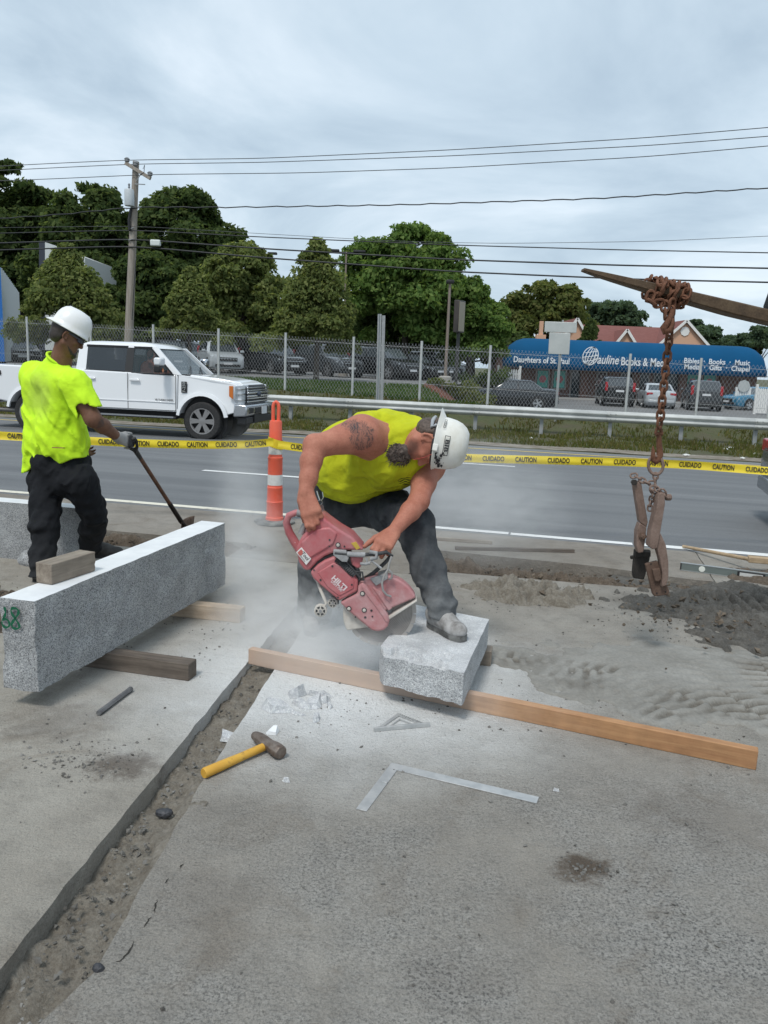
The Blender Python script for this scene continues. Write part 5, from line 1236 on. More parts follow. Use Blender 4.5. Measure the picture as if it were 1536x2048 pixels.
m_refl = mat('reflective_white', (0.70, 0.70, 0.68), 0.45, col2=(0.55, 0.54, 0.51), vscale=9)
MB().lathe([(0.0718, 0.375), (0.0708, 0.475)], n=28, cap=False).build('reflective_band', m_refl, de, smooth=60); MB().lathe([(0.0665, 0.67), (0.0643, 0.765)], n=28, cap=False).build('reflective_band', m_refl, de, smooth=60)
hp = []
for x_, z_ in ((-0.026, 0.985), (-0.026, 1.06), (-0.026, 1.12), (-0.018, 1.150), (0, 1.163), (0.018, 1.150), (0.026, 1.12), (0.026, 1.06), (0.026, 0.985)): hp.append((x_, 0, z_))
MB().tube(hp, 0.017, 8).build('handle', k.m, de, smooth=60)
mb = MB(); mb.lathe([(0.20, 0.003), (0.20, 0.022), (0.185, 0.034), (0.10, 0.036)], n=8); mb.build('base', mat('rubber_dusty', (0.06, 0.06, 0.058), 0.9, col2=(0.22, 0.215, 0.20), vscale=9), de, bevel=0.004)
m_tape = mat('tape_yellow', (0.80, 0.62, 0.03), 0.45, col2=(0.72, 0.55, 0.03), vscale=6); m_ink2 = MATS['ink_black']
def caution_tape(label, path, words, lean=0.0):
    Pp = np.array(path); n = 90; tt_ = np.linspace(0, len(Pp) - 1, n); base = np.stack([np.interp(tt_, np.arange(len(Pp)), Pp[:, i]) for i in range(3)], 1)
    for _ in range(12): base[1:-1] = 0.5 * base[1:-1] + 0.25 * (base[2:] + base[:-2])
    S_ = np.concatenate([[0], np.cumsum(np.linalg.norm(np.diff(base, axis=0), axis=1))])
    tp = thing('caution_tape', label, 'tape', base[n // 2] * [1, 1, 0]); to = base[n // 2] * [1, 1, 0]
    hgt = 0.076; mb = MB(); rows = []
    tw = lambda s_: 0.10 * math.sin(s_ * 1.3) + lean * max(0, s_ / S_[-1] - 0.72) * 3.2
    upv = []
    for i in range(n):
        a = tw(S_[i]); upv.append(np.array([0, math.sin(a), math.cos(a)]))
        rows.append([base[i] + upv[i] * hgt * v_ + np.array([0, 0.005 * math.sin(v_ * 6 + S_[i] * 2), 0]) - to for v_ in np.linspace(-0.5, 0.5, 5)])
    V = [p_ for r_ in rows for p_ in r_]; mb.add(V, [(i * 5 + k_, i * 5 + k_ + 1, (i + 1) * 5 + k_ + 1, (i + 1) * 5 + k_) for i in range(n - 1) for k_ in range(4)])
    o = mb.build('strip', m_tape, tp, smooth=80)
    for wd, s_ in words:
        if not 0.1 < s_ < S_[-1] - 0.1: continue
        c = np.array([np.interp(s_, S_, base[:, i]) for i in range(3)]); c2 = np.array([np.interp(s_ + 0.05, S_, base[:, i]) for i in range(3)]); a = tw(s_)
        u_ = np.array([0, math.sin(a), math.cos(a)]); nn = nrm(np.cross(c2 - c, u_)); nn = nn if nn[1] < 0 else -nn
        text_obj('lettering', wd, m_ink2, frame(c - to + nn * 0.007, c2 - c, u_), tp, size=0.062, bold=0.0016, xs=0.70)
    return tp
TL = [P(px, py, Y) for px, py, Y in ((-260, 862, 7.3), (-100, 866, 7.3), (20, 872, 7.35), (140, 880, 7.4), (255, 886, 7.45), (400, 890, 7.45), (500, 889, 7.45), (547, 884, 7.455))]
TR = [P(px, py, Y) for px, py, Y in ((556, 889, 7.455), (620, 898, 7.46), (760, 908, 7.45), (950, 917, 7.4), (1110, 921, 7.35), (1240, 924, 7.3), (1374, 929, 7.3), (1536, 942, 7.25), (1700, 956, 7.2))]
def words(first, s0, n, step): return [((('CAUTION', 'CUIDADO') if first == 'CAUTION' else ('CUIDADO', 'CAUTION'))[i % 2], s0 + i * step) for i in range(n)]
ll = np.linalg.norm(np.diff(np.array(TL), axis=0), axis=1).sum()
caution_tape('yellow caution tape tied to the left of the delineator, passing behind the shovel man', TL, [(w_, ll - 0.17 - i * 0.272) for i, (w_, _) in enumerate(words('CAUTION', 0, 12, 1))])
caution_tape('yellow caution tape tied to the right of the delineator, passing behind the saw man', TR, words('CUIDADO', 0.22, 18, 0.2985), lean=0.9)
mb = MB(); R_ = []
for v_ in (-0.5, 0.5):
    R_.append([(0.0695 * math.cos(a), 0.0695 * math.sin(a), 0.775 - 0.02 * math.cos(a) + v_ * 0.085) for a in np.linspace(0, 2 * PI, 25)[:-1]])
mb.loft(R_, cap=False); tw_ = mb.build('tape_wrap', m_tape, None, smooth=70); tw_.location = tuple(dl); tag(tw_, 'loop of caution tape wrapped round the delineator', 'tape')
# ================================================================== CUT-OFF SAW
SY = 3.79
so = P(560 + 1035 / 5.12, 980 + 1235 / 5.12, SY)
saw = thing('cutoff_saw', 'dusty red petrol stone saw with a round blade held by the bending man', 'saw', so)
def sz(x, y, dy=0.0): return P(560 + x / 5.12, 980 + y / 5.12, SY) - so + np.array([0, dy, 0])
def red_mat(name, a, b, dcol, amt):
    k = NT(name); col = k.ramp(k.noise(6), [(0.3, a), (0.7, b)])
    dz = k.ramp(k.noise(9, 7, 0.7), [(0.35, amt * 0.35), (0.72, amt)])
    col = k.mix(dz, col, dcol)
    chips_ = k.ramp(k.noise(38, 4, 0.6), [(0.70, 0.0), (0.73, 0.8)])
    return k.done(k.mix(chips_, col, (0.62, 0.50, 0.48)), 0.5, k.bump(k.noise(60, 3), 0.001))
m_red = red_mat('saw_red_dusty', (0.36, 0.022, 0.032), (0.46, 0.035, 0.048), (0.52, 0.36, 0.36), 0.55)
m_redp = red_mat('saw_red_pale', (0.34, 0.05, 0.06), (0.42, 0.08, 0.09), (0.56, 0.45, 0.44), 0.70)
m_cream = mat('guard_cream_dust', (0.46, 0.42, 0.37), 0.8, col2=(0.58, 0.55, 0.50), vscale=12, bump=0.2)
m_sgrey = mat('saw_grey_dusty', (0.20, 0.20, 0.205), 0.7, col2=(0.36, 0.36, 0.36), vscale=18); m_sblk = mat('saw_black', (0.02, 0.02, 0.022), 0.6, col2=(0.07, 0.07, 0.072), vscale=18)
def sp(name, poly, y0, y1, m, parent=saw, bevel=0.008, seg=3, sm=40):
    mb = MB().prism(poly, lambda a, b: sz(a, b, y0), lambda a, b: sz(a, b, y1)); return mb.build(name, m, parent, smooth=sm, bevel=bevel, seg=seg)
tank = sp('engine_cover', [(180, 560), (235, 455), (325, 365), (352, 270), (440, 238), (500, 290), (620, 378), (745, 450), (800, 515), (862, 585), (700, 585), (575, 605), (470, 645), (395, 700), (312, 790), (262, 785), (208, 705)], -0.070, 0.105, m_red, bevel=0.022, seg=4)
sp('raised_panel', [(235, 500), (330, 410), (400, 360), (520, 350), (600, 410), (560, 520), (450, 590), (330, 660), (240, 690)], -0.078, -0.060, m_red, tank, 0.010, 3)
cov = sp('belt_cover', [(326, 805), (400, 728), (470, 682), (562, 645), (650, 695), (806, 880), (800, 990), (618, 1088), (470, 965), (355, 862)], -0.082, 0.02, m_red, bevel=0.010, seg=3)
sp('cover_panel', [(400, 800), (560, 700), (640, 730), (770, 880), (765, 960), (620, 1040), (500, 950)], -0.0865, -0.07, m_red, cov, 0.005, 2)
sp('gap_shade_fill', [(300, 770), (430, 668), (560, 612), (720, 640), (830, 900), (780, 1000), (620, 1100), (480, 940)], -0.055, 0.08, m_sblk, bevel=0.004)  # black solid stands in for the shaded gap between the covers
arm = sp('cutting_arm', [(622, 1105), (800, 1012), (806, 940), (850, 893), (905, 950), (1000, 1080), (1105, 1225), (1122, 1290), (1105, 1345), (1065, 1382), (1005, 1396), (945, 1384), (760, 1232)], -0.085, -0.030, m_redp, bevel=0.012, seg=4)
sp('arm_ridge', [(830, 915), (895, 955), (1095, 1235), (1112, 1300), (1075, 1290), (1040, 1225), (860, 985)], -0.090, -0.07, m_redp, arm, 0.005, 2)
# guard: half drum over the blade
def sector(a0, a1, r, n=26): return [(1035 + r * math.cos(math.radians(a)), 1235 - r * math.sin(math.radians(a))) for a in np.linspace(a0, a1, n)]
grd = sp('blade_guard', sector(25, 128, 392) + [(900, 1010), (1050, 1215)], -0.060, 0.012, m_redp, bevel=0.010, seg=3)
sp('guard_half', sector(126, 207, 385) + [(1000, 1360), (950, 1250)], -0.050, 0.010, m_cream, grd, 0.008, 3)
sp('guard_lip', [(1100, 1262), (1396, 1084), (1400, 1102), (1110, 1290)], -0.068, 0.014, m_cream, grd, 0.003, 2)
sp('guard_rib', [(940, 950), (1050, 1010), (1150, 1170), (1110, 1200)], -0.066, -0.05, m_redp, grd, 0.005, 2)
sp('guard_grip', [(925, 870), (1100, 815), (1105, 872), (985, 945)], -0.072, 0.02, m_sgrey, grd, 0.004, 2)
# diamond blade with slotted rim
k = NT('blade_steel'); d = k.dist((0, 0, 0)); wv = k.math('SINE', k.math('MULTIPLY', d, 900.0))
k.done(k.mix(k.smooth(d, 0.154, 0.158), (0.40, 0.375, 0.35), k.ramp(k.math('ADD', k.math('MULTIPLY', wv, 0.25), k.noise(12)), [(0.2, (0.20, 0.185, 0.175)), (0.8, (0.33, 0.31, 0.29))])), 0.45, metal=0.5)
mb = MB(); N_ = 20; ring = []
for i in range(N_):
    a0 = 2 * PI * i / N_; st_ = 2 * PI / N_
    for f, r_ in ((0.0, 0.1725), (0.22, 0.1735), (0.45, 0.1735), (0.68, 0.1735), (0.90, 0.1725), (0.905, 0.160), (0.995, 0.160)): ring.append((r_ * math.cos(a0 + st_ * f), r_ * math.sin(a0 + st_ * f)))
mb.prism(ring, lambda a, b: (a, -0.0245, b), lambda a, b: (a, -0.0205, b)); mb.build('blade', k.m, saw, smooth=30)
RY = np.array([[1., 0, 0], [0, 0, -1.], [0, 1., 0]]).T; RY = np.stack([np.array([1., 0, 0]), np.array([0, 0, 1.]), np.array([0, -1., 0])], 1)
MB().lathe([(0.052, 0), (0.052, 0.004), (0.02, 0.012)], (0, -0.026, 0), RY, 24).build('flange', m_sgrey, saw, smooth=40)
# rear handle loop
pth = [sz(430, 275), sz(350, 246, -.02), sz(270, 226, -.03), sz(175, 218, -.03), sz(100, 248, -.03), sz(70, 325, -.02), sz(98, 430, -.01), sz(150, 530), sz(205, 610), sz(250, 660)]
MB().tube(pth, [0.017, 0.016, 0.0155, 0.0155, 0.0165, 0.0175, 0.020, 0.022, 0.024, 0.026], 10).build('rear_handle', m_red, saw, smooth=60)
MB().tube([sz(330, 248, -0.025), sz(250, 232, -0.03), sz(180, 222, -0.03)], 0.0175, 10).build('grip', m_sgrey, saw, smooth=60)
MB().tube([sz(300, 280), sz(262, 330), sz(235, 400), sz(215, 450)], [0.012, 0.012, 0.014, 0.016], 8).build('throttle_trigger', m_sgrey, saw, smooth=60)
# front handle
MB().tube([sz(575, 592, -0.105), sz(700, 604, -0.105), sz(860, 612, -0.105), sz(985, 605, -0.10), sz(1090, 598, -0.08), sz(1142, 640, -0.06), sz(1070, 725, -0.05), sz(965, 822, -0.04), sz(885, 884, -0.03)], 0.0095, 8).build('front_handle', m_sblk, saw, smooth=60)
MB().tube([sz(700, 604, -0.105), sz(880, 612, -0.105)], 0.0125, 10).build('handle_sleeve', m_sgrey, saw, smooth=50)
sp('handle_bracket', [(562, 562), (690, 570), (700, 605), (716, 640), (700, 682), (650, 680), (562, 615)], -0.112, -0.085, m_sgrey, saw, 0.003, 2)
sp('side_lug', [(722, 640), (800, 632), (860, 650), (835, 745), (800, 762), (745, 720)], -0.092, -0.04, m_red, saw, 0.010, 3)
mb = MB(); mb.tube([sz(890, 640, -0.108), sz(900, 690, -0.11), sz(950, 672, -0.11), sz(1040, 745, -0.11)], 0.006, 6); mb.tube([sz(830, 695, -0.115), sz(880, 700, -0.112), sz(930, 690, -0.11)], 0.0075, 8); mb.tube([sz(920, 580, -0.11), sz(990, 590, -0.11), sz(990, 640, -0.11), sz(930, 650, -0.11)], 0.010, 8)
mb.build('water_valve', m_sgrey, saw, smooth=50)
mb = MB(); mb.tube([sz(1142, 632, -0.10), sz(1118, 700, -0.10), sz(1108, 758, -0.10), sz(1066, 825, -0.10), sz(1046, 900, -0.10), sz(1056, 975, -0.095), sz(1090, 1022, -0.085), sz(1135, 1048, -0.07)], 0.0055, 7); mb.tube([sz(1108, 758, -0.10), sz(1146, 800, -0.095), sz(1146, 845, -0.09), sz(1120, 875, -0.075)], 0.005, 7)
mb.build('water_hose', mat('hose_grey', (0.33, 0.32, 0.31), 0.6), saw, smooth=60)
mb = MB()                                                              # ribbed intake hose
for i in range(11):
    f = i / 10; c = sz(600 + 150 * f, 672 + 140 * f, -0.075); mb.tube([c + 0.017 * np.array([math.cos(a) * 0.75, math.sin(a), math.cos(a) * 0.65]) for a in np.linspace(0, 2 * PI, 13)[:-1]], 0.0034, 5, closed=True)
mb.tube([sz(590, 660, -0.075), sz(770, 830, -0.075)], 0.016, 8); mb.build('intake_hose', m_sblk, saw, smooth=50)
mb = MB(); mb.tube([sz(770, 790, -0.08), sz(850, 800, -0.08), sz(860, 880, -0.08), sz(810, 870, -0.08)], 0.005, 6); mb.tube([sz(640, 640, -0.08), sz(760, 770, -0.085), sz(830, 860, -0.085)], 0.004, 6); mb.build('cable', m_sblk, saw, smooth=50)
# wheels
for (wx, wy, r_, dy_) in ((432, 1172, 0.031, -0.085), (545, 1135, 0.024, -0.02)):
    wl = MB().lathe([(r_, 0), (r_, 0.018), (r_ * 0.9, 0.020)], sz(wx, wy, dy_), RY, 22).build('guide_wheel', m_cream, saw, smooth=40)
    mb = MB()
    for i in range(6):
        a = 2 * PI * i / 6; mb.add([sz(wx, wy, dy_ - 0.0215) + np.array([rr_ * math.cos(a + da), 0, rr_ * math.sin(a + da)]) for rr_, da in ((r_ * .45, -.30), (r_ * .78, -.36), (r_ * .78, .36), (r_ * .45, .30))], [(0, 1, 2, 3)])
    mb.build('wheel_slot', m_sblk, wl); MB().lathe([(r_ * 0.25, 0), (r_ * 0.22, 0.004)], sz(wx, wy, dy_ - 0.020), RY, 12).build('hub', m_sgrey, wl)
MB().tube([sz(385, 905, -0.03), sz(430, 1000, -0.06), sz(490, 1105, -0.09), sz(445, 1165, -0.09)], 0.008, 7).build('wheel_strut', m_cream, saw, smooth=50)
MB().tube([sz(460, 960, 0.02), sz(530, 1070, 0.0), sz(600, 1100, -0.01), sz(590, 1150, -0.01), sz(545, 1150, -0.01)], 0.009, 7).build('wheel_strut', m_sgrey, saw, smooth=50)
# exhaust side tank bottom and screws
sp('lower_housing', [(330, 850), (480, 980), (610, 1095), (600, 1150), (520, 1080), (420, 990), (345, 905)], -0.02, 0.09, m_sgrey, saw, 0.008)
for i, (x, y, r_, dy_) in enumerate(((365, 775, 9, -.0835), (430, 875, 11, -.0835), (550, 735, 11, -.088), (745, 920, 10, -.088), (605, 1050, 9, -.0835), (520, 475, 10, -.0795), (517, 540, 7, -.0795), (668, 543, 9, -.072), (940, 1180, 12, -.0865), (950, 1240, 9, -.0865), (878, 1248, 12, -.0865), (780, 1245, 9, -.0865))):
    MB().lathe([(r_ / 2100, 0), (r_ / 2100, 0.0012)], sz(x, y, dy_), RY, 10).build('screw_hole', m_sblk, saw)
for (x, y, dy_) in ((850, 1010, -.0865), (715, 1160, -.0865), (868, 1175, -.0865), (605, 525, -.0795)):
    b_ = MB().lathe([(0.0125, 0), (0.0125, 0.0015)], sz(x, y, dy_), RY, 16).build('bolt_ring', m_sblk, saw); MB().lathe([(0.008, 0), (0.008, 0.004), (0.006, 0.005)], sz(x, y, dy_ - 0.001), RY, 12).build('bolt', m_cream, b_, smooth=40)
# stickers and lettering
m_wtxt = mat('lettering_pale', (0.72, 0.60, 0.60), 0.6); m_lab = mat('label_white', (0.70, 0.68, 0.66), 0.5)
def sframe(x, y, x2, y2, dy): c = sz(x, y, dy); d_ = sz(x2, y2, dy) - c; up_ = np.array([-d_[2], 0, d_[0]]); return frame(c, d_, up_)
text_obj('lettering', 'HILTI', m_wtxt, sframe(617, 905, 680, 965, -0.0880), saw, size=0.036, bold=0.0014, xs=1.05)
text_obj('lettering', 'DSH 700', m_wtxt, sframe(592, 932, 655, 992, -0.0880), saw, size=0.019, bold=0.0004)
lb = sp('service_label', [(185, 600), (238, 550), (336, 665), (286, 728)], -0.0815, -0.072, m_lab, tank, 0.0008, 1)
sp('label_emblem', [(198, 602), (236, 566), (254, 590), (246, 622), (222, 636)], -0.0825, -0.080, mat('label_red', (0.5, 0.12, 0.1), 0.6), lb, 0.0004, 1)
text_obj('label_lettering', 'Tool', mat('label_ink', (0.10, 0.09, 0.09), 0.7), sframe(276, 636, 310, 680, -0.0822), lb, size=0.024, bold=0.0006); text_obj('label_lettering', 'Service', MATS['label_ink'], sframe(252, 660, 286, 704, -0.0822), lb, size=0.013)
sp('warning_label', [(735, 510), (785, 498), (826, 560), (790, 578)], -0.0735, -0.065, mat('label_yellow', (0.55, 0.38, 0.06), 0.6), tank, 0.0005, 1)

# ================================================================== LIFTING FORK, CHAIN AND KERB CLAMP
CYD = 4.2
def rust_mat(name, a, b, c, rough=0.8):
    k = NT(name); col = k.ramp(k.noise(16, 7, 0.7), [(0.28, a), (0.5, b), (0.75, c)]); return k.done(k.mix(0.3, col, k.ramp(k.noise(120, 3), [(0.3, a), (0.7, c)])), rough, k.bump(k.noise(90, 5, 0.7), 0.003, 0.7), 0.25)
m_rust = rust_mat('rust_chain', (0.055, 0.022, 0.013), (0.15, 0.062, 0.033), (0.26, 0.125, 0.07)); m_rustc = rust_mat('rust_clamp', (0.13, 0.085, 0.065), (0.22, 0.15, 0.12), (0.32, 0.235, 0.195)); m_fork = rust_mat('fork_steel', (0.045, 0.028, 0.016), (0.095, 0.058, 0.032), (0.15, 0.105, 0.06), 0.65)
fo = P(1340, 590, CYD)
fork = thing('lifting_fork', 'rusty tapered fork tine reaching in from a machine, chain wound round it', 'fork', (fo[0], fo[1], fo[2]))
T0, T1 = P(1166, 538, CYD), P(1700, 664, CYD); td = nrm(T1 - T0); tn = nrm(np.cross(td, [0, 1, 0])); tn = tn if tn[2] > 0 else -tn; tl = np.linalg.norm(T1 - T0); rings = []
def th_(f): return 0.012 + 0.052 * min(1, f / 0.55) ** 0.75
for f in np.linspace(0, 1, 26):
    h = th_(f); wy = 0.035 + 0.03 * min(1, f / 0.25); c = T0 + td * tl * f - tn * (h * 0.38) - fo; rings.append([c + tn * (h / 2) * sy_ + np.array([0, 1, 0]) * wy * yy_ for yy_, sy_ in ((-1, -0.8), (-0.9, -1), (0.9, -1), (1, -0.8), (1, 0.8), (0.9, 1), (-0.9, 1), (-1, 0.8))])
MB().loft(rings).build('tine', m_fork, fork, smooth=35)
sk = MB().prism([(1590, 548), (1625, 520), (1720, 520), (1720, 690), (1575, 645), (1569, 606)], lambda a, b: P(a, b, 4.32) - fo, lambda a, b: P(a, b, 4.32) - fo + np.array([0, 0.25, 0])); sk.build('carriage', mat('machine_black', (0.008, 0.008, 0.01), 0.6), fork, bevel=0.008)
MB().prism([(1584, 511), (1650, 505), (1650, 560), (1592, 542), (1578, 524)], lambda a, b: P(a, b, 4.28) - fo, lambda a, b: P(a, b, 4.28) - fo + np.array([0, 0.2, 0])).build('carriage_cap', mat('machine_grey', (0.16, 0.19, 0.21), 0.5), fork, bevel=0.005)
# chain link mesh shared by all
def link_mesh(L, W_, r): 
    pts = [(0, W_ / 2 * math.cos(a), (L / 2 - W_ / 2) * (1 if math.sin(a) >= 0 else -1) + W_ / 2 * math.sin(a)) for a in np.linspace(0.12, 2 * PI + 0.12, 15)[:-1]]
    return MB().tube(pts, r, 6, closed=True).mesh('chain_link', 60)
LM = link_mesh(0.054, 0.037, 0.0075); LMs = link_mesh(0.036, 0.025, 0.0052); LM.materials.append(m_rust); LMs.materials.append(m_rustc)
def chain_along(path, pitch, me, parent, org, twist=0.0, jit=0.0):
    Pp = np.array(path, float); S_ = np.concatenate([[0], np.cumsum(np.linalg.norm(np.diff(Pp, axis=0), axis=1))]); n = int(S_[-1] / pitch); rr = random.Random(len(path) * 7 + n)
    for i in range(n):
        s_ = (i + 0.5) * pitch; c = np.array([np.interp(s_, S_, Pp[:, k_]) for k_ in range(3)]); c2 = np.array([np.interp(s_ + pitch * 0.4, S_, Pp[:, k_]) for k_ in range(3)]); c1 = np.array([np.interp(s_ - pitch * 0.4, S_, Pp[:, k_]) for k_ in range(3)])
        q = Vector(c2 - c1).to_track_quat('Z', 'Y').to_matrix() @ Matrix.Rotation(twist + (PI / 2 if i % 2 else 0) + rr.uniform(-jit, jit), 3, 'Z')
        o = bpy.data.objects.new('chain_link', me); COL.objects.link(o); o.parent = parent; o.location = tuple(c - org); o.rotation_euler = q.to_euler()
ch = thing('lifting_chain', 'rusty steel chain wound round the fork tine and hanging down to the clamp', 'chain', fo)
wrap = []
for i in range(160):
    f = i / 159; a = f * 2 * PI * 5.6; ctr = T0 + td * tl * (0.245 + 0.135 * f); h = th_(0.33); ctr = ctr - tn * (h * 0.38)
    wrap.append(ctr + tn * (h / 2 + 0.024) * math.cos(a) + np.array([0, 1, 0]) * 0.088 * math.sin(a) + td * 0.012 * math.sin(a * 0.5))
chain_along(wrap, 0.0375, LM, ch, fo, 0.5, 0.35)
lp = [P(1303, 585, 4.10), P(1298, 600, 4.10), P(1308, 608, 4.10), P(1326, 606, 4.10)]; chain_along(lp, 0.0375, LM, ch, fo, 0.3, 0.3)
top_, bot_ = P(1345, 600, 4.10), P(1317.5, 862, CYD - 0.03); chain_along([top_, P(1341, 640, 4.12), P(1338, 680, 4.15), bot_], 0.0375, LM, ch, fo, 0.75, 0.12)
chain_along([P(1330, 605, 4.10), P(1330, 640, 4.10)], 0.0375, LM, ch, fo, 0.2, 0.3)
def hook(parent, pts, rad, org, name='hook', m=m_rust): return MB().tube([p_ - org for p_ in pts], rad, 9).build(name, m, parent, smooth=60)
hook(ch, [P(1346, 618, 4.09), P(1342, 632, 4.09), P(1334, 646, 4.08), P(1327, 656, 4.08), P(1329, 663, 4.08), P(1340, 660, 4.08), P(1345, 648, 4.08), P(1346, 636, 4.08)], [0.012, 0.014, 0.016, 0.018, 0.017, 0.015, 0.012, 0.008], fo, 'grab_hook')
def cz(x, y, dy=0.0): return P(1240 + x / 6.024, 860 + y / 6.024, CYD) + np.array([0, dy, 0])
hook(ch, [cz(470, 60), cz(470, 150), cz(478, 240), cz(480, 300), cz(460, 360), cz(425, 382), cz(402, 360), cz(398, 300), cz(400, 240), cz(396, 192)], [0.012, 0.014, 0.0165, 0.018, 0.0185, 0.017, 0.0145, 0.0115, 0.009, 0.003], fo)
mb = MB(); mb.tube([cz(430, 45) - fo, cz(440, -10) - fo, cz(490, -10) - fo, cz(505, 40) - fo], 0.009, 7); mb.tube([cz(425, 50, 0) - fo, cz(512, 45) - fo], 0.011, 8); mb.build('clevis', m_rust, ch, smooth=60)
co = cz(275, 1290); clamp = thing('kerb_clamp', 'rusty scissor clamp for lifting kerbs hanging from the chain hook', 'clamp', co)
cc = lambda x, y, dy=0.0: cz(x, y, dy) - co
MB().tube([cc(430 + 80 * math.cos(a), 425 + 112 * math.sin(a), -0.012 * math.cos(a)) for a in np.linspace(0, 2 * PI, 21)[:-1]], 0.0085, 8, closed=True).build('ring', m_rustc, clamp, smooth=60)
def slabp(name, poly, y0, y1, m=m_rustc, bev=0.004, par=None): return MB().prism(poly, lambda a, b: cc(a, b, y0), lambda a, b: cc(a, b, y1)).build(name, m, par or clamp, bevel=bev, seg=2)
slabp('arm', [(180, 640), (270, 628), (352, 1120), (335, 1185), (252, 1120)], 0.020, 0.070)
slabp('arm', [(425, 735), (460, 728), (482, 760), (488, 860), (400, 1385), (340, 1402), (300, 1370), (320, 1180), (400, 850), (402, 770)], -0.075, -0.010)
slabp('jaw_arm', [(250, 1125), (330, 1180), (310, 1360), (292, 1480), (230, 1490), (208, 1400), (215, 1230)], 0.012, 0.070)
slabp('jaw_arm', [(385, 1240), (445, 1215), (510, 1360), (540, 1560), (540, 1740), (518, 1835), (455, 1855), (468, 1700), (438, 1520), (400, 1400)], -0.060, -0.005)
MB().tube([cc(430, 1400, 0.05), cc(520, 1440, -0.03)], 0.010, 8).build('brace', m_rustc, clamp, smooth=60)
m_padb = rust_mat('pad_black', (0.012, 0.011, 0.010), (0.03, 0.027, 0.024), (0.06, 0.052, 0.045)); m_padr = rust_mat('pad_brown', (0.075, 0.045, 0.032), (0.13, 0.08, 0.058), (0.20, 0.135, 0.10))
pb_ = slabp('grip_pad', [(232, 1480), (430, 1490), (415, 1600), (345, 1850), (215, 1832), (205, 1760)], 0.075, 0.105, m_padb, 0.006); slabp('pad_block', [(228, 1500), (415, 1500), (415, 1560), (228, 1570)], 0.060, 0.080, m_padb, 0.003, pb_); slabp('pad_bolt', [(178, 1560), (215, 1552), (215, 1592), (178, 1598)], 0.070, 0.090, m_padb, 0.003, pb_)
pr_ = slabp('grip_pad', [(285, 1600), (432, 1560), (578, 1930), (560, 1972), (395, 1990), (370, 1950)], -0.030, -0.006, m_padr, 0.006)
slabp('pad_lug', [(355, 1650), (450, 1640), (470, 1770), (430, 1800), (385, 1790)], -0.050, -0.028, m_padr, 0.004, pr_)
for (x, y) in ((350, 1595), (420, 1945), (525, 1930), (400, 1700)): MB().lathe([(0.0045, 0), (0.004, 0.003)], cc(x, y, -0.0315), RY, 8).build('bolt', m_padb, pr_)
MB().lathe([(0.022, 0), (0.022, 0.012), (0.016, 0.014), (0.012, 0.03)], cc(278, 1285, -0.055 + 0.07), RY, 6).build('pivot_bolt', m_padr, clamp, bevel=0.002)
MB().lathe([(0.016, 0), (0.016, 0.02)], cc(180, 635, 0.025), RY, 6).build('nut', m_padb, clamp); MB().lathe([(0.018, 0), (0.018, 0.025), (0.012, 0.03)], cc(520, 795, -0.04), np.stack([np.array([0, 0, 1.]), np.array([0, 1., 0]), np.array([1., 0, 0])], 1), 8).build('nut', m_rustc, clamp, bevel=0.002)
chain_along([cz(430, 525), cz(425, 650, 0.0), cz(430, 720, -0.03), cz(470, 760, -0.05)], 0.026, LMs, clamp, co, 0.4, 0.4)
chain_along([cz(415, 640, 0.0), cz(340, 645, 0.01), cz(280, 610, 0.02), cz(220, 575, 0.04), cz(190, 560, 0.04), cz(180, 620, 0.05)], 0.026, LMs, clamp, co, 0.4, 0.4)
chain_along([cz(400, 690, -0.02), cz(350, 700, -0.03), cz(380, 760, -0.02), cz(372, 860, 0.0), cz(360, 1000, 0.01)], 0.026, LMs, clamp, co, 0.4, 0.4); chain_along([cz(460, 700, -0.06), cz(500, 760, -0.06), cz(545, 800, -0.05)], 0.026, LMs, clamp, co, 0.4, 0.4)
# ================================================================== VEHICLES
def paint(name, col, rough=0.25, coat=0.6): return mat(name, col, rough, 0.0, coat=coat)
m_glass = mat('car_glass_dark', (0.045, 0.055, 0.062), 0.06, spec=0.8); m_tyre = mat('tyre_rubber', (0.016, 0.016, 0.017), 0.8, col2=(0.035, 0.034, 0.033), vscale=20); m_rim = mat('alloy_rim', (0.50, 0.51, 0.52), 0.3, 0.8)
m_chrome = mat('chrome', (0.62, 0.63, 0.65), 0.16, 1.0); m_trim = mat('trim_black', (0.012, 0.012, 0.013), 0.55); m_lamp = mat('headlamp_clear', (0.62, 0.65, 0.68), 0.1, 0.3); m_tail = mat('tail_lamp_red', (0.36, 0.012, 0.02), 0.2); m_plate = mat('number_plate', (0.62, 0.63, 0.64), 0.5); m_amber = mat('lamp_amber', (0.55, 0.15, 0.02), 0.3)
def alpha_glass(name, col, a):
    m = mat(name, col, 0.04, spec=0.6); m.node_tree.nodes['Principled BSDF'].inputs['Alpha'].default_value = a; return m
RX = np.stack([np.array([1., 0, 0]), np.array([0, 0, -1.]), np.array([0, 1., 0])], 1)       # lathe axis -> +y
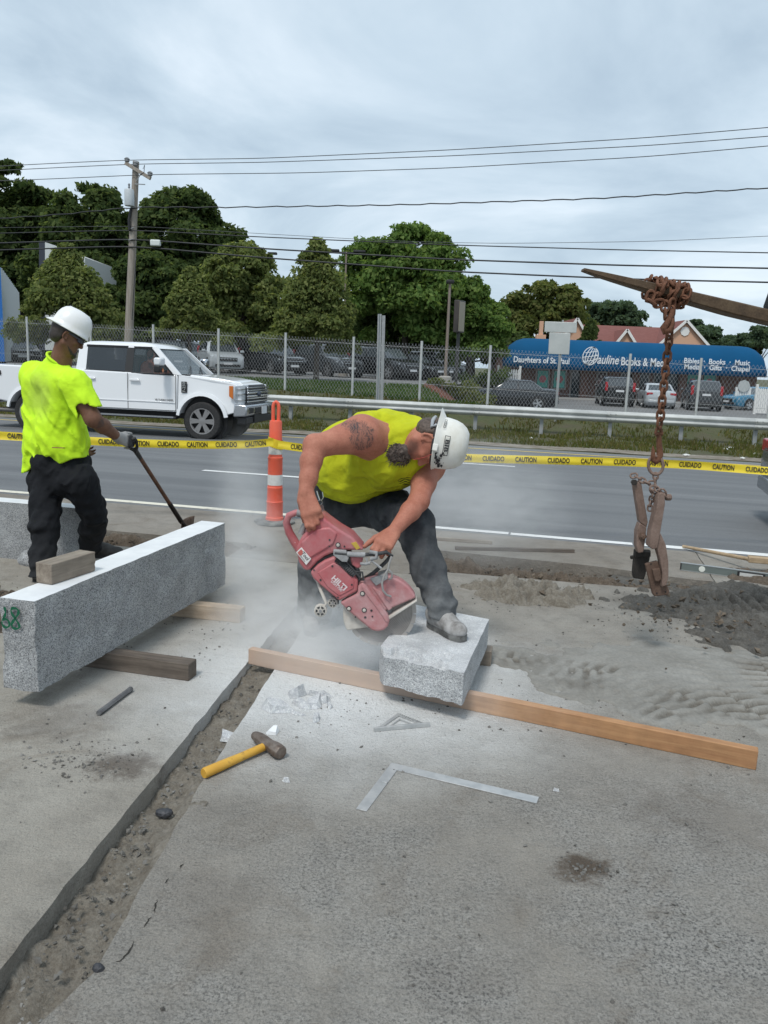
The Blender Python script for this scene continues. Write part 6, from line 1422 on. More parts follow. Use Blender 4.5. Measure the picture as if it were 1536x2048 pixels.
def wheel(parent, c, r, w_, side, spokes=6, rim=m_rim, n=26):
    ax = np.stack([np.array([1., 0, 0]), np.array([0, 0, 1.0]) * -side, np.array([0, side * 1.0, 0])], 1)
    wh = MB().lathe([(r * 0.66, -w_ / 2), (r * 0.93, -w_ / 2), (r, -w_ / 2 + 0.03), (r, w_ / 2 - 0.03), (r * 0.95, w_ / 2 - 0.006), (r * 0.74, w_ / 2), (r * 0.66, w_ / 2 - 0.01)], c, ax, n, cap=False).build('wheel', m_tyre, parent, smooth=40)
    rm = MB(); rm.lathe([(r * 0.68, w_ / 2 - 0.004), (r * 0.63, w_ / 2 - 0.006), (r * 0.60, w_ / 2 - 0.05)], c, ax, n, cap=False)
    for i in range(spokes):
        a = 2 * PI * i / spokes
        for da in (-0.13, 0.13):
            d_ = np.array(ax) @ np.array([math.cos(a + da), math.sin(a + da), 0]); p0 = np.array(c) + d_ * r * 0.10 + ax[:, 2] * (w_ / 2 - 0.022); p1 = np.array(c) + d_ * r * 0.64 + ax[:, 2] * (w_ / 2 - 0.016); rm.bar(p0, p1, 0.055 * r / 0.4, 0.022, ax[:, 2])
    rm.lathe([(r * 0.20, w_ / 2 - 0.030), (r * 0.19, w_ / 2 - 0.010), (r * 0.08, w_ / 2 - 0.006)], c, ax, 14); rm.build('rim', rim, wh, smooth=35)
    MB().lathe([(r * 0.61, w_ / 2 - 0.075), (r * 0.05, w_ / 2 - 0.075)], c, ax, n, cap=True).build('brake_disc', m_trim, wh)
    return wh
def make_car(kind, pm):
    root = thing('parked_car', '', 'car')
    S = dict(sedan=dict(L=4.7, W=1.82, H=1.44, hood=0.92, belt=0.98, deck=1.04, wx=(1.38, -1.36), r=0.33, cab=(0.95, 0.25, -1.05, -1.75), gb=0.16),
             suv=dict(L=4.65, W=1.88, H=1.72, hood=1.06, belt=1.12, deck=1.10, wx=(1.40, -1.36), r=0.37, cab=(1.02, 0.42, -1.85, -2.24), gb=0.21))[kind]
    L, W, H = S['L'], S['W'] / 2, S['H']; xf, xr = L / 2, -L / 2; c0, c1, c2, c3 = S['cab']
    xs_ = [xf, xf - 0.06, xf - 0.25, xf - 0.7, c0 + 0.05, c0 - 0.3, 0, -0.9, c3 + 0.1, xr + 0.5, xr + 0.2, xr + 0.05, xr]
    zt = [S['hood'] - 0.30, S['hood'] - 0.16, S['hood'] - 0.10, S['hood'] - 0.02, S['hood'] + 0.04, S['belt'], S['belt'], S['belt'] + 0.01, S['deck'], S['deck'], S['deck'] - 0.02, S['deck'] - 0.08, S['deck'] - 0.22]
    if kind == 'suv': zt[-4:] = [1.12, 1.12, 1.12, 1.10]
    ww = [0.80, 0.90, 0.965, 1, 1, 1, 1, 1, 1, 0.99, 0.96, 0.92, 0.86]; zb = [0.34, 0.26, S['gb'] + .02] + [S['gb']] * 7 + [S['gb'] + .02, 0.30, 0.36]
    rings = []
    for x, z, wf, b in zip(xs_, zt, ww, zb):
        w_ = W * wf; pts = [(w_ * 0.84, b), (w_ * 0.97, b + 0.08), (w_, b + 0.34), (w_ * 0.985, (z - 0.12) * 0.6 + (b + 0.34) * 0.4), (w_ * 0.955, z - 0.07), (w_ * 0.85, z - 0.005), (w_ * 0.4, z + 0.012)]
        rings.append([(x, y_, z_) for y_, z_ in pts] + [(x, -y_, z_) for y_, z_ in pts[::-1]])
    body = MB().loft(rings).build('body', pm, root, smooth=38)
    # greenhouse in body colour, panes set on it
    zb_ = S['belt'] - 0.03; zt_ = H
    def ghr(z, xa, xb, w_): return [(xa, w_ * 0.86, z), (xa - 0.10, w_, z), (xb + 0.10, w_, z), (xb, w_ * 0.86, z), (xb, -w_ * 0.86, z), (xb + 0.10, -w_, z), (xa - 0.10, -w_, z), (xa, -w_ * 0.86, z)]
    q = 0.80; rr_ = [ghr(zb_, c0, c3, W * 0.93), ghr(zt_ - 0.07, c1 + 0.04, c2 - 0.04, W * 0.76), ghr(zt_ - 0.015, c1 - 0.06, c2 + 0.06, W * 0.69), ghr(zt_, c1 - 0.25, c2 + 0.25, W * 0.5)]
    MB().loft(rr_).build('cabin', pm, root, smooth=38)
    def lerp(f, s_): 
        a = rr_[0]; b = rr_[1]; return None
    def side_pt(x, f, s_, off=0.006):                                       # f 0 at belt, 1 at roof rail
        z = zb_ + (zt_ - 0.07 - zb_) * f; w_ = W * (0.93 + (0.76 - 0.93) * f) + off; return (x, s_ * w_, z)
    xa = lambda f: c0 + (c1 + 0.04 - c0) * f - 0.14; xb = lambda f: c3 + (c2 - 0.04 - c3) * f + 0.16
    mid = (c1 + c2) / 2 + 0.05
    for s_ in (-1, 1):
        for (x0f, x1f) in ((xa, lambda f: mid + 0.05), (lambda f: mid - 0.05, xb)):
            MB().quad(side_pt(x0f(0.10), 0.10, s_), side_pt(x1f(0.10), 0.10, s_), side_pt(x1f(0.92), 0.92, s_), side_pt(x0f(0.92), 0.92, s_)).build('side_window', m_glass, root)
        mb = MB().box((c0 - 0.12, s_ * (W + 0.09), zb_ + 0.06), (0.10, 0.20, 0.13)); mb.build('wing_mirror', pm, root, bevel=0.03)
        for (z_, x_) in ((S['belt'] - 0.16, mid + 0.15), (S['belt'] - 0.16, mid - 0.85)): MB().box((x_, s_ * (W * 0.985), z_), (0.18, 0.03, 0.03)).build('door_handle', pm, root, bevel=0.008)
    def endp(xa0, xa1, y, f, w0, w1, off): z = zb_ + (zt_ - 0.07 - zb_) * f; return (xa0 + (xa1 - xa0) * f + off, y * (w0 + (w1 - w0) * f), z)
    for (x0, x1, off, nm, f0) in ((c0, c1 + 0.04, 0.012, 'windscreen', 0.05), (c3, c2 - 0.04, -0.012, 'rear_window', 0.18)):
        MB().quad(*[endp(x0, x1, y, f, W * 0.78, W * 0.63, off) for y, f in ((-1, f0), (1, f0), (1, 0.94), (-1, 0.94))]).build(nm, m_glass, root)
    # ends
    hz = S['hood']
    for s_ in (-1, 1):
        MB().prism([(0, 0), (0.30, 0.03), (0.34, 0.13), (0.05, 0.10)], lambda a, b: (xf - 0.02 - a * 0.62 * 1.0, s_ * (W * 0.62 + a * 0.85), hz - 0.33 + b), lambda a, b: (xf + 0.015 - a * 0.55, s_ * (W * 0.62 + a * 0.90), hz - 0.33 + b)).build('headlight', m_lamp, root)
        if kind == 'suv': MB().box((xr + 0.02, s_ * W * 0.84, 1.16), (0.10, 0.15, 0.52)).build('tail_light', m_tail, root, bevel=0.02)
        else: MB().box((xr + 0.06, s_ * W * 0.72, S['deck'] - 0.20), (0.12, 0.36, 0.15)).build('tail_light', m_tail, root, bevel=0.02)
    MB().box((xf - 0.01, 0, hz - 0.34), (0.08, W * 1.05, 0.20)).build('grille', m_trim, root, bevel=0.02); MB().box((xf + 0.036, 0, hz - 0.31), (0.02, W * 1.0, 0.025)).build('grille_bar', m_chrome, root)
    MB().box((xf - 0.02, 0, 0.40), (0.08, W * 1.4, 0.14)).build('lower_grille', m_trim, root, bevel=0.02); MB().box((xf + 0.03, 0, 0.50), (0.02, 0.46, 0.11)).build('number_plate', m_plate, root)
    MB().box((xr - 0.005, 0, S['deck'] - 0.30 if kind == 'sedan' else 0.92), (0.03, 0.46, 0.12)).build('number_plate', m_plate, root)
    MB().box((xr + 0.02, 0, 0.42), (0.10, W * 1.6, 0.16)).build('rear_bumper', m_trim if kind == 'suv' else pm, root, bevel=0.03)
    for x in S['wx']:
        for s_ in (-1, 1):
            ax = np.stack([np.array([1., 0, 0]), np.array([0, 0, -1.]) * s_, np.array([0, 1., 0]) * s_], 1)
            MB().lathe([(S['r'] + 0.055, -0.2), (S['r'] + 0.055, 0.006), (S['r'] * 0.5, 0.006)], (x, s_ * W, S['r'] + 0.02), ax, 24).build('wheel_arch', m_trim, root)
            wheel(root, (x, s_ * (W - 0.085), S['r']), S['r'], 0.21, s_, 5, n=20)
    return root
PAINTS = dict(black=paint('paint_black', (0.010, 0.011, 0.013)), charcoal=paint('paint_charcoal', (0.045, 0.05, 0.055)), silver=paint('paint_silver', (0.42, 0.45, 0.47), 0.3), white=paint('paint_white_car', (0.72, 0.73, 0.74)), blue=paint('paint_blue', (0.035, 0.16, 0.26)), red=paint('paint_red', (0.30, 0.02, 0.03)), grey=paint('paint_slate', (0.10, 0.115, 0.13)))
PROTO = {}
def put_car(kind, color, loc, head, label, group=None):
    """head: heading angle of the nose, degrees anticlockwise from +X"""
    key = (kind, color)
    if key not in PROTO: PROTO[key] = make_car(kind, PAINTS[color]); o = PROTO[key]
    else: o = copy_tree(PROTO[key])
    o.location = tuple(map(float, loc)); o.rotation_euler = (0, 0, math.radians(head)); o['label'] = label
    if group: o['group'] = group
    elif 'group' in o: del o['group']
    return o
def lot_pos(px, Y, z): q = P(px, 740, Y); return (q[0], q[1], z)
G1 = 'cars parked in the dealer lot'; G2 = 'cars parked at the book shop'; ZL, ZR = 0.76, -0.41
put_car('sedan', 'black', lot_pos(38, 42, ZL), -60, 'black sedan parked beside the blue-edged building', G1)
put_car('suv', 'charcoal', lot_pos(338, 48, ZL), -62, 'charcoal SUV parked behind the white pickup roof', G1)
put_car('suv', 'white', lot_pos(385, 52, ZL), -62, 'white SUV parked in the row behind the silver SUV', G1)
put_car('suv', 'silver', lot_pos(440, 44.5, ZL), -68, 'silver SUV facing the fence beside the pickup bonnet', G1)
put_car('sedan', 'red', lot_pos(480, 52, ZL), -62, 'dark red sedan half hidden behind the silver SUV', G1)
put_car('suv', 'black', lot_pos(545, 44.5, ZL), -52, 'black SUV on the grass edge next to the silver SUV', G1)
put_car('suv', 'charcoal', lot_pos(655, 45, ZL), -52, 'charcoal SUV parked behind the pear tree trunk', G1)
put_car('suv', 'black', lot_pos(770, 44.5, ZL), -50, 'black SUV behind the twin steel sign posts', G1)
for i, (px, Y, c_, k_) in enumerate(((822, 46.5, 'black', 'sedan'), (844, 49, 'charcoal', 'sedan'), (860, 51.5, 'silver', 'sedan'), (872, 54, 'black', 'suv'))):
    put_car(k_, c_, lot_pos(px, Y, ZL), -48, ('black sedan first in the line receding behind the lamp post', 'charcoal sedan second in the line receding behind the lamp post', 'silver sedan third in the line receding behind the lamp post', 'black SUV last in the line receding behind the lamp post')[i], G1)
put_car('sedan', 'black', lot_pos(1024, 41.0, ZR), 172, 'black sedan parked side-on just behind the guardrail', G2)
put_car('sedan', 'charcoal', lot_pos(1000, 44.5, ZR), 172, 'charcoal sedan parked side-on behind the black sedan', G2)
put_car('suv', 'black', lot_pos(1233, 50.0, ZR), 82, 'black SUV parked tail-out at the shop door', G2)
put_car('sedan', 'silver', lot_pos(1316, 49.5, ZR), 80, 'silver sedan parked tail-out at the shop front', G2)
put_car('suv', 'charcoal', lot_pos(1408, 48.5, ZR), 76, 'charcoal SUV parked tail-out under the right end of the awning', G2)
put_car('sedan', 'blue', lot_pos(1520, 51, ZR), 200, 'blue sedan parked beside the white picket fence', G2)
q = st(4.52, 9.3); put_car('sedan', 'grey', (q[0], q[1], -0.045), -13, 'slate grey sedan driving out of view on the near lane', None)

# ------------------------------------------------------------------ white crew-cab pickup
fa = at(413, 880, -0.235); fa = np.array([fa[0] + 0.10, fa[1] + 0.84, -0.235])
tr = thing('pickup_truck', 'white crew-cab pickup truck with chrome bumper driving past on the road', 'pickup truck', fa, -math.radians(9.5))
pw = mat('paint_white_truck', (0.78, 0.79, 0.80), 0.22, coat=0.7)
W = 1.0; AR = 0.52
def arch(cx, r, z0, n=14, zc=0.44):                                      # arch points front -> back, opening down to z0
    a0 = math.asin(max(-1, (z0 - zc) / r)); return [(cx + r * math.cos(a), zc + r * math.sin(a)) for a in np.linspace(a0, PI - a0, n)]
def side_solid(name, poly, w_, m, bev=0.03, seg=3, par=None):
    tp = lambda a, b: w_ * (1 - 0.10 * float(sstep(0.30, 0.95, a)) - 0.05 * float(sstep(1.05, 1.42, b)) * (a > -0.6))
    return MB().prism(poly, lambda a, b: (a, -tp(a, b), b), lambda a, b: (a, tp(a, b), b)).build(name, m, par or tr, bevel=bev, seg=seg, smooth=45)
fr_poly = [(0.86, 0.80), (0.85, 1.06), (0.82, 1.14), (0.74, 1.22), (0.55, 1.28), (0.25, 1.315), (0.0, 1.34), (-0.55, 1.385), (-0.56, 0.60), (-0.53, 0.56)] + arch(0, AR, 0.56)[::-1] + [(0.56, 0.58), (0.80, 0.66)]
side_solid('front_body', fr_poly, W, pw, 0.045, 4)
side_solid('bonnet', [(0.82, 1.20), (0.72, 1.275), (0.3, 1.335), (-0.50, 1.40), (-0.50, 1.30), (0.80, 1.15)], 0.70, pw, 0.03, 3)
side_solid('cab_body', [(-0.572, 0.585), (-0.568, 1.385), (-2.96, 1.42), (-2.96, 0.585)], W * 0.998, pw, 0.03, 3)
bed_poly = [(-2.99, 0.60), (-2.99, 1.44), (-5.34, 1.46), (-5.36, 0.72), (-5.28, 0.66)] + [(x - 4.06, z) for x, z in arch(0, AR, 0.60)][::-1] + [(-3.4, 0.60)]
bed_poly = [(-2.985, 0.60), (-2.985, 1.44), (-5.34, 1.46), (-5.36, 0.74)] + [(-4.06 + x, z) for x, z in [(-p[0], p[1]) for p in arch(0, AR, 0.62)]] + []
side_solid('bed', bed_poly, W * 0.995, pw, 0.035, 3)
for cx in (0.0, -4.06):
    for s_ in (-1, 1):
        a_ = [(cx + AR * 1.0 * math.cos(t), 0.44 + AR * math.sin(t)) for t in np.linspace(0.15, PI - 0.15, 16)]; b_ = [(cx + (AR + 0.075) * math.cos(t), 0.44 + (AR + 0.075) * math.sin(t)) for t in np.linspace(0.15, PI - 0.15, 16)]
        mb = MB(); mb.loft([[(x, s_ * (W - 0.01), z) for x, z in a_], [(x, s_ * (W + 0.035), z) for x, z in a_], [(x, s_ * (W + 0.015), z) for x, z in b_], [(x, s_ * (W - 0.02), z) for x, z in b_]], cap=False, closed=False); mb.build('wheel_arch_flare', pw, tr, smooth=50)
        MB().lathe([(AR + 0.0, -0.30), (AR - 0.01, 0.0), (0.2, -0.02)], (cx, s_ * 0.80, 0.44), np.stack([np.array([1., 0, 0]), np.array([0, 0, -1.]) * s_, np.array([0, 1., 0]) * s_], 1), 24).build('wheel_well', m_trim, tr)
        wheel(tr, (cx, s_ * 0.86, 0.415), 0.415, 0.29, s_, 6, mat('truck_rim', (0.30, 0.29, 0.285), 0.4, 0.6))
# cab: pillars, roof, panes
zb_, zt_ = 1.385, 1.965
def cs(x, f, s_, off=0.0): z = zb_ + (zt_ - zb_) * f; return np.array([x, s_ * (0.955 + (0.785 - 0.955) * f + off), z])
roof = MB(); rg_ = []
for z_, xa_, xb_, w_ in ((1.93, -1.10, -2.93, 0.80), (1.985, -1.20, -2.90, 0.775), (2.035, -1.34, -2.80, 0.70), (2.06, -1.6, -2.6, 0.5)): rg_.append([(xa_, w_ * .8, z_), (xa_ - 0.08, w_, z_), (xb_ + 0.06, w_, z_), (xb_, w_ * .85, z_), (xb_, -w_ * .85, z_), (xb_ + 0.06, -w_, z_), (xa_ - 0.08, -w_, z_), (xa_, -w_ * .8, z_)])
roof.loft(rg_).build('roof', pw, tr, smooth=45)
gl_f = alpha_glass('truck_glass_clear', (0.10, 0.13, 0.14), 0.32); gl_r = alpha_glass('truck_glass_tinted', (0.035, 0.042, 0.048), 0.90); gl_w = alpha_glass('truck_windscreen', (0.16, 0.20, 0.22), 0.55)
for s_ in (-1, 1):
    for (xb0, xb1, xt0, xt1) in ((-0.50, -0.66, -1.12, -1.26), (-1.62, -1.80, -1.64, -1.80), (-2.72, -2.96, -2.74, -2.93)):
        MB().add([cs(xb0, 0, s_), cs(xb1, 0, s_), cs(xt1, 1, s_), cs(xt0, 1, s_), cs(xb0, 0, s_, -0.06), cs(xb1, 0, s_, -0.06), cs(xt1, 1, s_, -0.06), cs(xt0, 1, s_, -0.06)], [(0, 1, 2, 3), (7, 6, 5, 4), (0, 4, 5, 1), (1, 5, 6, 2), (2, 6, 7, 3), (3, 7, 4, 0)]).build('pillar', pw if xb0 != -1.62 else m_trim, tr)
    MB().add([cs(-0.66, 0.02, s_, -0.004), cs(-1.62, 0.0, s_, -0.004), cs(-1.64, 0.94, s_, -0.004), cs(-1.22, 0.94, s_, -0.004)], [(0, 1, 2, 3)]).build('side_window', gl_f, tr)
    MB().add([cs(-1.80, 0.06, s_, -0.004), cs(-2.72, 0.06, s_, -0.004), cs(-2.74, 0.94, s_, -0.004), cs(-1.80, 0.94, s_, -0.004)], [(0, 1, 2, 3)]).build('side_window', gl_r, tr)
    for (x0, x1, f0, f1, t_) in ((-0.66, -1.64, 0.0, 0.0, .03), (-1.22, -1.64, 0.95, 0.95, .05), (-1.78, -2.74, 0.03, 0.03, .045), (-1.78, -2.76, 0.96, 0.96, .05)): MB().bar(cs(x0, f0, s_, 0.004), cs(x1, f1, s_, 0.004), 0.012, t_).build('window_trim', m_trim, tr)
    MB().bar(cs(-0.70, 0.04, s_, 0.004), cs(-1.24, 0.93, s_, 0.004), 0.012, 0.035).build('window_trim', m_trim, tr)
    # doors: seams, handles
    for x_ in (-0.60, -1.71, -2.78): MB().box((x_, s_ * (W + 0.0005), 1.0), (0.010, 0.006, 0.78)).build('door_seam', m_trim, tr)
    MB().box((-1.69, s_ * (W + 0.0005), 0.615), (2.2, 0.006, 0.010)).build('door_seam', m_trim, tr)
    for x_ in (-1.54, -2.58): MB().box((x_, s_ * (W + 0.020), 1.24), (0.23, 0.035, 0.05)).build('door_handle', pw, tr, bevel=0.012)
    MB().box((-1.7, s_ * (W + 0.005), 0.79), (2.16, 0.012, 0.02)).build('door_crease', pw, tr, bevel=0.004)
    # mirror
    mr = MB().box((-0.86, s_ * 1.24, 1.50), (0.15, 0.24, 0.16)).build('wing_mirror', m_trim, tr, bevel=0.03); MB().box((-0.85, s_ * 1.24, 1.655), (0.17, 0.25, 0.17)).build('mirror_cap', m_chrome if s_ > 0 else mat('mirror_pale', (0.72, 0.73, 0.74), 0.2), mr, bevel=0.04); MB().bar((-0.84, s_ * 0.96, 1.45), (-0.84, s_ * 1.16, 1.47), 0.06, 0.06).build('mirror_arm', m_trim, mr)
    MB().lathe([(0.0, 0), (0.05, 0), (0.05, 0.004)], (-0.775, s_ * 1.24, 1.47), np.stack([np.array([0, 1., 0]), np.array([0, 0, 1.]), np.array([1., 0, 0])], 1), 4).build('mirror_lamp', m_amber, mr)
    # running board
    MB().box((-1.75, s_ * 0.98, 0.46), (2.35, 0.16, 0.05)).build('running_board', m_trim, tr, bevel=0.01); MB().box((-1.75, s_ * 1.065, 0.475), (2.25, 0.012, 0.035)).build('step_strip', m_chrome, tr)
    # fender badge
    MB().box((-0.40, s_ * (W + 0.004), 1.13), (0.13, 0.014, 0.24)).build('fender_vent', m_trim, tr, bevel=0.01)
MB().quad((-0.55, -0.84, 1.40), (-0.55, 0.84, 1.40), (-1.17, 0.70, 1.965), (-1.17, -0.70, 1.965)).build('windscreen', gl_w, tr); MB().quad((-2.955, -0.80, 1.46), (-2.955, 0.80, 1.46), (-2.935, 0.70, 1.93), (-2.935, -0.70, 1.93)).build('rear_window', gl_r, tr)
mb = MB(); mb.bar((-0.46, -0.5, 1.40), (-0.72, 0.1, 1.56), 0.02, 0.015); mb.bar((-0.46, 0.15, 1.40), (-0.70, 0.6, 1.54), 0.02, 0.015); mb.build('wiper', m_trim, tr)
MB().box((-0.50, 0, 1.375), (0.20, 1.66, 0.04)).build('cowl', m_trim, tr)
mb = MB(); mb.box((-1.75, -0.42, 1.30), (0.16, 0.5, 0.9)); mb.box((-1.75, 0.42, 1.30), (0.16, 0.5, 0.9)); mb.box((-2.7, 0, 1.25), (0.16, 1.5, 0.8)); mb.build('seat', mat('seat_grey', (0.05, 0.048, 0.045), 0.8), tr, bevel=0.04)
MB().box((-1.75, 0, 0.90), (2.3, 1.7, 0.06)).build('cab_floor', m_trim, tr)
# front end
MB().prism([(0.80, 0.82), (0.90, 0.82), (0.92, 1.0), (0.88, 1.20), (0.80, 1.22)], lambda a, b: (a, -0.70, b), lambda a, b: (a, 0.70, b)).build('grille', m_trim, tr, bevel=0.01)
for z_ in (0.86, 0.93, 1.10, 1.16): MB().box((0.915, 0, z_), (0.03, 1.38, 0.026)).build('grille_bar', m_chrome, tr, bevel=0.005)
for z_ in (0.98, 1.05): MB().box((0.930, 0, z_), (0.04, 1.44, 0.040)).build('grille_bar', m_chrome, tr, bevel=0.008)
MB().lathe([(0.13, 0), (0.13, 0.02), (0.10, 0.03)], (0.935, 0, 1.015), np.stack([np.array([0, 1., 0]), np.array([0, 0, .45]), np.array([1., 0, 0])], 1), 20).build('badge', mat('badge_navy', (0.02, 0.03, 0.06), 0.3), tr, smooth=40)
for s_ in (-1, 1):
    hl = MB().prism([(0.60, 0.84), (0.60, 1.22), (1.0, 1.20), (1.0, 0.95), (0.93, 0.84)], lambda a, b: (0.70 + (1.0 - a) * 0.42, s_ * a * 1.005, b), lambda a, b: (0.745 + (1.0 - a) * 0.42, s_ * a * 1.015, b)).build('headlight', m_lamp, tr, bevel=0.008)
    MB().prism([(0.62, 0.98), (0.62, 1.20), (0.71, 1.20), (0.71, 0.92)], lambda a, b: (a, s_ * 1.0, b), lambda a, b: (a, s_ * 1.018, b)).build('turn_signal', m_amber, hl, bevel=0.005)
    for z_ in (0.90, 1.03, 1.14): MB().box((0.83, s_ * 0.84, z_), (0.10, 0.26, 0.02)).build('lamp_bar', m_chrome, hl)
MB().prism([(0.70, 0.54), (0.98, 0.56), (1.02, 0.66), (1.0, 0.80), (0.72, 0.82)], lambda a, b: (a, -1.0, b), lambda a, b: (a, 1.0, b)).build('front_bumper', mat('bumper_chrome', (0.50, 0.51, 0.53), 0.22, 0.9), tr, bevel=0.03, seg=3)
MB().box((0.86, 0, 0.46), (0.22, 1.8, 0.16)).build('air_dam', m_trim, tr, bevel=0.03); MB().box((1.005, 0, 0.67), (0.04, 0.9, 0.13)).build('bumper_opening', m_trim, tr, bevel=0.01)
for s_ in (-1, 1): MB().box((0.985, s_ * 0.70, 0.68), (0.07, 0.28, 0.12)).build('fog_lamp_recess', m_trim, tr, bevel=0.01)
MB().box((1.04, 0.1, 0.66), (0.02, 0.32, 0.16)).build('number_plate', m_plate, tr)
MB().box((-5.42, 0, 0.66), (0.16, 1.9, 0.20)).build('rear_bumper', m_chrome, tr, bevel=0.03)
for s_ in (-1, 1): MB().box((-5.33, s_ * 0.96, 1.20), (0.10, 0.10, 0.42)).build('tail_light', m_tail, tr, bevel=0.02)
MB().box((-2.0, 0, 0.50), (6.0, 0.9, 0.18)).build('chassis', m_trim, tr); MB().tube([(-3.3, -0.80, 0.42), (-4.9, -0.82, 0.44), (-5.25, -0.9, 0.44)], 0.05, 8).build('exhaust', mat('exhaust_steel', (0.2, 0.19, 0.18), 0.5, 0.6), tr, smooth=50)
yf = -(W + 0.006)
text_obj('badge_lettering', 'F-250', m_chrome, frame((-0.40, yf - 0.008, 1.13), (0, 0, 1), (-1, 0, 0)), tr, size=0.095, bold=0.002)
text_obj('badge_lettering', 'V8 TURBO DIESEL', m_trim, frame((-0.86, yf, 0.835), (1, 0, 0), (0, 0, 1)), tr, size=0.055, bold=0.001)
text_obj('badge_lettering', '4', m_trim, frame((-5.02, yf, 1.26), (1, 0, 0), (0, 0, 1)), tr, size=0.16, bold=0.004); text_obj('badge_lettering', 'x', m_tail, frame((-4.90, yf, 1.25), (1, 0, 0), (0, 0, 1)), tr, size=0.16, bold=0.004); text_obj('badge_lettering', '4', m_trim, frame((-4.78, yf, 1.26), (1, 0, 0), (0, 0, 1)), tr, size=0.16, bold=0.004)
# driver
_tt = -math.radians(9.5); Rz = np.array([[math.cos(_tt), -math.sin(_tt), 0], [math.sin(_tt), math.cos(_tt), 0], [0, 0, 1]]); tw_ = lambda x, y, z: fa + Rz @ np.array([x, y, z])
tw0_ = tw_; tw_ = lambda x, y, z: tw0_(x, y, z + 0.13)
dp = tw_(-1.45, 0.0, 0.95); drv = thing('person', 'driver in orange vest sitting at the wheel inside the white pickup', 'person', dp)
F = Field(dp - [0.5, 0.5, 0.05], dp + [0.6, 0.5, 1.1], 0.012); yd = -0.45
F.cap(tw_(-1.50, yd, 1.00), tw_(-1.50, yd, 1.35), 0.15, 0.15, 0.05); F.cap(tw_(-1.48, yd - 0.17, 1.42), tw_(-1.48, yd + 0.17, 1.42), 0.07, 0.07, 0.05)
F.chain([tw_(-1.46, yd - 0.2, 1.40), tw_(-1.30, yd - 0.24, 1.20), tw_(-1.02, yd - 0.12, 1.32)], [0.06, 0.05, 0.04], 0.03); F.chain([tw_(-1.46, yd + 0.2, 1.40), tw_(-1.30, yd + 0.24, 1.20), tw_(-1.02, yd + 0.12, 1.32)], [0.06, 0.05, 0.04], 0.03)
F.chain([tw_(-1.50, yd, 1.0), tw_(-1.1, yd - 0.1, 1.05)], [0.12, 0.09], 0.03); F.cap(tw_(-1.47, yd, 1.45), tw_(-1.44, yd, 1.56), 0.055, 0.055, 0.03); F.ell(tw_(-1.42, yd, 1.66), (0.085, 0.085, 0.115), None, 0.03); F.ell(tw_(-1.33, yd, 1.65), (0.02, 0.015, 0.02), None, 0.02)
link('body', F.mesh('body', dp, 1), MATS['skin_ruddy'], drv)
F = Field(dp - [0.5, 0.5, 0.05], dp + [0.6, 0.5, 1.1], 0.012); F.cap(tw_(-1.50, yd, 1.02), tw_(-1.49, yd, 1.36), 0.165, 0.168, 0.05); F.cap(tw_(-1.48, yd - 0.16, 1.42), tw_(-1.48, yd + 0.16, 1.42), 0.085, 0.085, 0.05); F.chain([tw_(-1.46, yd - 0.2, 1.40), tw_(-1.32, yd - 0.24, 1.22)], [0.075, 0.068], 0.03); F.chain([tw_(-1.46, yd + 0.2, 1.40), tw_(-1.32, yd + 0.24, 1.22)], [0.075, 0.068], 0.03)
link('vest', F.mesh('vest', dp, 1), mat('vest_orange', (0.85, 0.16, 0.03), 0.8), drv)
F = Field(dp - [0.5, 0.5, 0.05], dp + [0.6, 0.5, 1.1], 0.012); F.ell(tw_(-1.435, yd, 1.685), (0.092, 0.092, 0.105), None, 0.02); F.ell(tw_(-1.33, yd, 1.63), (0.09, 0.09, 0.09), None, 0.02, 's'); link('hair', F.mesh('hair', dp, 1), m_hair, drv)
# ================================================================== GUARDRAIL, FENCE, SIGNS, POLES, WIRES
m_galv = mat('galvanised_steel', (0.47, 0.48, 0.465), 0.55, 0.0, col2=(0.60, 0.61, 0.59), vscale=2.5, bump=0.1); m_galvd = mat('galvanised_dark', (0.27, 0.285, 0.29), 0.6, 0.3, col2=(0.36, 0.37, 0.37), vscale=6)
GT = 23.4
gr = thing('guardrail', 'long grey steel W-beam guardrail on posts beside the far side of the road', 'guardrail', st(-8, GT, -0.26)); go = st(-8, GT, -0.26)
prof = [(0.0, 0.0), (-0.02, 0.035), (-0.075, 0.065), (-0.075, 0.105), (-0.01, 0.145), (-0.01, 0.165), (-0.075, 0.205), (-0.075, 0.245), (-0.02, 0.275), (0.0, 0.31)]
for i in range(-8, 10):
    s0, s1 = -8 + i * 3.81 + 1.3, -8 + (i + 1) * 3.81 + 1.34; mb = MB(); zz0 = 0.44
    ra = [st(s0, GT + (0.004 if i % 2 else 0) + a, -0.26 + zz0 + b) - go for a, b in prof]; rb = [st(s1, GT + (0.004 if i % 2 else 0) + a, -0.26 + zz0 + b) - go for a, b in prof]
    mb.loft([ra, rb], cap=False, closed=False); o = mb.build('rail', m_galv, gr, smooth=25); sm = o.modifiers.new('t', 'SOLIDIFY'); sm.thickness = 0.004
    for ds in (0.08, 0.22):
        for zb in (0.085, 0.225):
            MB().lathe([(0.017, 0), (0.015, 0.012)], st(s0 + ds, GT - 0.082, -0.26 + zz0 + zb) - go, np.stack([RU, np.array([0, 0, 1.]), -RV], 1), 6).build('bolt', m_galvd, o)
for i in range(-16, 20):
    s_ = -8 + i * 1.905 + 1.4
    o = MB().bar(st(s_, GT + 0.13, -0.60) - go, st(s_, GT + 0.13, 0.40 + 0.05) - go, 0.11, 0.10, RU).build('post', m_galvd, gr); MB().bar(st(s_, GT + 0.035, 0.20) - go, st(s_, GT + 0.035, 0.46) - go, 0.06, 0.09, RU).build('spacer_block', m_galvd, gr)
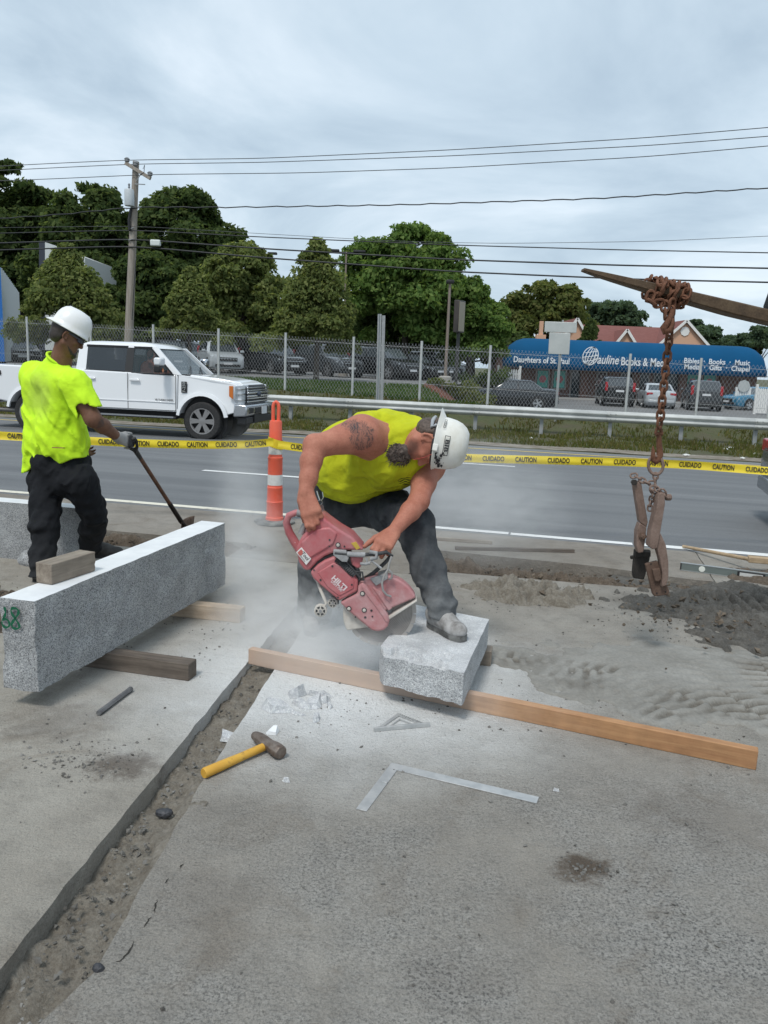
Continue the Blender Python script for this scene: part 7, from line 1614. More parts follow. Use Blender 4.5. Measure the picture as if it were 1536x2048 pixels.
# chain link fence
FT = 25.7; fz = fence_base
def fence_top(s): return fz(s) + 1.80
fe = thing('chain_link_fence', 'tall galvanised chain-link fence on thin posts above the guardrail', 'fence', st(-10, FT, float(fz(-10)))); feo = st(-10, FT, float(fz(-10)))
post_px = [-210, -75, 56, 182, 307, 437, 571, 707, 843, 981, 1121, 1262, 1405, 1552, 1700]
pS = [float(atT(px, 700, FT) @ RU) for px in post_px]
m_post = mat('fence_post_galv', (0.46, 0.47, 0.46), 0.5, 0.3, col2=(0.56, 0.57, 0.56), vscale=4); m_wire = mat('fence_wire_galv', (0.34, 0.35, 0.355), 0.5, 0.3)
for s_ in pS:
    MB().tube([st(s_, FT, float(fz(s_)) - 0.3) - feo, st(s_, FT, float(fence_top(s_)) + 0.10) - feo], 0.042, 8).build('post', m_post, fe, smooth=50)
for i in range(len(pS) - 1):
    s0, s1 = pS[i], pS[i + 1]; n = int((s1 - s0) / 0.106); mb = MB(); h = 1.80; nd = (s1 - s0) / n; V = []; Fa = []
    def dia(sa, za, sb, zb, off):
        # clip to the panel
        for _ in range(1):
            if sa < s0: f = (s0 - sa) / (sb - sa); za = za + (zb - za) * f; sa = s0
            if sb > s1: f = (s1 - sa) / (sb - sa); zb = za + (zb - za) * f; sb = s1
        if sb - sa < 0.01: return
        a = st(sa, FT + off, float(fz(sa)) + za) - feo; b = st(sb, FT + off, float(fz(sb)) + zb) - feo
        d_ = nrm(b - a); u_ = nrm(np.cross(d_, RV)) * 0.0029; o_ = len(V); v_ = RV * 0.003
        V.extend([a + u_, a - u_ * 0.6 - v_, a - u_ * 0.6 + v_, b + u_, b - u_ * 0.6 - v_, b - u_ * 0.6 + v_]); Fa.extend([(o_, o_ + 1, o_ + 4, o_ + 3), (o_ + 1, o_ + 2, o_ + 5, o_ + 4), (o_ + 2, o_, o_ + 3, o_ + 5)])
    rat = 0.62                                                         # run per rise of a diamond side
    for j in range(-int(h * rat / nd) - 1, n + 1):
        sa = s0 + j * nd; dia(sa, 0, sa + h * rat, h, -0.005); dia(sa, h, sa + h * rat, 0, 0.005)
    mb.add(V, Fa).build('mesh_panel', m_wire, fe, fixn=False)
    MB().tube([st(s0, FT + 0.012, float(fence_top(s0)) - 0.12) - feo, st(s1, FT + 0.012, float(fence_top(s1)) - 0.12) - feo], 0.006, 5).build('tension_wire', m_wire, fe); MB().tube([st(s0, FT + 0.012, float(fz(s0)) + 0.55) - feo, st(s1, FT + 0.012, float(fz(s1)) + 0.55) - feo], 0.005, 5).build('tension_wire', m_wire, fe)
# signs seen from behind
m_sback = mat('sign_back_alu', (0.47, 0.49, 0.47), 0.5, 0.4, col2=(0.55, 0.56, 0.54), vscale=3)
sgT = 24.6
def S_at(px, py): return atT(px, py, sgT)
b_ = S_at(1109, 860); tp_ = S_at(1126, 640); sgo = np.array([b_[0], b_[1], -0.25]); sg = thing('road_sign', 'back of a road sign with two plain metal plates on a leaning post', 'road sign', sgo)
MB().bar(sgo * [1, 1, 0] + [0, 0, -0.4] - sgo, tp_ - sgo, 0.07, 0.05).build('post', m_galvd, sg)
def splate(x0, y0, x1, y1, t=0.02): 
    a, b, c, d_ = S_at(x0, y0) - sgo, S_at(x1, y0 + (x1 - x0) * 0.035) - sgo, S_at(x1 - (y1 - y0) * 0.06, y1 + (x1 - x0) * 0.035) - sgo, S_at(x0 - (y1 - y0) * 0.06, y1) - sgo; w_ = -RV * 0.045
    return [a + w_, b + w_, c + w_, d_ + w_], [a + w_ - RV * t, b + w_ - RV * t, c + w_ - RV * t, d_ + w_ - RV * t]
for (x0, y0, x1, y1) in ((1090, 643, 1154, 664), (1099, 665, 1141, 708)):
    A4, B4 = splate(x0, y0, x1, y1); MB().add(A4 + B4, [(0, 1, 2, 3), (7, 6, 5, 4), (0, 4, 5, 1), (1, 5, 6, 2), (2, 6, 7, 3), (3, 7, 4, 0)]).build('sign_plate', m_sback, sg, bevel=0.03)
for dx in (-4, 4):
    a, b = atT(760 + dx, 800, 24.4), atT(763.5 + dx, 628 + (3 if dx > 0 else 0), 24.4); a[2] = -0.5; so_ = np.array([a[0], a[1], -0.25])
    o = thing('sign_post', ('thicker bare steel sign post of the pair by the guardrail' if dx < 0 else 'thinner bare steel sign post of the pair by the guardrail'), 'post', so_); mb = MB(); wv = 0.035 if dx < 0 else 0.025
    bb = b - so_; aa = a - so_; mb.bar(aa + RU * -wv, bb + RU * -wv, 0.012, 0.05, RU); mb.bar(aa + RU * wv, bb + RU * wv, 0.012, 0.05, RU); mb.build('flange', m_galvd, o); MB().bar(aa + RV * 0.025, bb + RV * 0.025, 0.06, 0.010, RV).build('web', mat('sign_post_blue_grey', (0.22, 0.28, 0.32), 0.5, 0.3), o)
# dealer pylon sign and lamp posts
pb = P(915, 700, 36.0); pyl = thing('pylon_sign', 'tall dark double-sided pylon sign on a post beside the lot', 'sign', (pb[0], pb[1], 0.9)); pyo = np.array([pb[0], pb[1], 0.9])
z0_, z1_ = P(915, 665, 36)[2], P(915, 601, 36)[2]; Rp = np.array(Matrix.Rotation(math.radians(62), 3, 'Z'))
MB().box((0, 0, (z0_ + z1_) / 2 - 0.9), (0.75, 0.22, z1_ - z0_), Rp).build('cabinet', mat('sign_brown_dark', (0.055, 0.045, 0.04), 0.5), pyl, bevel=0.02)
for s_ in (-1, 1): MB().box(np.array([0, 0, (z0_ + z1_) / 2 - 0.9]) + Rp @ np.array([0, 0.115 * s_, 0]), (0.62, 0.02, (z1_ - z0_) * 0.92), Rp).build('face', mat('sign_face_tan', (0.26, 0.22, 0.15), 0.4), pyl)
MB().bar((0, 0, -0.3), (0, 0, z0_ - 0.9), 0.14, 0.14, (1, 0, 0)).build('post', mat('sign_post_dark', (0.05, 0.05, 0.05), 0.6), pyl)
def lamp_post(px, ytop, Y, heads, label):
    b = P(px - 4, 745, Y); t = P(px, ytop, Y); o_ = np.array([b[0], b[1], 1.0]); lp_ = thing('lamp_post', label, 'street lamp', o_)
    MB().tube([(0, 0, -0.5), (0, 0, t[2] - 1.0)], [0.075, 0.055], 10).build('pole', mat('pole_bronze', (0.25, 0.20, 0.165), 0.5, 0.3), lp_, smooth=50); MB().lathe([(0.28, -0.5), (0.28, 0.10), (0.20, 0.15)], (0, 0, 0), n=14).build('base', mat('concrete_base', (0.33, 0.31, 0.28), 0.9), lp_)
    for (dx, w_) in heads: MB().box((dx, 0, t[2] - 1.0 + 0.05), (w_, 0.35, 0.14)).build('lamp_head', m_trim, lp_, bevel=0.03); 
    if len(heads) > 1: MB().bar((heads[0][0], 0, t[2] - 1.02), (heads[-1][0], 0, t[2] - 1.02), 0.06, 0.06).build('arm', m_trim, lp_)
lamp_post(895, 566, 34.5, [(0.0, 0.32)], 'slim brown lamp post beside the pylon sign')
lamp_post(690, 504, 47.5, [(-0.75, 0.7), (0.75, 0.7)], 'twin-headed lamp post in front of the locust tree')
lamp_post(531, 508, 54.0, [(-0.5, 0.6), (0.5, 0.6)], 'twin-headed lamp post above the maple between the two pear trees')
# ------------------------------------------------------------------ utility pole
UT = 27.2
pbv = atT(257, 690, UT); ptv = atT(272, 323, UT); pz0 = float(ground_z(pbv @ RU, UT)); uo = np.array([pbv[0], pbv[1], pz0])
up_ = thing('utility_pole', 'leaning wooden utility pole with crossarm and transformer behind the fence', 'utility pole', uo)
ax_ = nrm(ptv - pbv); bot = pbv + ax_ * ((pz0 - pbv[2]) / ax_[2])
k = NT('pole_wood_grey'); mp = k.node('ShaderNodeMapping'); mp.inputs['Scale'].default_value = (9, 9, 0.7); k.L(k.tc.outputs['Object'], mp.inputs[0]); k.done(k.ramp(k.noise(2.0, 6, src=mp.outputs[0]), [(0.3, (0.22, 0.185, 0.15)), (0.7, (0.36, 0.325, 0.285))]), 0.9, k.bump(k.noise(5, 4, src=mp.outputs[0]), 0.01))
m_pw = k.m
MB().tube([bot - ax_ * 0.4 - uo, bot * 0.5 + ptv * 0.5 - uo, ptv - uo], [0.165, 0.145, 0.110], 14).build('pole', m_pw, up_, smooth=50)
xa0, xa1 = atT(251, 326, UT - 0.15), atT(301, 357, UT - 0.15); MB().bar(xa0 - uo, xa1 - uo, 0.10, 0.12).build('crossarm', m_pw, up_, bevel=0.01)
MB().bar(atT(283, 345, UT - 0.2) - uo, atT(273, 362, UT - 0.2) - uo, 0.03, 0.02).build('crossarm_brace', m_galvd, up_)
m_ins = mat('insulator_grey', (0.20, 0.21, 0.22), 0.35)
for (px, py) in ((254, 321), (271, 329), (300, 349)): 
    c = atT(px, py, UT - 0.15) - uo; MB().lathe([(0.03, -0.10), (0.05, -0.06), (0.09, -0.02), (0.08, 0.02), (0.10, 0.05), (0.05, 0.10)], c, n=12).build('insulator', m_ins, up_, smooth=40)
tc_ = atT(259, 412, UT - 0.32) - uo; th2 = atT(259, 378, UT)[2] - atT(259, 412, UT)[2]
tf = MB().lathe([(0.16, 0), (0.17, 0.03), (0.17, th2 * 0.9), (0.15, th2 * 0.97), (0.06, th2)], tc_, n=16).build('transformer', mat('transformer_grey', (0.50, 0.53, 0.55), 0.45), up_, smooth=40); MB().lathe([(0.03, 0), (0.045, 0.05), (0.03, 0.10), (0.045, 0.14), (0.02, 0.18)], tc_ + [0, 0, th2], n=8).build('bushing', m_ins, tf)
mb = MB()
for (px, py, px2, py2) in ((270, 368, 290, 369), (270, 414, 252, 418), (268, 455, 258, 458), (267, 478, 257, 480)): mb.bar(atT(px, py, UT - 0.12) - uo, atT(px2, py2, UT - 0.2) - uo, 0.03, 0.03)
mb.build('bracket', m_galvd, up_)
mb = MB(); mb.tube([atT(286, 338, UT - 0.2) - uo, atT(289, 330, UT - 0.2) - uo, atT(288, 345, UT - 0.2) - uo, atT(278, 352, UT - 0.2) - uo], 0.012, 5); mb.tube([atT(262, 418, UT - 0.15) - uo, atT(258, 440, UT - 0.2) - uo, atT(259, 460, UT - 0.2) - uo], 0.05, 6); mb.tube([atT(272, 520, UT - 0.16) - uo, atT(269, 560, UT - 0.17) - uo, atT(264, 640, UT - 0.2) - uo], 0.014, 5); mb.build('jumper_cable', m_trim, up_)
# wires: each runs in the upright plane of the pole line
WIRES = [('power', -30, [(-60, 336), (60, 329), (254, 320), (520, 317), (900, 300), (1300, 275), (1760, 236)], .013), ('power', 0, [(-60, 344), (80, 337), (270, 328), (520, 325), (900, 312), (1300, 291), (1760, 255)], .013), ('power', 0, [(-60, 364), (100, 358), (300, 349), (600, 346), (900, 336), (1300, 313), (1760, 272)], .013),
         ('service', 0, [(-60, 440), (120, 430), (262, 414), (440, 415), (800, 410), (1200, 397), (1760, 362)], .020), ('phone', 0, [(-60, 456), (267, 452), (500, 466), (800, 483), (1000, 487), (1300, 483), (1760, 462)], .008), ('phone', 0, [(-60, 468), (266, 460), (520, 474), (900, 490), (1250, 500), (1760, 510)], .018), ('phone', 0, [(-60, 488), (265, 478), (520, 497), (900, 519), (1250, 531), (1760, 541)], .026), ('phone', 0, [(-60, 502), (264, 492), (520, 515), (900, 543), (1250, 558), (1760, 570)], .026)]
m_wblk = mat('wire_black', (0.02, 0.022, 0.025), 0.6); m_wgry = mat('wire_grey', (0.07, 0.075, 0.08), 0.6)
names = ['topmost thin power line crossing the sky from the pole', 'second thin power line just below the topmost one', 'third thin power line on the crossarm end of the pole', 'wavy service cable above the locust tree, alone below the power lines', 'very thin faint line just above the three phone cables', 'uppermost of the three black phone cables in front of the trees', 'middle one of the three black phone cables in front of the trees', 'lowest of the three black phone cables in front of the trees']
for (kd_, _, pts, r_), lab in zip(WIRES, names):
    px = np.array([p_[0] for p_ in pts], float); py = np.array([p_[1] for p_ in pts], float); xx = np.linspace(px[0], px[-1], 90); yy = np.interp(xx, px, py)
    for _ in range(8): yy[1:-1] = 0.5 * yy[1:-1] + 0.25 * (yy[2:] + yy[:-2])
    if kd_ == 'service': yy += 1.1 * np.sin(xx * 0.10)
    W3 = np.array([atT(a, b, UT - 0.15) for a, b in zip(xx, yy)]); c0_ = W3[45]
    o = MB().tube(W3 - c0_, r_, 5).build('overhead_wire', m_wgry if r_ < 0.015 else m_wblk, None, smooth=60); o.location = tuple(c0_); tag(o, lab, 'wire', 'overhead wires on the utility pole')
c = atT(311, 486, UT - 0.2); o = MB().box((0, 0, 0), (0.36, 0.16, 0.22)).build('splice_box', mat('splice_white', (0.62, 0.66, 0.64), 0.5), None, bevel=0.04); o.location = tuple(c); tag(o, 'small white splice box hanging from the phone cable beside the pole', 'cable box')
# ================================================================== BUILDINGS
BY = 58.0
def bp(px, py, dy=0.0, Y=BY): return P(px, py, Y) + np.array([0, dy, 0])
b0 = bp(1003, 725); b1 = bp(1528, 735); bz0 = -0.42; bo = np.array([(b0[0] + b1[0]) / 2, BY, bz0]); bw = b1[0] - b0[0]
shop = thing('book_shop', 'brick book shop with a long rounded blue awning across its whole front', 'building', bo)
def brick_mat(name, a, b, mortar, sc):
    k = NT(name); mp = k.node('ShaderNodeMapping'); mp.inputs['Rotation'].default_value = (math.radians(90), 0, 0); k.L(k.tc.outputs['Object'], mp.inputs[0]); bt = k.node('ShaderNodeTexBrick'); k.L(mp.outputs[0], bt.inputs['Vector'])
    bt.inputs['Color1'].default_value = (*a, 1); bt.inputs['Color2'].default_value = (*b, 1); bt.inputs['Mortar'].default_value = (*mortar, 1); bt.inputs['Scale'].default_value = sc; bt.inputs['Mortar Size'].default_value = 0.015
    return k.done(bt.outputs['Color'], 0.9)
m_brick = brick_mat('brick_brown', (0.15, 0.065, 0.045), (0.10, 0.05, 0.038), (0.16, 0.14, 0.125), 4.0)
hw = 2.9
MB().box((0, 4.2, hw / 2), (bw - 0.6, 8, hw)).build('wall', m_brick, shop)
MB().box((0, 4.2, hw + 0.35), (bw - 0.4, 8.2, 0.7)).build('flat_roof', mat('roof_dark', (0.08, 0.08, 0.085), 0.8), shop)
# awning: quarter round in section, rounded ends
zt_, zl_ = 4.15 + 0.0, 2.05; Rr = 1.55; mb = MB(); rings = []
for i in range(41):
    u_ = -1 + 2 * i / 40; x = u_ * bw / 2; e = 1 - abs(u_); endw = 1.75; de_ = (bw / 2 - abs(x)); f = math.sqrt(max(0.0, 1 - (1 - min(1, de_ / endw)) ** 2)); ring = []
    for j in range(11):
        a = PI / 2 * j / 10; zz = zl_ + 0.42 + (zt_ - zl_ - 0.42) * math.sin(a) * max(0.03, f); yy = -Rr * math.cos(a) * (0.35 + 0.65 * max(0.03, f)); ring.append((x, yy, zz))
    ring = [(x, ring[0][1], zl_)] + ring; rings.append(ring)
mb.loft(rings, cap=False, closed=False); aw = mb.build('awning', mat('awning_blue', (0.0015, 0.068, 0.165), 0.8, spec=0.2, col2=(0.002, 0.078, 0.19), vscale=0.4, stretch=(1, 1, 1)), shop, smooth=50); aw.modifiers.new('t', 'SOLIDIFY').thickness = 0.03
MB().box((0, -0.75, zl_ + 0.05), (bw - 0.5, 1.4, 0.04)).build('soffit', mat('soffit_dark', (0.06, 0.06, 0.065), 0.8), shop)
m_aw = mat('awning_lettering', (0.75, 0.78, 0.80), 0.6); yl = -Rr - 0.05
def awn_text(txt, px, py, size, **kw): c = P(px, py, BY + yl) - bo; text_obj('awning_lettering', txt, m_aw, frame((c[0], yl, c[2]), (1, 0, 0), (0, 0, 1)), aw, size=size, **kw)
awn_text('Daughters of St. Paul', 1083, 721, 0.56, bold=0.012, xs=0.82)
awn_text('Pauline', 1211, 720, 0.86, bold=0.012, shear=0.25, xs=0.74); awn_text('Books & Media', 1290, 725, 0.78, bold=0.014, xs=0.70)
awn_text('Bibles  \u00b7  Books  \u00b7  Music', 1434, 724, 0.50, bold=0.010, xs=0.92); awn_text('Media  \u00b7  Gifts  \u00b7  Chapel', 1434, 736, 0.50, bold=0.010, xs=0.92)
c = P(1181, 712, BY + yl) - bo; mb = MB()                               # globe emblem
def arc_ring(cx, cz, rx, rz, w_, tilt=0.35, n=26):
    for i in range(n):
        a0, a1 = 2 * PI * i / n, 2 * PI * (i + 1) / n; q = []
        for a, s_ in ((a0, 1), (a1, 1), (a1, -1), (a0, -1)):
            x, z = (rx + s_ * w_) * math.cos(a), (rz + s_ * w_) * math.sin(a); q.append((cx + x * math.cos(tilt) + z * math.sin(tilt), yl - 0.02, cz - x * math.sin(tilt) + z * math.cos(tilt)))
        mb.quad(*q)
for rx in (0.52, 0.30, 0.10): arc_ring(c[0], c[2], rx, 0.62, 0.03)
for dz_, rx in ((0.3, 0.44), (0.0, 0.52), (-0.3, 0.44)): mb.bar((c[0] - rx + 0.2 * dz_, yl - 0.02, c[2] + dz_ - 0.1), (c[0] + rx + 0.2 * dz_, yl - 0.02, c[2] + dz_ + 0.05), 0.01, 0.05)
mb.build('awning_emblem', m_aw, aw)
m_frame = mat('shop_frame', (0.30, 0.28, 0.26), 0.6); m_sglass = mat('shop_glass', (0.03, 0.04, 0.045), 0.08); m_teal = mat('poster_teal', (0.06, 0.36, 0.30), 0.6, col2=(0.10, 0.42, 0.36), vscale=1.5); m_pink = mat('poster_pink', (0.42, 0.12, 0.14), 0.6)
def shop_win(px0, px1, py0, py1, nm='window', pane=m_sglass, poster=False):
    a, b = P(px0, py1, BY) - bo, P(px1, py0, BY) - bo; cx, cz_ = (a[0] + b[0]) / 2, (a[2] + b[2]) / 2; w_, h = b[0] - a[0], b[2] - a[2]
    f = MB().box((cx, 0.18, cz_), (w_ + 0.12, 0.10, h + 0.12)).build(nm, m_frame, shop); MB().box((cx, 0.11, cz_), (w_ - 0.06, 0.08, h - 0.06)).build('pane', pane, f)
    if poster: MB().box((cx, 0.05, cz_), (w_ * 0.86, 0.03, h * 0.9)).build('poster', m_teal, f); MB().lathe([(0.28, 0), (0.28, 0.01)], (cx, 0.03, cz_), RY, 6).build('poster_motif', m_pink, f)
for (x0, x1, po) in ((1072, 1099, True), (1105, 1133, True), (1372, 1398, True), (1404, 1434, True), (1242, 1268, False), (1276, 1300, False), (1308, 1330, False), (1336, 1360, False)): shop_win(x0, x1, 740 + (x0 - 1072) * 0.02, 776 + (x0 - 1072) * 0.02, poster=po)
shop_win(1140, 1162, 742, 798, 'door'); shop_win(1192, 1214, 745, 800, 'door', mat('door_dark', (0.05, 0.03, 0.03), 0.5))
for i, px in enumerate((1050, 1168, 1272, 1366, 1448)): a = P(px, 740, BY) - bo; MB().box((a[0], -0.1, 1.1), (0.5, 0.4, 2.3)).build('brick_pier', m_brick, shop)
MB().box((0, 0.05, 0.06), (bw - 0.2, 1.6, 0.14)).build('pavement_step', mat('step_concrete', (0.36, 0.35, 0.33), 0.9), shop)
# person in dark clothes walking to the door
pp = P(1199, 800, 53); po_ = np.array([pp[0], pp[1], ZR]); wk = thing('person', 'person in dark clothes standing beside the black SUV at the shop door', 'person', po_)
F = Field(po_ - [0.45, 0.35, 0.02], po_ + [0.45, 0.35, 1.85], 0.018); z_ = lambda x, y, h: po_ + np.array([x, y, h])
F.ell(z_(0, 0, 1.63), (0.085, 0.10, 0.12), None, 0.02); F.cap(z_(0, 0, 1.42), z_(0, 0, 1.55), 0.06, 0.055, 0.02); F.cap(z_(-0.05, 0, 1.0), z_(-0.06, 0, 1.36), 0.13, 0.13, 0.05); F.cap(z_(0.05, 0, 1.0), z_(0.06, 0, 1.36), 0.13, 0.13, 0.05)
for s_ in (-1, 1): F.chain([z_(0.19 * s_, 0, 1.40), z_(0.25 * s_, 0.02, 1.14), z_(0.24 * s_, -0.06, 0.90)], [0.06, 0.048, 0.036], 0.02); F.chain([z_(0.09 * s_, 0, 0.95), z_(0.11 * s_, -0.08 * s_, 0.50), z_(0.12 * s_, 0.06 * s_, 0.08)], [0.09, 0.065, 0.045], 0.03); F.cap(z_(0.12 * s_, 0.06 * s_, 0.05), z_(0.12 * s_, 0.06 * s_ - 0.14, 0.04), 0.045, 0.035, 0.02)
link('body', F.mesh('body', po_, 1), mat('clothes_dark', (0.045, 0.03, 0.03), 0.8), wk)
# ------------------------------------------------------------------ peach house with red roof behind
HY = 74.0; h0, h1 = P(1120, 700, HY), P(1420, 700, HY); ho = np.array([(h0[0] + h1[0]) / 2, HY, -0.5]); hs = thing('peach_house', 'peach house with red-brown roof and gables rising behind the blue awning', 'house', ho); hwid = h1[0] - h0[0]
m_peach = mat('stucco_peach', (0.60, 0.36, 0.24), 0.85); m_roofr = mat('roof_red_shingle', (0.16, 0.055, 0.045), 0.85, col2=(0.21, 0.08, 0.065), vscale=3, stretch=(1, 1, 8)); m_whitet = mat('trim_white', (0.74, 0.73, 0.70), 0.6)
hx = lambda px: P(px, 700, HY)[0] - ho[0]; hzv = lambda py, px=1280: P(px, py, HY)[2] - ho[2]
ez, rz_ = hzv(690), hzv(647)
MB().box((0, 5, ez / 2), (hwid, 9, ez)).build('wall', m_peach, hs)
MB().add([(hx(1140), 0, ez), (hx(1415), 0, ez), (hx(1400), 5, rz_), (hx(1150), 5, rz_), (hx(1140), 10, ez), (hx(1415), 10, ez)], [(0, 1, 2, 3), (3, 2, 5, 4), (0, 3, 4), (1, 5, 2)]).build('roof', m_roofr, hs)
def gable(pxc, pxh, pyt, pyb, dep, vent=True):
    xc, xh = hx(pxc), (hx(pxc + pxh) - hx(pxc)); zt2, zb2 = hzv(pyt, pxc), hzv(pyb, pxc); g_ = MB().add([(xc - xh, -dep, zb2), (xc + xh, -dep, zb2), (xc, -dep, zt2), (xc - xh, 5, zb2), (xc + xh, 5, zb2), (xc, 5, zt2)], [(0, 1, 2), (0, 2, 5, 3), (1, 4, 5, 2)]).build('gable', m_peach, hs)
    for s_ in (-1, 1):
        MB().add([(xc + s_ * xh * 1.06, -dep - 0.25, zb2 - 0.1), (xc, -dep - 0.25, zt2 + 0.16), (xc, 5, zt2 + 0.16), (xc + s_ * xh * 1.06, 5, zb2 - 0.1)], [(0, 1, 2, 3)]).build('gable_roof', m_roofr, g_); MB().bar((xc + s_ * xh * 1.06, -dep - 0.27, zb2 - 0.12), (xc, -dep - 0.27, zt2 + 0.10), 0.06, 0.22).build('bargeboard', m_whitet, g_)
    if vent: MB().lathe([(0.42, 0), (0.42, 0.05)], (xc, -dep - 0.02, (zt2 * 0.62 + zb2 * 0.38)), RY, 8).build('gable_vent', m_whitet, g_)
gable(1361, 52, 644, 694, 0.6); gable(1247, 22, 662, 690, 0.4, False); gable(1146, 36, 640, 694, 0.6, False)
# small chimney pipe on the shop
cpx = P(1081, 675, 62); ch_ = MB(); ch_.box((0, 0, 0), (0.7, 0.7, 1.0)); ch_.box((0, 0, 1.0), (0.28, 0.28, 1.0)); o = ch_.build('chimney', m_peach, shop, bevel=0.02); o.location = tuple(cpx - bo + [0, 0, -0.3])
# ------------------------------------------------------------------ blue-edged shed on the far left, gable behind the trees
LY = 37.0; lx = lambda px, Y=LY: P(px, 640, Y)[0]
so2 = np.array([lx(-60), LY, 1.0]); shd = thing('blue_shed', 'white metal building with a blue corner seen past the fence', 'building', so2)
zt3 = P(10, 535, LY)[2] - 1.0
xb_, xw = lx(6) - so2[0], lx(6) - so2[0]; x2 = lx(40, 47) - so2[0]
MB().add([(-3, 0, 0), (xb_, 0, 0), (xb_, 0, zt3), (-3, 0, zt3), (-3, 10, 0), (x2, 10, 0), (x2, 10, zt3 * 0.88 + 0.1), (-3, 10, zt3 * 0.88 + 0.1)], [(0, 1, 2, 3), (3, 2, 6, 7), (5, 4, 7, 6), (4, 0, 3, 7)]).build('wall', mat('shed_blue', (0.012, 0.13, 0.42), 0.5), shd)
mb = MB(); n = 26; pts_ = []
for i in range(n + 1):
    f = i / n; off = 0.05 if i % 2 else 0.0; pts_.append((xb_ + (x2 - xb_) * f + off, 10 * f - 0.002))
ring0 = [(x, y, 0) for x, y in pts_]; ring1 = [(x, y, zt3 + (zt3 * 0.88 + 0.1 - zt3) * (y / 10)) for x, y in pts_]; mb.loft([ring0, ring1], cap=False, closed=False); mb.build('side_cladding', mat('shed_white', (0.62, 0.66, 0.66), 0.5), shd)
gb = np.array([P(90, 600, 50)[0], 50.0, 1.0]); gh = thing('white_gable', 'pale gable end with dark edge poking out above the pear tree', 'building', gb); gp = lambda px, py, dy=0.0: P(px, py, 50) - gb + np.array([0, dy, 0])
MB().add([gp(90, 700), gp(90, 484), gp(170, 515), gp(170, 700), gp(90, 700, 6), gp(90, 484, 6), gp(170, 515, 6), gp(170, 700, 6)], [(0, 1, 2, 3), (7, 6, 5, 4), (0, 4, 5, 1), (1, 5, 6, 2), (2, 6, 7, 3)]).build('wall', mat('gable_pale', (0.55, 0.57, 0.55), 0.7), gh); MB().add([gp(78, 700), gp(78, 482), gp(90, 483), gp(90, 700), gp(78, 700, 6), gp(78, 482, 6), gp(90, 483, 6), gp(90, 700, 6)], [(0, 1, 2, 3), (7, 6, 5, 4), (0, 4, 5, 1), (1, 5, 6, 2)]).build('edge_panel', mat('gable_dark', (0.03, 0.035, 0.05), 0.6), gh)
# ------------------------------------------------------------------ white picket fences, stop sign
def picket(px0, px1, Y, zb2, h, label, n):
    a, b = P(px0, 790, Y), P(px1, 790, Y); o_ = np.array([a[0], Y, zb2]); pf = thing('picket_fence', label, 'fence', o_); L_ = b[0] - a[0]
    for i in range(n): MB().add([(L_ * i / (n - 1) - 0.05, 0, 0.06), (L_ * i / (n - 1) + 0.05, 0, 0.06), (L_ * i / (n - 1) + 0.05, 0, h - 0.08), (L_ * i / (n - 1), 0, h), (L_ * i / (n - 1) - 0.05, 0, h - 0.08)] + [(x, 0.03, z) for x, z in ((L_ * i / (n - 1) - 0.05, 0.06), (L_ * i / (n - 1) + 0.05, 0.06), (L_ * i / (n - 1) + 0.05, h - 0.08), (L_ * i / (n - 1), h), (L_ * i / (n - 1) - 0.05, h - 0.08))], [(0, 1, 2, 3, 4), (9, 8, 7, 6, 5)] + [(j, (j + 1) % 5, 5 + (j + 1) % 5, 5 + j) for j in range(5)]).build('picket', m_whitet, pf)
    for z in (0.3, h - 0.3): MB().box((L_ / 2, 0.05, z), (L_ + 0.1, 0.04, 0.09)).build('rail', m_whitet, pf)
    for x in (-0.1, L_ + 0.1): MB().box((x, 0.06, h / 2 + 0.1), (0.12, 0.12, h + 0.2)).build('post', m_whitet, pf)
picket(1517, 1560, 45, -0.42, 1.45, 'white picket fence panel beside the blue sedan', 11); picket(997, 1034, 50, 0.25, 1.3, 'white picket fence panel on the bank behind the black sedan', 9); picket(1476, 1496, 50, -0.42, 1.2, 'short white picket gate below the round sign', 5)
a = P(1482, 815, 50); o_ = np.array([a[0], 50, ZR]); rs = thing('stop_sign', 'back of a grey octagonal sign on a white post in the lot', 'road sign', o_); z1_ = P(1482, 772, 50)[2] - ZR
MB().bar((0, 0, 0), (0, 0, z1_), 0.07, 0.07, (1, 0, 0)).build('post', m_galv, rs); MB().lathe([(0.38, 0), (0.38, 0.03)], (0, -0.05, z1_), RY, 8).build('plate', m_sback, rs)
# ================================================================== TREES AND PLANTS
def leaf_mat(name, a, b, c):
    k = NT(name); ge = k.node('ShaderNodeNewGeometry'); col = k.ramp(ge.outputs['Random Per Island'], [(0.0, a), (0.5, b), (1.0, c)])
    col = k.mix(1.0, col, k.ramp(k.noise(0.55, 3), [(0.3, 0.72), (0.7, 1.2)]), 'MULTIPLY')
    d = k.node('ShaderNodeBsdfDiffuse'); t_ = k.node('ShaderNodeBsdfTranslucent'); k.L(col, d.inputs[0]); k.L(k.mix(1.0, col, (1.5, 1.45, 0.9), 'MULTIPLY'), t_.inputs[0]); mx_ = k.node('ShaderNodeMixShader'); mx_.inputs[0].default_value = 0.5; k.L(d.outputs[0], mx_.inputs[1]); k.L(t_.outputs[0], mx_.inputs[2])
    k.L(mx_.outputs[0], k.t.nodes['Material Output'].inputs['Surface']); return k.m
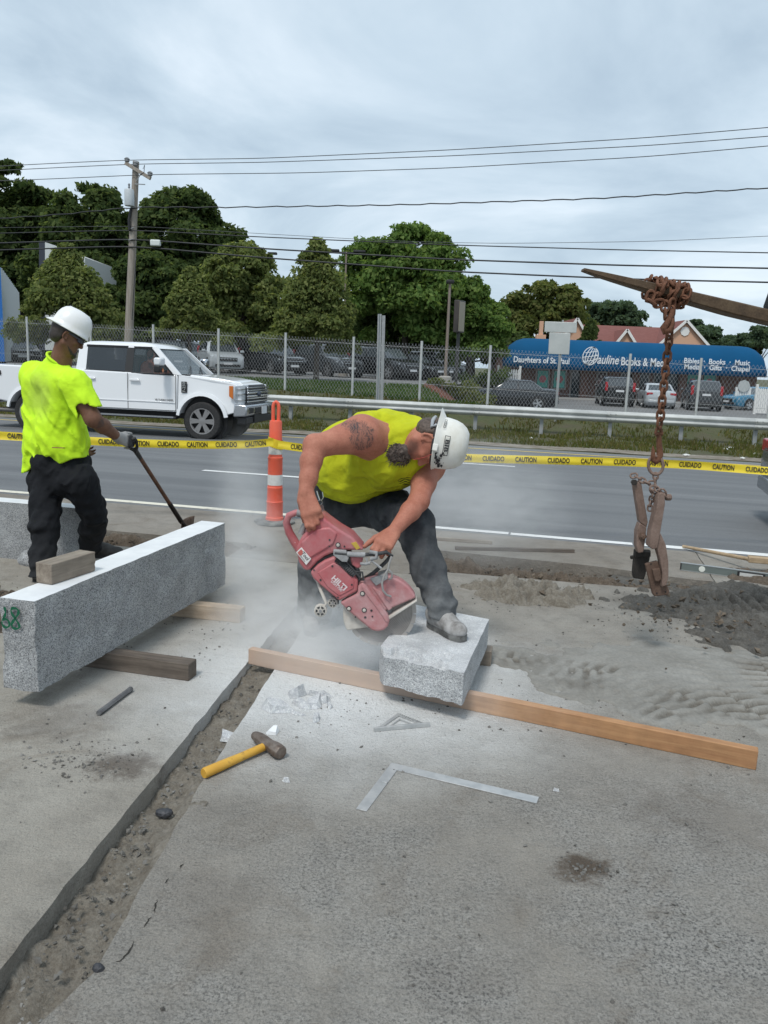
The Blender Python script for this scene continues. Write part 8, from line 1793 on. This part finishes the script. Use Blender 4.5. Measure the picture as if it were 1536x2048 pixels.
LEAF = dict(dark=leaf_mat('leaf_dark_green', (0.044, 0.071, 0.028), (0.076, 0.112, 0.043), (0.132, 0.168, 0.063)), olive=leaf_mat('leaf_olive', (0.095, 0.128, 0.049), (0.165, 0.205, 0.076), (0.268, 0.293, 0.116)), fresh=leaf_mat('leaf_fresh_green', (0.071, 0.128, 0.039), (0.137, 0.217, 0.063), (0.232, 0.315, 0.104)), rust=leaf_mat('leaf_autumn_tinge', (0.076, 0.098, 0.034), (0.128, 0.159, 0.054), (0.207, 0.207, 0.081)), far=leaf_mat('leaf_far_blue_green', (0.067, 0.104, 0.067), (0.098, 0.146, 0.091), (0.134, 0.183, 0.110)))
m_bark = mat('bark', (0.055, 0.045, 0.035), 0.95, col2=(0.12, 0.10, 0.08), vscale=6, stretch=(4, 4, 0.8), bump=0.5, bscale=25)
def leaves(cent, rad, n, size, rg, droop=0.0, aspect=0.55):
    """n leaf-sized faces spread over the clumps cent[i], rad[i] (ellipsoids); returns vertex and face arrays"""
    cent = np.array(cent); rad = np.array(rad); wgt = (rad[:, 0] * rad[:, 2]); idx = rg.choice(len(cent), n, p=wgt / wgt.sum())
    d = rg.normal(size=(n, 3)); d /= np.linalg.norm(d, axis=1, keepdims=True); d[:, 2] = np.where(d[:, 2] < -0.5, -d[:, 2] * 0.6, d[:, 2])
    rr = 0.30 + 0.80 * rg.random(n) ** 0.7
    p = cent[idx] + d * rad[idx] * rr[:, None]
    nn = d * 0.8 + rg.normal(size=(n, 3)) * 0.55; nn[:, 2] += 0.25; nn /= np.linalg.norm(nn, axis=1, keepdims=True)
    t = rg.normal(size=(n, 3)); t[:, 2] -= droop; t -= nn * (t * nn).sum(1, keepdims=True); t /= np.linalg.norm(t, axis=1, keepdims=True); b = np.cross(nn, t)
    s_ = size * (0.55 + 0.9 * rg.random(n))[:, None]; V = np.stack([p - t * s_, p + b * s_ * aspect, p + t * s_, p - b * s_ * aspect], 1).reshape(-1, 3)
    return V
def quads_obj(name, V, m, parent, org):
    n = len(V) // 4; me = bpy.data.meshes.new(name); me.vertices.add(n * 4); me.vertices.foreach_set('co', (V - org).astype(np.float32).ravel()); me.loops.add(n * 4); me.loops.foreach_set('vertex_index', np.arange(n * 4, dtype=np.int32))
    me.polygons.add(n); me.polygons.foreach_set('loop_start', np.arange(0, n * 4, 4, dtype=np.int32)); me.polygons.foreach_set('loop_total', np.full(n, 4, np.int32)); me.update(calc_edges=True)
    return link(name, me, m, parent)
def tree(label, px, pyt, pyb, wpx, Y, zg, kind, leaf, n, size, seed, name='tree', trunk_r=0.16, clumps=34, group=None, droop=0.0):
    n = int(n * 2.3); size *= 0.60; clumps = int(clumps * 2.0); rg = np.random.default_rng(seed); top = P(px, pyt, Y); base = np.array([top[0], Y, zg]); wid = wpx / FPX * Y / 2; zt_ = top[2]; zb_ = max(P(px, pyb, Y)[2], zg + 0.4); hc = zt_ - zb_
    t = thing(name, label, 'tree', base, 0, group); C_ = []; R_ = []
    for i in range(clumps):
        f = (i + 0.5) / clumps; h = rg.random() ** 0.85
        if kind == 'round': env = math.sqrt(max(0.03, 1 - (2 * h - 0.75) ** 2 / 1.6)) * (0.98 if h > 0.15 else 0.85)
        elif kind == 'cone': env = (1 - h) ** 0.95 * 1.0 + 0.06
        elif kind == 'egg': env = math.sin(PI * min(0.98, 0.16 + 0.84 * h) ** 0.8) ** 0.7
        elif kind == 'mass': env = math.sqrt(max(0.02, 1 - h ** 2.6))
        else: env = math.sqrt(max(0.05, 1 - (2 * h - 0.9) ** 2 / 1.5))
        a = rg.random() * 2 * PI; rad_ = env * wid * (0.45 + 0.5 * math.sqrt(rg.random())); r0 = wid * (0.12 + 0.14 * rg.random()) * (0.6 + 0.55 * env); r0 = min(r0, hc * 0.17)
        C_.append([base[0] + rad_ * math.cos(a), Y + rad_ * math.sin(a) * 0.85, zb_ + r0 * 0.4 + (hc - r0 * 1.1) * h]); R_.append([r0 * 1.1, r0 * 1.1, r0 * (0.8 if kind != 'airy' else 0.5)])
    C_.append([base[0], Y, zb_ + hc * 0.45]); R_.append([wid * 0.60, wid * 0.60, hc * 0.40])
    # sprigs that break the outline
    for i in range(int(clumps * 2.2)):
        j = rg.integers(0, clumps); d = rg.normal(size=3); d /= np.linalg.norm(d); d[2] = abs(d[2]); C_.append(np.array(C_[j]) + d * np.array(R_[j]) * 0.95); R_.append(np.array(R_[j]) * (0.16 + 0.24 * rg.random()))
    V = leaves(C_, R_, n, size, rg, droop, 0.55 if kind != 'airy' else 0.42); quads_obj('crown', V, LEAF[leaf], t, base)
    tm = MB(); th = zb_ - zg + hc * 0.55; lean = rg.normal() * 0.03
    tm.tube([(0, 0, -0.2), (lean, 0, th * 0.35), (lean * 2, 0.05, th * 0.7), (lean * 3, 0, th)], [trunk_r * 1.25, trunk_r, trunk_r * 0.7, trunk_r * 0.3], 9)
    for i in range(7):
        j = rg.integers(0, clumps); e = np.array(C_[j]) - base; h0_ = th * (0.35 + 0.5 * rg.random()); s0 = np.array([lean * 2, 0, h0_]); m_ = s0 * 0.5 + e * 0.5 + [0, 0, 0.2]; tm.tube([s0, m_, e], [trunk_r * 0.42, trunk_r * 0.28, trunk_r * 0.08], 6)
    tm.build('trunk', m_bark, t, smooth=60); return t
gz = 0.6
tree('tall dark tree towering behind the white gable', 25, 322, 690, 205, 62, gz, 'round', 'dark', 17000, 0.36, 1, 'broadleaf_tree', 0.35, 44)
tree('broad dark green tree right behind the utility pole', 185, 362, 700, 250, 58, gz, 'mass', 'dark', 22000, 0.32, 2, 'broadleaf_tree', 0.35, 50)
tree('broad dark tree with rusty tinge right of the utility pole', 370, 372, 700, 275, 60, gz, 'mass', 'dark', 24000, 0.33, 3, 'broadleaf_tree', 0.35, 52)
tree('low dark tree filling the gap between the pole and the small pear tree', 300, 500, 700, 190, 50, gz, 'mass', 'dark', 11000, 0.27, 4, 'broadleaf_tree', 0.25, 36)
tree('wide olive pear tree in front of the white gable', 132, 486, 690, 225, 36.5, 0.6, 'cone', 'olive', 17000, 0.150, 5, 'pear_tree', 0.11, 46)
tree('small round pear tree between the pole and the maple', 380, 533, 690, 140, 39, 0.7, 'cone', 'olive', 9000, 0.155, 6, 'pear_tree', 0.09, 32)
tree('green maple tree under the twin-headed lamp post', 488, 484, 700, 200, 46, 0.75, 'round', 'olive', 15000, 0.20, 7, 'maple_tree', 0.16, 42)
tree('dark hedge-like tree between the maple and the pointed pear tree', 560, 600, 705, 120, 50, 0.75, 'mass', 'dark', 6000, 0.22, 17, 'broadleaf_tree', 0.14, 26)
tree('pointed pear tree right of the maple with its trunk in the grass', 638, 476, 712, 205, 35.5, 0.6, 'cone', 'olive', 18000, 0.145, 8, 'pear_tree', 0.11, 48)
tree('tall airy locust tree with bright feathery leaves', 820, 446, 690, 265, 50, 0.6, 'round', 'fresh', 19000, 0.24, 9, 'locust_tree', 0.20, 50, None, 0.7)
tree('dark understorey tree below the locust tree', 800, 580, 705, 190, 54, 0.4, 'mass', 'dark', 8000, 0.25, 19, 'broadleaf_tree', 0.16, 30)
tree('drooping green tree behind the pylon sign', 948, 552, 745, 165, 50, 0.0, 'egg', 'fresh', 13000, 0.21, 10, 'broadleaf_tree', 0.18, 40, None, 0.5)
tree('olive tree with autumn tinge left of the peach house', 1098, 562, 700, 190, 88, 0.0, 'round', 'rust', 11000, 0.40, 11, 'broadleaf_tree', 0.25, 38)
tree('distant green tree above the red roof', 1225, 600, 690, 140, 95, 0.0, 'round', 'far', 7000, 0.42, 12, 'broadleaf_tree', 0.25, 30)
tree('small pointed cypress in front of the red roof', 1183, 638, 690, 46, 70, 0.0, 'cone', 'dark', 4000, 0.22, 13, 'cypress_tree', 0.10, 18)
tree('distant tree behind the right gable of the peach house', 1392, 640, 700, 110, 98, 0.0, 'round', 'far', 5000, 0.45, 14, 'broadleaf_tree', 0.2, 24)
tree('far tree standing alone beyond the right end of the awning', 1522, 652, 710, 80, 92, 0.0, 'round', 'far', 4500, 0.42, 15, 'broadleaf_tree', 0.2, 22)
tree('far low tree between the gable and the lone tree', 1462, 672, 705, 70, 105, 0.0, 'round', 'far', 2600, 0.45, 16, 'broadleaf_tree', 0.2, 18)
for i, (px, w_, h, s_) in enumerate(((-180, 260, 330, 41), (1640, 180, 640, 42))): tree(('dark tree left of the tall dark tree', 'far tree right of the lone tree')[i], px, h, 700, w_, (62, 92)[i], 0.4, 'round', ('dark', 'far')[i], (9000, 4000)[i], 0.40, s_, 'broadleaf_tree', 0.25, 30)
for i, (px, w_, h) in enumerate(((660, 240, 615), (880, 230, 640), (520, 220, 620), (70, 240, 610), (1010, 170, 660), (950, 190, 668))):
    tree('low dark tree in the belt of trees behind the dealer lot', px, h, 725, w_, 66, 0.2, 'mass', 'dark', 5200, 0.36, 70 + i, 'broadleaf_tree', 0.2, 28, 'low belt of trees behind the dealer lot')
# shrubs on the bank
def shrub(label, px, py, w_, h, Y, leaf, n, seed, size=0.07):
    rg = np.random.default_rng(seed); q = P(px, py, Y); zg = float(ground_z(q @ RU, q @ RV)); base = np.array([q[0], Y, zg]); t = thing('shrub', label, 'shrub', base); C_ = [[base[0] + rg.normal() * w_ * 0.3, Y + rg.normal() * w_ * 0.25, zg + h * (0.25 + 0.5 * rg.random())] for _ in range(14)]; R_ = [[w_ * 0.22, w_ * 0.22, h * 0.28]] * 14
    quads_obj('foliage', leaves(C_, R_, n, size, rg), LEAF[leaf], t, base); mb = MB()
    for c_ in C_: e = np.array(c_) - base; mb.tube([(0, 0, 0), e * 0.6 + [0, 0, 0.1], e], [0.02, 0.015, 0.008], 5)
    mb.build('stem', m_bark, t)
shrub('dry brown shrub on the mulch bank behind the fence', 925, 780, 1.5, 1.1, 31.0, 'rust', 1400, 51); shrub('low dry shrub left of the black sedan', 955, 790, 1.2, 0.9, 32.5, 'rust', 1100, 52); shrub('green shrub under the drooping tree', 985, 765, 1.8, 1.5, 44.0, 'dark', 1500, 53, 0.10); shrub('small red-leaved shrub on the mulch bed', 880, 775, 0.9, 0.5, 30.5, 'rust', 600, 54)
# ------------------------------------------------------------------ grass
def grass(name, n, srange, trange, h, cols, seed, dens=None):
    rg = np.random.default_rng(seed); s_ = rg.uniform(*srange, n * 2); t_ = rg.uniform(*trange, n * 2); k_ = fbm(np.stack([s_ * 1.3, t_ * 1.6, s_ * 0 + seed], -1)); keep = k_ > (dens if dens else 0.36); s_, t_ = s_[keep][:n], t_[keep][:n]; n = len(s_)
    z = ground_z(s_, t_); base = s_[:, None] * RU + t_[:, None] * RV; base[:, 2] = z; a = rg.random(n) * 2 * PI; wv = np.stack([np.cos(a), np.sin(a), 0 * a], 1) * (0.012 + 0.014 * rg.random(n))[:, None]; hh = h * (0.4 + 0.9 * rg.random(n)); ln = rg.normal(size=(n, 3)) * 0.35; ln[:, 2] = 1
    tip = base + ln * hh[:, None]; V = np.stack([base - wv, base + wv, tip + wv * 0.4, tip - wv * 0.4], 1).reshape(-1, 3); o = quads_obj(name, V, leaf_mat(name + '_' + str(seed), *cols), None, np.zeros(3)); tag(o, kind='stuff'); return o
grass('verge_grass', 26000, (-32, 10), (19.7, 25.6), 0.10, ((0.14, 0.115, 0.055), (0.09, 0.115, 0.032), (0.21, 0.18, 0.08)), 61, 0.40)
grass('bank_grass', 26000, (-30, -3), (25.6, 31.2), 0.09, ((0.05, 0.095, 0.028), (0.075, 0.13, 0.038), (0.11, 0.16, 0.05)), 62, 0.25)
# litter on the verge
for i, (px, py) in enumerate(((1082, 861), (1062, 878), (1452, 900), (1462, 897), (1511, 909), (1485, 918), (1372, 912), (540, 826), (628, 838))):
    q = at(px, py, -0.25); o = link('litter', rock_mesh('litter', 0.09, 0.05, 0.03, i + 90, 1, 0.5), mat('litter_white', (0.66, 0.66, 0.63), 0.7)); o.location = (q[0], q[1], -0.23); o.rotation_euler = (0, 0, i); tag(o, 'crumpled white scrap of litter in the verge grass', 'litter', 'litter in the verge grass')
# ================================================================== stone dust hanging round the cut
dk = NT('stone_dust_air'); nt_ = dk.t; nt_.nodes.remove(dk.p); pv = dk.node('ShaderNodeVolumePrincipled'); pv.inputs['Color'].default_value = (0.99, 0.99, 0.985, 1); pv.inputs['Anisotropy'].default_value = 0.0
def puff(c, r, dens, sharp=1.0):
    return dk.math('MULTIPLY', dk.smooth(dk.dist(tuple(map(float, c)), tuple(1.0 / x for x in r)), 0.05, 1.0), dens)
mpd = dk.node('ShaderNodeMapping'); mpd.inputs['Scale'].default_value = (0.75, 1, 1.5); dk.L(dk.tc.outputs['Object'], mpd.inputs[0]); nz = dk.noise(3.4, 6, 0.66, src=mpd.outputs[0], dist=1.0); nz2 = dk.ramp(nz, [(0.34, 0.02), (0.68, 1.0)])
pf = [puff(P(630, 1270, 4.15), (0.42, 0.50, 0.24), 13.0), puff(P(560, 1240, 4.5), (0.50, 0.60, 0.34), 6.5), puff(P(500, 1120, 5.3), (0.32, 0.7, 0.60), 2.6), puff(P(480, 1010, 6.1), (0.28, 0.7, 0.75), 1.3), puff(P(960, 1010, 6.2), (0.95, 1.0, 0.65), 1.1), puff(P(740, 1290, 3.75), (0.25, 0.30, 0.12), 8.0)]
tot = pf[0]
for q in pf[1:]: tot = dk.math('ADD', tot, q)
dk.L(dk.math('MULTIPLY', tot, nz2), pv.inputs['Density']); dk.L(pv.outputs[0], nt_.nodes['Material Output'].inputs['Volume'])
mb = MB().box((-0.15, 5.15, 0.72), (3.3, 3.7, 1.415)); o = mb.build('dust_cloud', dk.m); tag(o, 'pale stone dust hanging in the air round the saw', kind='stuff')
print('objects', len(bpy.data.objects))
